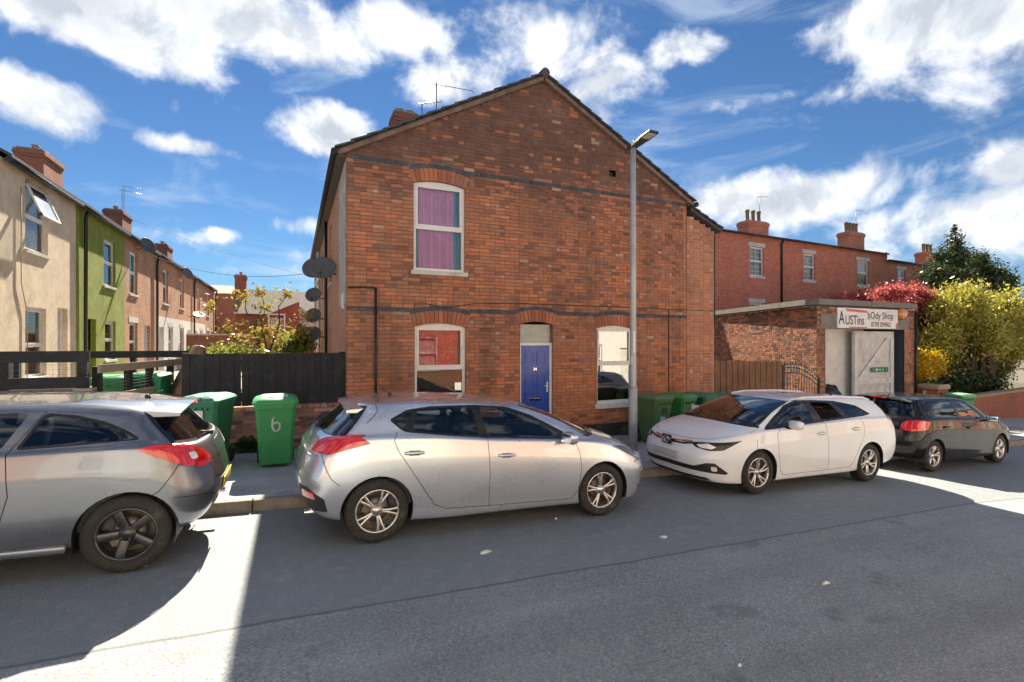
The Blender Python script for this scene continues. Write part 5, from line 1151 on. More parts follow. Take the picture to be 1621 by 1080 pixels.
dish('pale satellite dish at the eaves of the plain brick terraced house', (-4.85, 21.6, 5.45), (.9, -.6, .4), .36, (-5.2, 21.8, 5.3)); dish('satellite dish under the gutter midway along the brick terrace', (-4.85, 28.8, 5.35), (.9, -.6, .4), .36, (-5.2, 29, 5.2)); dish('dark satellite dish sticking out low from the white painted terrace', (-4.7, 31.0, 3.4), (.3, -.5, 1), .36, (-5.2, 31.0, 3.3))
# ================================================================ houses closing the side street
er = thing('end_house', 'brick house with a worn slate roof closing the side street', 'house', (-1.0, 43, .6)); EF = PF((0, 42, 0), (1, 0, 0), (0, -1, 0)); EB = brick_tex('end_brick', 0, (.36, .15, .09), (.28, .12, .08), (.3, .24, .19))
hs = [(-2.6, -1.7, 2.0, 3.5)]
wall_holes(EF, -4.0, 2.6, 0, 4.1, hs).build('wall', EB, er); window(er, EF, *hs[0], 0, .5)
SLT = brick_tex('worn_slates', 0, (.24, .22, .18), (.19, .18, .155), (.10, .095, .085), (.13, .125, .10), .30, .16)
m = MB(); A = [(-4.2, 41.7, 4.05), (2.8, 41.7, 4.05), (2.8, 45, 6.15), (-4.2, 45, 6.15), (2.8, 48.3, 4.05), (-4.2, 48.3, 4.05)]; m.add([Vector(q) for q in A], [(0, 1, 2, 3), (3, 2, 4, 5)]); m.add([Vector((-4.1, 42, 4.05)), Vector((-4.1, 45, 6.1)), Vector((-4.1, 48, 4.05))], [(0, 1, 2)]); m.build('roof', SLT, er)
m = MB(); m.box(-4.05, 2.6, 42.2, 48, 0, 4.0); m.build('rear_wall', EB, er); chimney(er, -3.9, 44.8, 4.6, 7.3, .8, .9, CHB, FLA, 1, (1, 0, 0), .25)
gb = thing('street_end_gable', 'low red brick gable with one white window in front of the slate roof', 'house', (-.4, 40.5, .6)); GF = PF((0, 40, 0), (1, 0, 0), (0, -1, 0)); m = MB()
m.ppoly(GF, [(-2.2, 0), (.35, 0), (.35, 4.95), (-2.2, 3.75)], -1.6, 0); m.build('wall', brick_tex('gable_red', 0, (.42, .10, .06), (.34, .085, .055), (.25, .18, .14)), gb); window(gb, PF((0, 39.98, 0), (1, 0, 0), (0, -1, 0)), -1.75, -.6, 2.2, 4.0, 0, .5, dep=.06, room=False); m = MB(); m.ppoly(GF, [(.352, 3.1), (2.4, 3.1), (2.4, 3.2), (.352, 4.6)], -1.2, -.2); m.build('cladding', MT('cream_board', (.6, .55, .45), .8), gb)
bk = thing('plain_brick_building', 'windowless brick building beside the end of the terrace', 'building', (-6, 52, .6)); m = MB(); m.box(-9, -4.3, 50, 58, 0, 6.2); m.build('wall', EB, bk); m = MB(); m.add([(-9.1, 49.9, 6.2), (-4.2, 49.9, 6.2), (-5.4, 54, 7.3), (-9.1, 54, 7.3), (-9.1, 58, 6.2), (-4.2, 58, 6.2)], [(0, 1, 2, 3), (1, 5, 2), (3, 2, 5, 4)]); m.build('roof', SLT, bk)
yw = thing('garden_wall', 'brick garden wall running across the end of the yard', 'wall', (-2, 30, .6)); m = MB(); m.box(-5.1, .8, 30, 30.25, .3, 2.3); m.build('wall', EB, yw); m = MB(); m.box(-5.1, .8, 29.95, 30.3, 2.3, 2.38); m.build('coping', STONE, yw)
# ================================================================ terrace on the right
U_ = Vector((math.cos(rad(2.9)), math.sin(rad(2.9)), 0)); RTp = PF((20.4, 17.2, 0), U_, (U_.y, -U_.x, 0)); RBK = brick_tex('right_row_brick', 0, (.60, .19, .11), (.38, .12, .08), (.55, .36, .28), dark_amt=.35)
def rx(px, py=540): return RTp.hit(px, py)
aa = [rx(q)[0] for q in (1118, 1238, 1322, 1401, 1480)]; ez = rx(1190, 372)[1]
wins = [[(1187, 1209, 384, 437)], [(1272, 1290, 395, 444)], [(1357, 1375, 406, 452)], [(1421, 1433, 420, 455)]]
names = ['red brick house with barred white windows next to the narrow extension', 'red brick house between the downpipe and the middle chimney', 'red brick house with a plain white window behind the red tree', 'lower red brick house partly behind the dark evergreen']
for i in range(4):
    c = thing('terraced_house', names[i], 'house', tuple(RTp.p((aa[i] + aa[i + 1]) / 2, g(24))), 0, 'red brick row behind the workshop'); e = ez if i < 3 else ez - .35; H = []
    for (p0, p1, t, b) in wins[i]:
        x0, x1 = rx(p0)[0], rx(p1)[0]; pm = (p0 + p1) / 2; H.append((x0, x1, rx(pm, b)[1], rx(pm, t + 7)[1])); H.append((x0, x1, rx(pm, b)[1] - 2.75, rx(pm, t + 7)[1] - 2.75))
    wall_holes(RTp, aa[i] + .003, aa[i + 1] - .003, -1.5, e, H).build('wall', RBK, c)
    for k, h in enumerate(H): window(c, RTp, *h, 0, .5, lintel=STONE, bars=2 if (i < 2 or k) else 0, curtain=[(h[0] + .06, h[1] - .06, h[2] + .06, h[3] - .06, NET)], sillw=.12)
    m = MB(); Nb = RTp.N * -1
    A = [RTp.p(aa[i], e - .02, .18), RTp.p(aa[i + 1], e - .02, .18), RTp.p(aa[i + 1], e + .62, -3.6), RTp.p(aa[i], e + .62, -3.6), RTp.p(aa[i + 1], e - .02, -7.4), RTp.p(aa[i], e - .02, -7.4)]
    m.add(A, [(0, 1, 2, 3), (3, 2, 4, 5)]); m.add([A[0], A[3], A[5]], [(0, 1, 2)]); m.add([A[1], A[4], A[2]], [(0, 1, 2)]); m.build('roof', LEAD, c); m = MB(); m.pbox(RTp, aa[i] + .01, aa[i + 1] - .01, -1.5, e - .1, -7.2, -.3); m.build('rear_wall', RBK, c)
    m = MB(); m.tube([RTp.p(aa[i] + .02, e - .03, .2), RTp.p(aa[i + 1] - .02, e - .03, .2)], .055, 8); m.build('gutter', BLKPIPE, c)
    if i == 0: pipe(c, [RTp.p(aa[1] - .1, e - .05, .15), RTp.p(aa[1] - .1, e - .3, .06), RTp.p(aa[1] - .1, 0, .06)], .05, BLKPIPE)
    if i == 3: m = MB(); m.pbox(RTp, aa[3] - .02, aa[3] + .04, e, ez + .1, -.3, .1); m.build('party_wall', RBK, c)
    pxc, top = ((1192, 338), (1347, 357), (0, 0), (1467, 390))[i]
    if pxc:
        pl = PF(RTp.p(0, 0, -1.6), U_, RTp.N); a_, z_ = pl.hit(pxc, top); q = pl.p(a_, 0, 0); chimney(c, q.x, q.y, e + .3, z_ - .45, 1.5, .7, RBK, FLA, 4 if i == 1 else 3, (1, 0, 0), .62, MT('sooty_pot', (.21, .15, .105), .85, .35, 6, dirt=(.06, .05, .045)))
        if i < 2: aerial(c, (q.x + .5, q.y, z_ - .5), 1.5, .5, (1, -.3, 0), 5)
# ================================================================ body shop
BS = thing('workshop', 'flat roofed brick garage with a painted body shop sign and white door', 'garage', (16.9, 9.8, g(16.9)))
BF = PF((0, 9.8, 0), (1, 0, 0), (0, -1, 0)); SX0, SX1 = 14.37, 19.45; BL = PF((14.37, 9.8, 0), (.332, .946, 0), (-.946, .332, 0)); BLEN = 6.6
o0, o1 = BF.hit(1307, 540)[0], BF.hit(1432, 540)[0]; otop = BF.hit(1360, 521)[1]; TOPZ = 3.10
SHC = [(.50, .22, .125), (.43, .19, .115), (.56, .25, .135), (.36, .17, .12)]
def shop_col(x, z, r):
    n = mnoise.noise(Vector((x * .7, z * 1.1, 5.5))); c = r.choice(DRK) if r.random() < .22 + .5 * n else r.choice(SHC); k = r.uniform(.8, 1.15); return tuple(min(1, q * k) for q in c)
def bl_col(x, z, r):
    n = mnoise.noise(Vector((x * .6, z * 1.3, 1.5))); c = r.choice(DRK) if r.random() < .30 + .6 * n + (.15 if z > 2.2 else 0) else r.choice(SHC); k = r.uniform(.75, 1.1); return tuple(min(1, q * k) for q in c)
brick_wall(BS, BF, -1.0, TOPZ, .075, lambda z: sub_iv([(SX0, SX1)], o0, o1) if z < otop + .45 else [(SX0, SX1)], shop_col, 150, zmin=1.1)
brick_wall(BS, BL, -1.0, TOPZ, .075, lambda z: [(.0, BLEN)], bl_col, 150, zmin=1.5, name='side_brickwork')
CONC = MT('grey_concrete', (.20, .19, .165), .9, .22, 4, .4, 30, dirt=(.15, .14, .12), dsc=3)
m = MB(); m.pbox(BF, o0 - .22, o1 + .25, otop, otop + .45, -.2, .012); m.build('lintel', CONC, BS)
q0, q1 = Vector((SX0, 9.8, 0)), BL.p(BLEN, 0, 0); q2 = Vector((SX1 + 2.1, q1.y, 0)); q3 = Vector((SX1, 9.8, 0))
def cop(a, b, nm):
    d = (b - a).normalized(); n = Vector((d.y, -d.x, 0)); m = MB(); A = [a + n * .07, b + n * .07, b - n * .3, a - n * .3]; A = [Vector((q.x, q.y, TOPZ + .004)) for q in A]; m.add(A + [q + Vector((0, 0, .17)) for q in A], [(3, 2, 1, 0), (4, 5, 6, 7), (0, 1, 5, 4), (1, 2, 6, 5), (2, 3, 7, 6), (3, 0, 4, 7)]); m.build(nm, CONC, BS)
ncp = 4
for i in range(ncp): cop(q0.lerp(q3, i / ncp + .001), q0.lerp(q3, (i + 1) / ncp - .001), 'coping')
for i in range(5): cop((q1).lerp(q0 + Vector((0, .31, 0)), i / 5 + .001), q1.lerp(q0 + Vector((0, .31, 0)), (i + 1) / 5 - .001), 'coping')
m = MB(); m.add([q0 + Vector((0, .25, 3.0)), q3 + Vector((0, .25, 3.0)), q2 + Vector((0, 0, 3.0)), q1 + Vector((0, 0, 3.0))], [(0, 1, 2, 3)]); m.build('roof', MT('roof_felt', (.07, .07, .07), .9), BS)
m = MB(); m.quad(q3 + Vector((0, 0, -1.2)), q2 + Vector((0, 0, -1.2)), q2 + Vector((0, 0, 3.1)), q3 + Vector((0, 0, 3.1))); m.quad(q2 + Vector((0, 0, -1.2)), q1 + Vector((0, 0, -1.2)), q1 + Vector((0, 0, 3.1)), q2 + Vector((0, 0, 3.1))); m.build('rear_wall', RBK, BS)
GZ_ = g(17) + .05; d_l = BF.hit(1354, 540)[0]; LIM = MT('limewash', (.74, .72, .70), .9, .10, 3, .4, 15, dirt=(.5, .48, .46), dsc=2.5)
m = MB(); m.quad((o0 + .6, 11.9, GZ_ - .3), (o1 + 1.0, 11.9, GZ_ - .3), (o1 + 1.0, 11.9, 2.9), (o0 + .6, 11.9, 2.9)); m.quad((o0 + .05, 10.55, GZ_ - .3), (d_l + 1.5, 10.45, GZ_ - .3), (d_l + 1.5, 10.45, 2.6), (o0 + .05, 10.55, 2.6)); m.quad((o0 - .02, 9.82, GZ_ - .3), (o0 + .6, 11.9, GZ_ - .3), (o0 + .6, 11.9, 2.9), (o0 - .02, 9.82, 2.9)); m.build('inner_wall', LIM, BS)
m = MB(); m.quad((o0 - .1, 9.7, GZ_), (o1 + .1, 9.7, GZ_), (o1 + .8, 11.9, GZ_), (o0 + .6, 11.9, GZ_)); m.build('floor', CONC, BS)
m = MB(); p = PF((o1, 9.8, 0), (0, 1, 0), (-1, 0, 0)); m.quad((o1, 9.84, GZ_ - .3), (o1, 11.9, GZ_ - .3), (o1, 11.9, 2.9), (o1, 9.84, 2.9)); m.build('painted_reveal', brick_tex('dark_painted_brick', 1, (.045, .055, .085), (.035, .042, .065), (.03, .035, .05), (.03, .03, .04)), BS)
# half open white braced door
DQ = PF((0, 10.15, 0), (1, 0, 0), (0, -1, 0)); d0, d1 = DQ.hit(1353, 540)[0], DQ.hit(1410, 540)[0]; DP = PF((d0, 10.20, 0), (1, -.05, 0), (-.05, -1, 0)); dw = d1 - d0; WP = MT('flaking_white_paint', (.66, .66, .65), .8, .12, 4, .3, 25, dirt=(.36, .34, .31), dsc=3)
m = MB(); m.pbox(DP, 0, dw, GZ_ + .03, otop - .06, -.05, 0); wd = m.build('garage_door', MT('shaded_door_panel', (.60, .60, .59), .85, .12, 4, .3, 25, dirt=(.30, .29, .27), dsc=3), BS)  # panel greyer than its rails: the shade between them is put into the colour
hh = otop - .06 - GZ_; 
def rail(a0, a1, b0, b1, nm='rail'): m = MB(); m.pbox(DP, a0, a1, b0, b1, 0, .055); m.build(nm, WP, wd)
rail(0, .16, GZ_ + .03, otop - .06, 'stile'); rail(dw - .16, dw, GZ_ + .03, otop - .06, 'stile'); rail(.16, dw - .16, otop - .28, otop - .06); rail(.16, dw - .16, GZ_ + hh * .42, GZ_ + hh * .48); rail(.16, dw - .16, GZ_ + hh * .28, GZ_ + hh * .31); rail(.16, dw - .16, GZ_ + .03, GZ_ + .22)
m = MB(); zA, zB = GZ_ + hh * .48, otop - .28; m.ppoly(DP, [(.16, zA), (.34, zA), (dw - .16, zB), (dw - .36, zB)], 0, .050); m.build('brace', WP, wd)
m = MB(); m.pbox(DP, dw * .42, dw * .84, GZ_ + hh * .545, GZ_ + hh * .60, .056, .061); es = m.build('exit_sign', MT('exit_green', (.0, .20, .12), .5, .05), wd)
m = MB(); ec = dw * .63; zc_ = GZ_ + hh * .572
m.pbox(DP, ec - .03, ec + .015, zc_ - .03, zc_ + .03, .0615, .063); m.ppoly(DP, [(ec + .12, zc_ + .03), (ec + .18, zc_), (ec + .12, zc_ - .03)], .0615, .063); m.ppoly(DP, [(ec - .20, zc_ - .035), (ec - .12, zc_ - .035), (ec - .12, zc_ + .035), (ec - .20, zc_ + .035)], .0615, .063); m.build('exit_symbol', UPVC, es)
# sign board
sx0, sx1 = BF.hit(1323, 540)[0], BF.hit(1418, 540)[0]; sz0, sz1 = BF.hit(1370, 520)[1], BF.hit(1370, 489)[1]; SG = PF((0, 9.8 - .06, 0), (1, 0, 0), (0, -1, 0))
sg = thing('sign_board', 'white hand painted body shop sign with red stripes over the garage door', 'sign', ((sx0 + sx1) / 2, 9.74, sz0)); m = MB(); m.pbox(SG, sx0, sx1, sz0, sz1, -.04, .0); m.build('board', MT('sign_white', (.78, .76, .73), .5, .05, 3, dirt=(.6, .56, .52)), sg)
SRED = MT('sign_red', (.62, .12, .13), .5, .1, 4); w_ = sx1 - sx0; h_ = sz1 - sz0; m = MB(); m.ppoly(SG, [(sx0 + w_ * .11, sz1 - h_ * .03), (sx0 + w_ * .47, sz1 - h_ * .10), (sx0 + w_ * .47, sz1 - h_ * .22), (sx0 + w_ * .15, sz1 - h_ * .17)], .0005, .003); m.pbox(SG, sx0 + w_ * .18, sx0 + w_ * .47, sz0 + h_ * .01, sz0 + h_ * .07, .0005, .003); m.pbox(SG, sx0 + w_ * .965, sx1, sz0, sz0 + h_ * .30, .0005, .003); m.pbox(SG, sx0 + w_ * .47, sx0 + w_ * .93, sz0 + h_ * .44, sz0 + h_ * .455, .0005, .002); m.build('stripe', SRED, sg)
INK = MT('sign_ink', (.03, .03, .045), .6, .1)
text('A', sx0 + w_ * .015, sz0 + h_ * .20, h_ * .92, sg, 9.737, .72, INK); text('USTins', sx0 + w_ * .115, sz0 + h_ * .18, h_ * .66, sg, 9.737, .80, INK); text('bOdy Shop', sx0 + w_ * .475, sz0 + h_ * .50, h_ * .50, sg, 9.737, .96, INK); text('0739I I394962', sx0 + w_ * .535, sz0 + h_ * .09, h_ * .36, sg, 9.737, .80, INK)
al = thing('alarm_box', 'round amber lamp mounted beside the body shop sign', 'alarm box', (BF.hit(1425, 497)[0], 9.75, 2.6)); m = MB(); a_, z_ = BF.hit(1424, 497); m.lathe([(.0, .16), (.10, .15), (.17, .09), (.19, 0), (.19, -.06)], 20, Matrix.Translation((a_, 9.76, z_)) @ Matrix.Rotation(rad(90), 4, 'X')); m.build('lens', ORGLAMP, al); m = MB(); m.lathe([(.21, .02), (.21, -.05)], 20, Matrix.Translation((a_, 9.765, z_)) @ Matrix.Rotation(rad(90), 4, 'X')); m.build('base', CONC, al)
m = MB(); m.tube([(SX1 - .06, 9.74, 3.0), (SX1 - .06, 9.74, -.6)], .04, 8); m.build('downpipe', BLKPIPE, BS)
# bin bag inside the doorway
bb = bpy.data.meshes.new('rubbish_bag'); bm = bmesh.new(); bmesh.ops.create_icosphere(bm, subdivisions=4, radius=1)
for v in bm.verts:
    n = mnoise.noise(v.co * 2.2) * .16 + abs(mnoise.noise(v.co * 5)) * .10; v.co *= 1 - n; v.co = Vector((v.co.x * .42, v.co.y * .35, v.co.z * .80 * (1 - .18 * max(0, v.co.z))))
    if v.co.z < -.66: v.co.z = -.66
bm.to_mesh(bb); bm.free(); bb.materials.append(MT('bin_bag_plastic', (.012, .012, .013), .32, .2)); bo = bpy.data.objects.new('rubbish_bag', bb); C.objects.link(bo); bo.location = (o0 + .55, 10.05, GZ_ + .67); bb.polygons.foreach_set('use_smooth', [True] * len(bb.polygons)); tag(bo, 'bulging black rubbish bag standing inside the garage doorway', 'rubbish bag')
# ================================================================ fences and low walls
LW = PF((0, 9.5, 0), (1, 0, 0), (0, -1, 0)); lw = thing('low_brick_wall', 'low weathered brick wall under the black boarded fence', 'wall', (-.4, 9.5, .1))
LC = [(.44, .19, .125), (.50, .22, .135), (.36, .165, .12), (.54, .27, .19), (.30, .16, .125), (.58, .34, .26)]
def lw_col(x, z, r): c = r.choice(DRK) if r.random() < .10 else r.choice(LC); k = r.uniform(.8, 1.15); return tuple(min(1, q * k) for q in c)
brick_wall(lw, LW, -.10, .80, .075, lambda z: [(-1.70, XL_ - .003)], lw_col, 400, mortar=(.30, .26, .215), bond='str')
m = MB(); m.box(-1.69, XL_ - .005, 9.512, 9.70, -.2, .79); m.build('wall_core', MATS['mortar_300'], lw)
cpb = None
for i in range(24):
    x = -1.70 + i * .107
    if cpb is None: b = MB(); b.box(0, .100, 0, .215, 0, .066, bev=.005); cpb = b.build('coping_brick', BRK_O, lw, world=False); o = cpb
    else: o = cpb.copy(); C.objects.link(o); setparent(o, lw)
    o.matrix_local = base_m(lw).inverted() @ Matrix.Translation((x, 9.49 + random.uniform(-.004, .004), .805)); c_ = random.choice(LC); o.color = (*c_, 1)
BW = MT('black_stained_wood', (.013, .014, .018), .75, .45, 3, .6, 35, dirt=(.045, .045, .05), dsc=5); GWD = MT('grey_weathered_wood', (.33, .29, .23), .9, .25, 4, .5, 30, dirt=(.18, .15, .12), dsc=4)
bf = thing('black_board_fence', 'tall black stained board fence on top of the low brick wall', 'fence', (-.4, 9.55, .88)); n = 24
for i in range(n):
    w_ = (XL_ + 1.68) / n; x = -1.68 + i * w_; m = MB(); gap = .012 if i == 8 else .002
    tp = 1.79 + random.uniform(-.008, .004); m.box(x + (gap if i == 8 else (-.006 if i % 2 else .001)), x + w_ + (.006 if i % 2 and i != 7 else -.001), 9.53 + (.018 if i % 2 else 0), 9.55 + (.018 if i % 2 else 0), .885, tp); m.build('board', BW, bf)
for z in (1.05, 1.62): m = MB(); m.box(-1.66, XL_ - .02, 9.572, 9.64, z, z + .07); m.build('rail', BW, bf)
for x in (-1.70, XL_ - .10): m = MB(); m.box(x, x + .09, 9.645, 9.735, .3, 1.80); m.build('post', BW, bf)
# post and rail fence in front of the cream house
pr = thing('rail_fence', 'black two-rail fence with wire mesh on a raised concrete edge', 'fence', (-3.9, 9.5, .5))
for x in (-2.95, -3.85, -4.75): m = MB(); m.box(x - .06, x + .06, 9.48, 9.60, .4, 1.83); m.build('post', BW, pr)
m = MB(); m.box(-5.15, -2.85, 9.44, 9.478, 1.68, 1.85); m.build('rail', BW, pr); m = MB(); m.box(-5.15, -2.87, 9.44, 9.478, 1.29, 1.46); m.build('rail', BW, pr)
m = MB()
for i in range(30): m.tube([(-5.1 + i * .075, 9.50, 1.25), (-5.1 + i * .075, 9.50, 1.75)], .0018, 4, cap=False)
for i in range(7): m.tube([(-5.12, 9.502, 1.27 + i * .075), (-2.9, 9.502, 1.27 + i * .075)], .0018, 4, cap=False)
tag(m.build('wire_mesh', MT('galvanised_wire', (.25, .24, .22), .5, .2, metal=.6), pr), kind='stuff')
m = MB(); m.box(-5.18, -2.80, 9.42, 9.75, -.1, 1.235); m.build('retaining_edge', MT('dark_concrete', (.16, .145, .13), .9, .3, 4, .4, 30, dirt=(.07, .065, .06)), pr)
for i in range(10): m = MB(); m.box(-5.18 + i * .238, -5.18 + i * .238 + .23, 9.40, 9.78, 1.24, 1.285); m.build('edge_block', GWD if i == 9 else MATS['dark_concrete'], pr)
# fence running back along the path
A0, Dv = Vector((-2.78, 9.62, 0)), Vector((.222, .995, 0)).normalized(); PFn = PF(A0, Dv, (Dv.y, -Dv.x, 0))
pf_ = thing('path_fence', 'fence with grey handrail over dark posts and grey boards beside the path', 'fence', tuple(A0 + Dv * 1.3 + Vector((0, 0, .2))))
m = MB(); m.pbox(PFn, -.05, 2.72, 1.50, 1.63, 0, .035); m.build('handrail', GWD, pf_); m = MB(); m.pbox(PFn, -.02, 2.72, 1.115, 1.15, -.02, .06); m.build('cap_board', GWD, pf_)
for a in (.0, .85, 1.55, 2.35): m = MB(); m.pbox(PFn, a, a + .09, .2, 1.60, -.10, -.002); m.build('post', BW, pf_)
for k in range(5): m = MB(); m.tube([PFn.p(.05, 1.20 + k * .055, -.05), PFn.p(2.68, 1.20 + k * .055, -.05)], .004, 5); m.build('wire', MATS['galvanised_wire'], pf_)
for i in range(22): m = MB(); a = .0 + i * .123; m.pbox(PFn, a, a + .117, .1, 1.113, -.02 + random.uniform(-.004, .004), 0 + random.uniform(-.003, .003)); m.build('board', GWD, pf_)
m = MB(); m.box(-2.90, -1.72, 12.2, 12.24, 1.66, 1.80); m.box(-4.9, -2.9, 12.2, 12.24, 1.66, 1.80); r2 = tag(m.build('yard_rail', BW), 'black timber rail across the yard in front of the green house', 'rail')
for x in (-4.8, -3.0, -1.8): m = MB(); m.box(x - .05, x + .05, 12.25, 12.34, .3, 1.78); m.build('post', BW, r2)
mt_ = rbox('leaning_cushion', (.16, .70, 1.05), (-1.95, 11.6, 1.42), MT('brown_leather', (.16, .095, .07), .5, .2, 4, .2, 30), pf_, .05, (0, .42, .3)); mt_.parent = None; KIDS[pf_.name].remove(mt_); tag(mt_, 'brown sofa cushion leaning against the path fence', 'cushion')
sup = MB(); sup.box(-2.15, -1.75, 11.4, 11.9, .2, .93); tag(sup.build('storage_box', MT('yellow_plastic', (.55, .42, .06), .6, .1)), 'faded yellow storage box under the leaning brown cushion', 'box')
# brown garden fence and iron gate
wf = thing('wooden_fence', 'brown close-boarded garden fence beside the pale extension', 'fence', (11.2, 9.5, g(11.2))); FB = MT('brown_fence_wood', (.21, .105, .058), .85, .30, 3, .5, 35, dirt=(.10, .06, .04), dsc=5)
xs0, xs1 = EX1 + .03, 12.52; n = 24
for i in range(n):
    x = xs0 + (xs1 - xs0) * i / n; w_ = (xs1 - xs0) / n; tp = 1.50 - .065 * (x - xs0) / (xs1 - xs0) + random.uniform(-.03, .02); m = MB(); m.box(x + .003, x + w_ - .003, 9.52 + (.016 if i % 2 else 0), 9.54 + (.016 if i % 2 else 0), g(x) + .02, tp); m.build('board', FB, wf)
for x in (xs0 + .0, 11.2, xs1 - .1): m = MB(); m.box(x, x + .1, 9.58, 9.68, g(x) - .1, 1.46); m.build('post', FB, wf)
for z in (0.1, 1.2): m = MB(); m.box(xs0, xs1, 9.558, 9.62, z - .02, z + .07); m.build('rail', FB, wf)
IR = MT('black_iron', (.012, .012, .013), .45, .2); ig = thing('iron_gate', 'black wrought iron gate with an arched top and gold tips', 'gate', (13.4, 9.6, g(13.4))); gx0, gx1 = 12.60, 14.2; gz = g(13.4) + .1
def gtop(x): t = (x - gx0) / (gx1 - gx0); return 1.25 - .45 * t + .18 * math.sin(math.pi * t)
for x in (gx0, gx1 - .06): m = MB(); m.box(x, x + .06, 9.57, 9.63, gz - .1, gtop(x) + .08); m.build('post', IR, ig)
for i in range(13):
    x = gx0 + .10 + (gx1 - gx0 - .2) * i / 12; m = MB(); m.tube([(x, 9.6, gz + .05), (x, 9.6, gtop(x) + .06)], .010, 6); m.lathe([(.012, 0), (.02, .03), (.0, .10)], 8, Matrix.Translation((x, 9.6, gtop(x) + .06))); m.build('bar', IR, ig)
for f in (lambda x: gtop(x) - .02, lambda x: gtop(x) - .16, lambda x: gz + .12): m = MB(); m.tube([(gx0 + (gx1 - gx0) * k / 12, 9.6, f(gx0 + (gx1 - gx0) * k / 12)) for k in range(13)], .013, 6); m.build('cross_rail', IR, ig)
# garden wall with pier on the right
gw = thing('garden_wall', 'red brick garden wall with stone coping beside the road', 'wall', (26, 9.5, g(26))); GB = brick_tex('garden_wall_brick', 0, (.34, .12, .075), (.26, .10, .07), (.24, .19, .15))
def gwt(x): return -.08 + .026 * (x - 22)
m = MB(); X0, X1 = 20.35, 40
for i in range(20):
    a, b = X0 + (X1 - X0) * i / 20, X0 + (X1 - X0) * (i + 1) / 20; m.add([(a, 9.5, g(a) - .2), (b, 9.5, g(b) - .2), (b, 9.5, gwt(b)), (a, 9.5, gwt(a))], [(0, 1, 2, 3)]); m.add([(a, 9.75, g(a) - .2), (b, 9.75, g(b) - .2), (b, 9.75, gwt(b)), (a, 9.75, gwt(a))], [(3, 2, 1, 0)])
m.build('wall', GB, gw)
for i in range(26):
    a, b = X0 + (X1 - X0) * i / 26, X0 + (X1 - X0) * (i + 1) / 26 - .012; q = MB(); vs = [(a, 9.46, gwt(a)), (b, 9.46, gwt(b)), (b, 9.79, gwt(b)), (a, 9.79, gwt(a))]; q.add([Vector(v) for v in vs] + [Vector(v) + Vector((0, 0, .09)) for v in vs], [(3, 2, 1, 0), (4, 5, 6, 7), (0, 1, 5, 4), (1, 2, 6, 5), (2, 3, 7, 6), (3, 0, 4, 7)]); q.build('coping_stone', MT('sandstone', (.36, .29, .19), .9, .25, 4, .4, 25, dirt=(.2, .17, .10)), gw)
gp = thing('gate_pier', 'square brick gate pier with a rounded sandstone cap', 'pier', (19.95, 9.55, g(20))); m = MB(); m.box(19.66, 20.28, 9.25, 9.87, g(20) - .1, .36); m.build('shaft', GB, gp); m = MB(); m.box(19.60, 20.34, 9.19, 9.93, .364, .52, bev=.05); m.build('cap', MATS['sandstone'], gp)
bgate = thing('blue_gate', 'pale blue garden gate between the garage and the pier', 'gate', (19.57, 9.6, g(19.6)))
for i in range(3): m = MB(); m.box(19.50 + i * .05, 19.54 + i * .05, 9.58, 9.60, g(19.6) + .05, .32); m.build('slat', MT('pale_blue', (.35, .45, .58), .6), bgate)
m = MB(); m.box(19.5, 19.65, 9.602, 9.63, .0, .07); m.build('rail', MATS['pale_blue'], bgate)
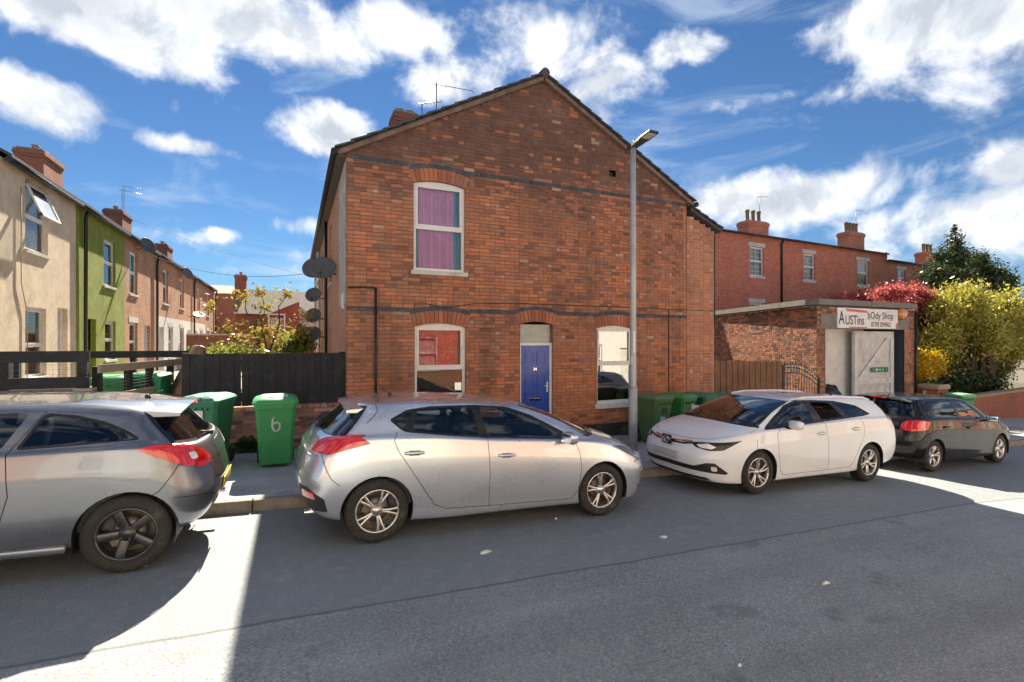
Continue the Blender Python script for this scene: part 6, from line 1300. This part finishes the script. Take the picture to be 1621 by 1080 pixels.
# ================================================================ wheelie bins
def make_bin(name, label, loc, rz, col, lidcol, grp):
    b = thing(name, label, 'wheelie bin', loc, rz, grp); BM = MT('bin_%d_%d_%d' % tuple(int(q * 999) for q in col), col, .45, .10, 4, .12, 120, dirt=tuple(q * .62 + .06 for q in col), dsc=4.5, co='Object'); LM = MT('lid_%d_%d_%d' % tuple(int(q * 999) for q in lidcol), lidcol, .42, .10, 4, .12, 120, dirt=tuple(q * .6 + .05 for q in lidcol), dsc=3, co='Object')
    m = MB(); rings = []
    for (z, hx, y0, y1) in ((.05, .215, -.22, .16), (.09, .225, -.235, .175), (.5, .25, -.285, .235), (.90, .275, -.335, .29), (.905, .29, -.35, .305), (.965, .292, -.352, .307)):
        k = .045; rings.append([(-hx + k, y0, z), (hx - k, y0, z), (hx, y0 + k, z), (hx, y1 - k, z), (hx - k, y1, z), (-hx + k, y1, z), (-hx, y1 - k, z), (-hx, y0 + k, z)])
    vs = [q for r_ in rings for q in r_]; m.add(vs, [(i * 8 + j, i * 8 + (j + 1) % 8, (i + 1) * 8 + (j + 1) % 8, (i + 1) * 8 + j) for i in range(len(rings) - 1) for j in range(8)], 0, False); m.add(rings[0], [tuple(range(8))[::-1]])
    for x in (-.16, -.08, 0, .08, .16): m.box(x - .006, x + .006, -.365, -.335, .86, .905)
    m.build('body', BM, b, world=False, auto=30)
    m = MB(); LR = []
    for (z, e) in ((.966, .012), (.995, .018), (1.03, -.015), (1.055, -.10)):
        hx, y0, y1, k = .295 + e, -.365 - e * .6, .30 + e * .2, .05; LR.append([(-hx + k, y0, z), (hx - k, y0, z), (hx, y0 + k, z), (hx, y1 - k, z + .01), (hx - k, y1, z + .012), (-hx + k, y1, z + .012), (-hx, y1 - k, z + .01), (-hx, y0 + k, z)])
    vs = [q for r_ in LR for q in r_]; m.add(vs, [(i * 8 + j, i * 8 + (j + 1) % 8, (i + 1) * 8 + (j + 1) % 8, (i + 1) * 8 + j) for i in range(3) for j in range(8)]); m.add(LR[-1], [tuple(range(8))]); m.add(LR[0], [tuple(range(8))[::-1]])
    for x in (-.10, .10): m.box(x - .045, x + .045, -.25, .20, 1.05, 1.064, bev=.006)
    m.build('lid', LM, b, world=False, auto=35)
    m = MB(); m.tube([(-.22, .36, .985), (.22, .36, .985)], .016, 8)
    for x in (-.22, 0, .22): m.box(x - .02, x + .02, .29, .37, .95, .985)
    m.build('handle', LM, b, world=False)
    for x in (-.24, .24): m = MB(); m.lathe([(.0, -.022), (.085, -.022), (.10, -.012), (.10, .012), (.085, .022), (.0, .022)], 20, Matrix.Translation((x, .215, .10)) @ Matrix.Rotation(rad(90), 4, 'Y')); m.build('wheel', BLKPLAS, b, world=False)
    m = MB(); m.tube([(-.25, .215, .10), (.25, .215, .10)], .012, 6); m.build('axle', BLKPLAS, b, world=False)
    return b
GA, GB_, GC_ = (.045, .32, .095), (.030, .23, .13), (.060, .165, .055)
def mark(b, poly_strokes, y, mat, r=.012, nm='painted_number'):
    m = MB()
    for s in poly_strokes: m.tube([(x, y, z) for x, z in s], r, 5)
    return m.build(nm, mat, b, world=False)
WPT = MT('white_paint_mark', (.62, .68, .62), .7, .15); BPT = MT('black_paint_mark', (.02, .02, .02), .6)
GR = 'green wheelie bins along the pavement'
def on(x, y): return (x, y, pave_z(x, y))
b = make_bin('wheelie_bin', 'dark green bin with a teal lid and white sticker beside the low wall', on(-1.19, 8.62), rad(-18), (.030, .20, .095), (.025, .25, .17), GR); m = MB(); m.box(-.06, .10, -.3475, -.346, .74, .86); m.build('sticker', UPVC, b, world=False)
b = make_bin('wheelie_bin', 'bright green bin with a white painted 6 in front of the low wall', on(-.26, 8.42), rad(2), GA, (.06, .36, .13), GR)
mark(b, [[(.03 + .0, .86), (-.02, .80), (-.045, .72), (-.05, .63), (-.02, .565), (.03, .565), (.055, .61), (.05, .67), (.01, .695), (-.04, .665)]], -.306, WPT, .016); m = MB(); m.box(-.16, .17, -.25, .05, 1.0645, 1.068); m.build('pale_patch', WPT, b, world=False)
b = make_bin('wheelie_bin', 'olive green bin with 14 written in black beside the lamp post', on(7.2, 8.62), rad(8), (.085, .175, .06), (.115, .20, .085), GR)
mark(b, [[(-.06, .77), (-.03, .82), (-.03, .66)], [(.03, .80), (.01, .73), (.08, .73)], [(.075, .80), (.07, .64)]], -.318, BPT, .009); m = MB(); m.box(-.09, .05, -.300, -.292, .44, .60); m.build('sticker', MT('pale_blue_label', (.45, .62, .68), .6), b, world=False); m = MB(); m.box(-.07, .12, -.327, -.318, .84, .87); m.build('sticker', WPT, b, world=False)
b = make_bin('wheelie_bin', 'mid green bin with a white arrow sticker, second from the lamp post', on(8.0, 8.75), rad(14), (.045, .24, .06), (.05, .28, .07), GR); m = MB(); m.ppoly(PF((0, -.333, 0), (1, 0, 0), (0, -1, 0)), [(.06, .62), (.17, .62), (.17, .78), (.115, .87), (.06, .78)], -.01, .004); m.build('sticker', WPT, b, world=False)
b = make_bin('wheelie_bin', 'deep green bin, third from the lamp post', on(8.76, 8.85), rad(10), (.025, .16, .075), (.035, .19, .095), GR)
b = make_bin('wheelie_bin', 'bin with a teal lid beside the brown fence behind the white car', on(9.62, 8.9), rad(0), (.02, .19, .10), (.02, .30, .15), GR)
b = make_bin('wheelie_bin', 'pale lidded green bin in front of the gate pier', on(20.0, 8.85), rad(-12), (.04, .24, .08), (.20, .40, .25), GR)
b = make_bin('wheelie_bin', 'green bin in the yard behind the path fence, nearer the rail fence', (-3.05, 11.2, .31), rad(5), (.03, .30, .10), (.03, .32, .11), 'bins in the yard'); b = make_bin('wheelie_bin', 'green bin in the yard behind the path fence, nearer the cushion', (-2.55, 11.55, .34), rad(-8), (.03, .28, .12), (.06, .34, .15), 'bins in the yard')
# ================================================================ lamp post
lpx, lpy = 6.13, 7.92; lz = pave_z(lpx, lpy); lp = thing('lamp_post', 'tall grey steel lamp post with a flat tilted lantern', 'lamp post', (lpx, lpy, lz)); ST = MT('galvanised_steel', (.50, .50, .49), .55, .10, 5, metal=.25, dirt=(.36, .35, .33), dsc=2)
m = MB(); m.tube([(lpx, lpy, lz), (lpx, lpy, lz + 1.25)], .085, 20); m.build('base_column', ST, lp); m = MB(); m.tube([(lpx, lpy, lz + 1.25), (lpx, lpy, lz + 1.31), (lpx, lpy, lz + 3.5), (lpx, lpy, 5.82)], [.085, .066, .060, .055], 20); m.build('shaft', ST, lp)
m = MB(); m.box(-.055, .055, -.006, .006, .25, .85); m.build('access_door', ST, lp).matrix_local = Matrix.Translation((0, -.084, 0)) @ Matrix.Translation((0, 0, 0))
LP_ = Matrix.Translation((lpx, lpy, 5.84)) @ Matrix.Rotation(rad(-6), 4, 'X'); LH = MT('lantern_grey', (.045, .048, .052), .6, .15); m = MB()
prof = [(.12, .075, -.02, .05), (-.02, .075, -.03, .05), (-.28, .10, -.02, .04), (-.36, .125, -.015, .035), (-.62, .12, -.01, .025)]; vs = []
for (y, hx, zb, zt) in prof: vs += [LP_ @ Vector(q) for q in ((-hx, y, zb), (hx, y, zb), (hx * .85, y, zt), (-hx * .85, y, zt))]
m.add(vs, [(i * 4 + j, (i + 1) * 4 + j, (i + 1) * 4 + (j + 1) % 4, i * 4 + (j + 1) % 4) for i in range(4) for j in range(4)]); m.add(vs[:4], [(0, 1, 2, 3)]); m.add(vs[-4:], [(3, 2, 1, 0)]); ln = m.build('lantern', LH, lp); m = MB(); m.box(-.09, .09, -.58, -.38, -.022, -.016, M=LP_); m.build('lens', MT('lens_clear', (.5, .5, .48), .15), ln)
m = MB(); m.tube([LP_ @ Vector((0, -.05, .05)), LP_ @ Vector((0, -.05, .12))], .025, 10); m.build('light_sensor', LH, ln)
for (z0, z1, an) in ((lz + 1.95, lz + 2.38, -.5), (lz + 1.72, lz + 1.88, -2.2)):
    m = MB(); vs = []
    for k in range(5):
        a = -math.pi / 2 + an * .5 + (k - 2) * .16; vs += [(lpx + .0665 * math.cos(a), lpy + .0665 * math.sin(a), z0), (lpx + .0665 * math.cos(a), lpy + .0665 * math.sin(a), z1)]
    m.add(vs, [(2 * k, 2 * k + 2, 2 * k + 3, 2 * k + 1) for k in range(4)], 0, True); m.build('number_sticker', UPVC, lp)
# ================================================================ plants
def leaf_mat(name, c1, c2, c3=None, trans=.4):
    m, t, b = newmat(name); t.nodes.remove(b); out = t.nodes['Material Output']; gi = tn(t, 'ShaderNodeNewGeometry').outputs['Random Per Island']
    rp = tn(t, 'ShaderNodeValToRGB'); rp.color_ramp.elements[0].color = (*c1, 1); rp.color_ramp.elements[1].color = (*c2, 1)
    if c3: e = rp.color_ramp.elements.new(.8); e.color = (*c2, 1); rp.color_ramp.elements[-1].color = (*c3, 1)
    lnk(t, gi, rp.inputs[0]); df = tn(t, 'ShaderNodeBsdfDiffuse'); tr = tn(t, 'ShaderNodeBsdfTranslucent'); gl = tn(t, 'ShaderNodeBsdfGlossy'); gl.inputs['Roughness'].default_value = .35
    lnk(t, rp.outputs[0], df.inputs[0]); lnk(t, rp.outputs[0], tr.inputs[0]); mx = tn(t, 'ShaderNodeMixShader'); mx.inputs[0].default_value = trans; lnk(t, df.outputs[0], mx.inputs[1]); lnk(t, tr.outputs[0], mx.inputs[2])
    m2 = tn(t, 'ShaderNodeMixShader'); m2.inputs[0].default_value = .05; lnk(t, mx.outputs[0], m2.inputs[1]); lnk(t, gl.outputs[0], m2.inputs[2]); lnk(t, m2.outputs[0], out.inputs[0]); return m
def leaves(name, parent, blobs, n, size, mat, seed, shell_=.55, gapn=.0, gs=1.2, droop=.0, asp=1.8):
    r = random.Random(seed); vs, fs = [], []; tot = sum(b[3] * b[4] * b[5] for b in blobs); 
    for b in blobs:
        k = int(n * b[3] * b[4] * b[5] / tot)
        for _ in range(k):
            for _t in range(6):
                d = Vector((r.gauss(0, 1), r.gauss(0, 1), r.gauss(0, 1))).normalized(); q = min(1.5, abs(r.gauss(0, .42)) + shell_ * .45); q *= 1 + .25 * mnoise.noise(d * 2.3 + Vector((seed, b[0], b[1])))
                p = Vector((b[0] + d.x * b[3] * q, b[1] + d.y * b[4] * q, b[2] + d.z * b[5] * q))
                if mnoise.noise(p * gs + Vector((seed, 0, 0))) > gapn - .5: break
            else: continue
            s = size * r.uniform(.6, 1.35); u = Vector((r.gauss(0, 1), r.gauss(0, 1), r.gauss(0, .7) - droop)).normalized(); v = u.orthogonal().normalized(); v = Matrix.Rotation(r.uniform(0, 6.28), 3, u) @ v
            i = len(vs); vs += [p - u * s * .5 * asp, p + v * s * .5 + u * s * .05, p + u * s * .5 * asp, p - v * s * .5 + u * s * .05]; fs += [(i, i + 1, i + 2), (i, i + 2, i + 3)]
    m = MB(); m.add(vs, fs); return m.build(name, mat, parent)
BARK = MT('bark', (.10, .075, .055), .95, .35, 6, .8, 25)
def limbs(parent, base, tops, r0, name='trunk', wig=.12, seed=1):
    r = random.Random(seed); m = MB(); base = Vector(base)
    for tp in tops:
        tp = Vector(tp); pts = [base]; k = 6
        for i in range(1, k + 1):
            t = i / k; q = base.lerp(tp, t); q.z = base.z + (tp.z - base.z) * t ** .8; pts.append(q + Vector((r.uniform(-wig, wig), r.uniform(-wig, wig), r.uniform(-wig, wig) * .4)))
        m.tube(pts, [r0 * (1 - .85 * i / k) for i in range(k + 1)], 7)
    return m.build(name, BARK, parent)
def blobset(c, R, n, seed, br=.45, flat=1.0):
    r = random.Random(seed); out = []
    for i in range(n):
        d = Vector((r.gauss(0, 1), r.gauss(0, 1), r.gauss(0, 1))).normalized() * r.random() ** .4; k = br * r.uniform(.6, 1.25)
        out.append((c[0] + d.x * R[0] * .88, c[1] + d.y * R[1] * .85, c[2] + d.z * R[2] * .85, max(R[2], R[0] * .6) * k * 1.15, R[1] * k * 1.2, R[2] * k * flat * 1.2))
    return out
# sapling behind the black fence
t = thing('garden_sapling', 'thin yellow leaved sapling behind the black boarded fence', 'sapling', (-.75, 15.0, .5)); tops = [(-2.0, 15, 2.9), (-1.3, 15.3, 3.2), (-.7, 14.8, 2.9), (-.2, 15.1, 3.3), (.3, 15, 2.7), (-1.6, 14.7, 2.3), (.05, 14.6, 2.2), (-.9, 15.2, 3.35)]
limbs(t, (-.75, 15, .5), tops, .05, seed=4); YG = leaf_mat('yellow_green_leaf', (.30, .26, .045), (.42, .33, .06), (.34, .17, .04))
leaves('crown', t, [(x, y, z, .42, .42, .38) for x, y, z in tops] + [(-.75, 15, 2.2, 1.0, .7, .5)], 1100, .06, YG, 3, .2)
t = thing('garden_shrub', 'dense lime green shrub just above the black boarded fence', 'shrub', (-1.2, 13.2, .5)); leaves('crown', t, [(-1.45, 13.2, 1.62, .75, .5, .36), (-.9, 13.3, 1.5, .5, .4, .36)], 2400, .06, leaf_mat('lime_leaf', (.20, .27, .04), (.36, .38, .07)), 8, .4); limbs(t, (-1.2, 13.2, .5), [(-1.6, 13.2, 1.7), (-.8, 13.2, 1.6), (-1.2, 13.1, 1.9)], .04, 'stem', .05)
t = thing('garden_shrub', 'glossy green shrub against the side wall of the gable house', 'shrub', (.1, 15.5, .5)); leaves('crown', t, [(.05, 15.6, 1.85, .5, .5, .5), (-.25, 15.2, 1.6, .45, .4, .42), (.35, 15.8, 2.1, .34, .4, .36)], 2200, .085, leaf_mat('laurel_leaf', (.10, .17, .035), (.30, .34, .08), (.45, .45, .15)), 9, .3); limbs(t, (.1, 15.5, .5), [(0, 15.6, 2.3), (-.3, 15.3, 1.9), (.3, 15.8, 2.5)], .04, 'stem', .05)
# right hand garden
t = thing('red_maple', 'small maple with bright red leaves behind the garage roof', 'tree', (24.4, 13.2, g(24.4))); bl = blobset((24.2, 13.2, 3.65), (3.2, 2.0, 1.15), 26, 5, .32, .8); limbs(t, (24.4, 13.2, g(24.4)), [(b[0], b[1], b[2]) for b in bl], .13, seed=2); leaves('crown', t, bl, 52000, .062, leaf_mat('red_leaf', (.40, .075, .075), (.62, .19, .16), (.30, .05, .05)), 6, .35)
t = thing('weeping_tree', 'broad yellow green weeping tree over the garden wall', 'tree', (27.0, 11.6, g(27))); bl = blobset((27.0, 11.8, 2.3), (4.3, 2.0, 2.3), 46, 12, .24, 1.0) + [(29.5, 12, 2.8, 1.6, 1.3, 1.3), (26, 11.6, 3.5, 1.7, 1.3, .8), (24, 11.4, 2.0, 1.2, .9, 1.0), (31.5, 12, 2.6, 2, 1.4, 1.6)]; limbs(t, (27.2, 11.2, g(27)), [(b[0], b[1], b[2]) for b in bl[:18]], .17, seed=3); leaves('crown', t, bl, 95000, .068, leaf_mat('gold_leaf', (.26, .28, .045), (.55, .50, .09), (.45, .33, .08)), 13, .4, .1, .9, .9, 2.6)
t = thing('evergreen_tree', 'tall dark green evergreen with an open pointed top', 'tree', (33.0, 14.5, g(33))); bl = blobset((33.8, 14.6, 5.0), (4.6, 2.0, 2.0), 40, 21, .22) + [(32.3, 14.4, 6.4, .9, .8, .9), (32.2, 14.4, 7.2, .5, .5, .7), (32.2, 14.4, 7.9, .22, .22, .45), (30.4, 14.4, 5.4, .9, .8, .7), (34.6, 14.6, 6.0, 1.2, .9, .8), (36.5, 14.8, 5.6, 1.5, 1, 1.0), (38, 15, 5.0, 1.8, 1, 1.2)]; limbs(t, (32.6, 14.5, g(33)), [(b[0], b[1], b[2]) for b in bl], .18, seed=6); leaves('crown', t, bl, 75000, .075, leaf_mat('holly_leaf', (.03, .055, .022), (.075, .11, .04), (.28, .30, .17), .2), 22, .3, .12, 1.3)
t = thing('forsythia_bush', 'bright yellow flowering bush beside the garage', 'bush', (21.7, 10.5, g(21.7))); bl = [(21.6, 10.5, 1.25, .85, .5, .55), (21.1, 10.4, .9, .55, .4, .5), (22.3, 10.6, 1.0, .6, .4, .5)]; limbs(t, (21.7, 10.5, g(21.7)), [(b[0] + q, b[1], b[2] + .2) for b in bl for q in (-.3, .3)], .03, 'stem', .06); leaves('crown', t, bl, 7000, .055, leaf_mat('forsythia_flower', (.62, .42, .015), (.75, .52, .02), (.2, .25, .03)), 31, .35)
t = thing('dark_shrub', 'dark leafy shrub under the weeping tree behind the wall', 'shrub', (24.2, 10.7, g(24))); leaves('crown', t, [(23.6, 10.6, .45, 1.2, .5, .75), (24.9, 10.6, .35, 1.0, .5, .7), (21.5, 10.3, .2, 1.0, .4, .55), (26.5, 10.6, .2, 1.0, .5, .5)], 13000, .07, leaf_mat('dark_leaf', (.022, .045, .018), (.06, .09, .03), (.14, .16, .06), .25), 33, .3); limbs(t, (24.2, 10.7, g(24)), [(23.6, 10.6, .6), (24.9, 10.6, .5), (24.2, 10.6, .8)], .05, 'stem', .05)
t = thing('garden_hedge', 'loose green hedge filling the garden behind the low brick wall', 'hedge', (31, 12.6, g(31))); bl = [(26.5 + 1.5 * i, 12.8 + .25 * i, .55 + .1 * (i % 3), 1.3, .7, 1.15) for i in range(9)]; limbs(t, (31, 12.8, g(31)), [(b[0], b[1], b[2]) for b in bl], .06, 'stem', .1); leaves('crown', t, bl, 26000, .075, leaf_mat('hedge_leaf', (.07, .10, .025), (.17, .20, .045), (.30, .30, .08), .3), 35, .35)
# weeds at the foot of the low wall
WG = leaf_mat('weed_leaf', (.035, .075, .02), (.08, .14, .035))
for nm, x, w_, h_, sd in (('leafy weeds at the wall foot between the two pavement bins', -.72, .26, .18, 41), ('leafy weeds climbing the wall between the painted bin and the house corner', .42, .32, .34, 42)):
    t = thing('weed_clump', nm, 'weeds', (x, 9.38, pave_z(x, 9.4)), 0, 'weeds at the foot of the low wall'); leaves('foliage', t, [(x, 9.36, pave_z(x, 9.4) + h_ * .55, w_, .10, h_)], 900, .045, WG, sd, .2); limbs(t, (x, 9.38, pave_z(x, 9.4)), [(x - w_ * .6, 9.36, .2 + h_), (x + w_ * .6, 9.36, .2 + h_)], .008, 'stem', .03)
t = thing('weed_clump', 'low weeds on the plinth beside the blue door', 'weeds', (5.7, 9.42, pave_z(5.7, 9.4)), 0, 'weeds at the foot of the low wall'); leaves('foliage', t, [(5.7, 9.42, pave_z(5.7, 9.4) + .12, .35, .05, .10)], 350, .04, WG, 43, .2); limbs(t, (5.7, 9.42, pave_z(5.7, 9.4)), [(5.5, 9.42, .05), (5.9, 9.42, .05)], .006, 'stem', .02)
# ================================================================ houses across the street (seen in windows and paint)
OP = PF((0, -3.4, 0), (1, 0, 0), (0, 1, 0)); OB = brick_tex('opposite_brick', 0, (.52, .24, .13), (.44, .20, .12), (.42, .34, .26), dark_amt=.25); OC = MT('opposite_cream', (.62, .54, .42), .9, .1, 2)
onm = ['cream', 'brick', 'white', 'cream', 'brick', 'cream', 'white', 'brick', 'brick', 'brick', 'brick', 'brick', 'brick']
ordw = ['first', 'second', 'third', 'fourth', 'fifth', 'sixth', 'seventh', 'eighth', 'ninth', 'tenth', 'eleventh', 'twelfth', 'last']
for i in range(13):
    x0, x1 = -14 + i * 4.6, -14 + (i + 1) * 4.6; gz0 = g((x0 + x1) / 2); c = thing('opposite_house', '%s going downhill of the houses facing the blue door across the road' % (ordw[i] + (' one, rendered,' if onm[i] != 'brick' else ' one, brick,')), 'house', ((x0 + x1) / 2, -3.4, gz0), 0, 'houses across the road'); H = [(x0 + .7, x0 + 1.8, gz0 + .9, gz0 + 2.5), (x0 + 3.0, x0 + 3.9, gz0 + .15, gz0 + 2.3), (x0 + .7, x0 + 1.8, gz0 + 3.6, gz0 + 5.1), (x0 + 2.9, x0 + 3.9, gz0 + 3.6, gz0 + 5.1)]
    wm = {'cream': OC, 'brick': OB, 'white': MT('opposite_white', (.74, .72, .68), .9, .08, 2)}[onm[i]]
    wall_holes(OP, x0, x1, gz0 - 1, gz0 + 5.6, H).build('wall', wm, c)
    for k, h in enumerate(H):
        if k == 1: door(c, OP, *h, DPAINT, UPVC)
        else: window(c, OP, *h, 0, .5, curtain=[(h[0] + .1, h[1] - .1, h[2] + .1, h[3] - .1, NET)])
    m = MB(); e = gz0 + 5.6; m.add([(x0, -3.2, e), (x1, -3.2, e), (x1, -7, e + 2.2), (x0, -7, e + 2.2), (x1, -10.8, e), (x0, -10.8, e)], [(0, 3, 2, 1), (3, 5, 4, 2), (0, 5, 3), (1, 2, 4)]); m.build('roof', LEAD, c); m = MB(); m.box(x0 + .01, x1 - .01, -10.6, -4.2, gz0 - 1, e - .05); m.build('rear_wall', wm, c)
# ================================================================ overhead wires, litter
def wire(label, a, b, sag):
    a, b = Vector(a), Vector(b); m = MB(); m.tube([a.lerp(b, t / 16) - Vector((0, 0, sag * 4 * (t / 16) * (1 - t / 16))) for t in range(17)], .008, 5); o = m.build('overhead_wire', CB); tag(o, label, 'wire', 'overhead wires'); return o
wire('thin telephone wire sagging across the side street to the satellite dishes', (-5.1, 21.5, 5.3), (.86, 14.0, 3.9), .5)
wire('thin wire slanting from the brick terrace chimney down across the sky', (-7.8, 30, 8.2), (3, 36, 6.0), .3)
LIT = MT('paper_litter', (.72, .71, .68), .8, .1)
def gpt(px, py):
    u = (px - 810.5) / 778; v = (540 - py) / 778; r_ = FWD + RGT * u + Vector((0, 0, v)); z = -.1
    for _ in range(8): t = (z - CAMZ) / r_.z; x, y = r_.x * t, r_.y * t; z = road_z(x, y)
    return Vector((x, y, z))
for i, (px, py, s, lab) in enumerate(((1050, 851, .06, 'crumpled white paper scrap below the gap between the silver and white cars'), (1307, 924, .055, 'thin strip of white litter on the open road'), (768, 875, .075, 'flat scrap of pale litter beside the silver car'), (1171, 1055, .018, 'tiny white pebble of litter far out on the road'), (880, 822, .025, 'small white fleck of litter under the silver car door'))):
    p = gpt(px, py); m = MB(); k = 8; r_ = random.Random(i); ring = [(p.x + s * math.cos(6.283 * j / k) * r_.uniform(.5, 1), p.y + s * .6 * math.sin(6.283 * j / k) * r_.uniform(.5, 1), p.z + .005 + r_.uniform(0, .012)) for j in range(k)]
    m.add(ring + [(p.x, p.y, p.z + .022)], [(j, (j + 1) % k, k) for j in range(k)]); m.add([(q[0], q[1], p.z + .003) for q in ring], [tuple(range(k))[::-1]]); m.add(ring + [(q[0], q[1], p.z + .003) for q in ring], [(j, k + j, k + (j + 1) % k, (j + 1) % k) for j in range(k)]); tag(m.build('litter', LIT), lab, 'litter', 'litter on the road')
# ================================================================ parked cars
def park(P, label, X, Ynear, flip):
    sl = math.atan2(g(X) - g(X + (2.6 if not flip else -2.6) ), 2.6) * (1 if not flip else -1)
    return build_car(P, label, (X, Ynear + P['W'], road_z(X, 5) + .004), sl, flip)
park(silver, 'silver five-door hatchback parked below the blue front door', .74, 4.95, False)
park(white, 'white estate car with its rear door window open, parked by the green bins', 8.78, 5.06, True)
park(black, 'glossy black hatchback parked in front of the garage', 11.32, 5.35, False)
park(grey, 'dark grey three-door hatchback with black wheels beside the post and rail fence', -1.28, 4.96, True)
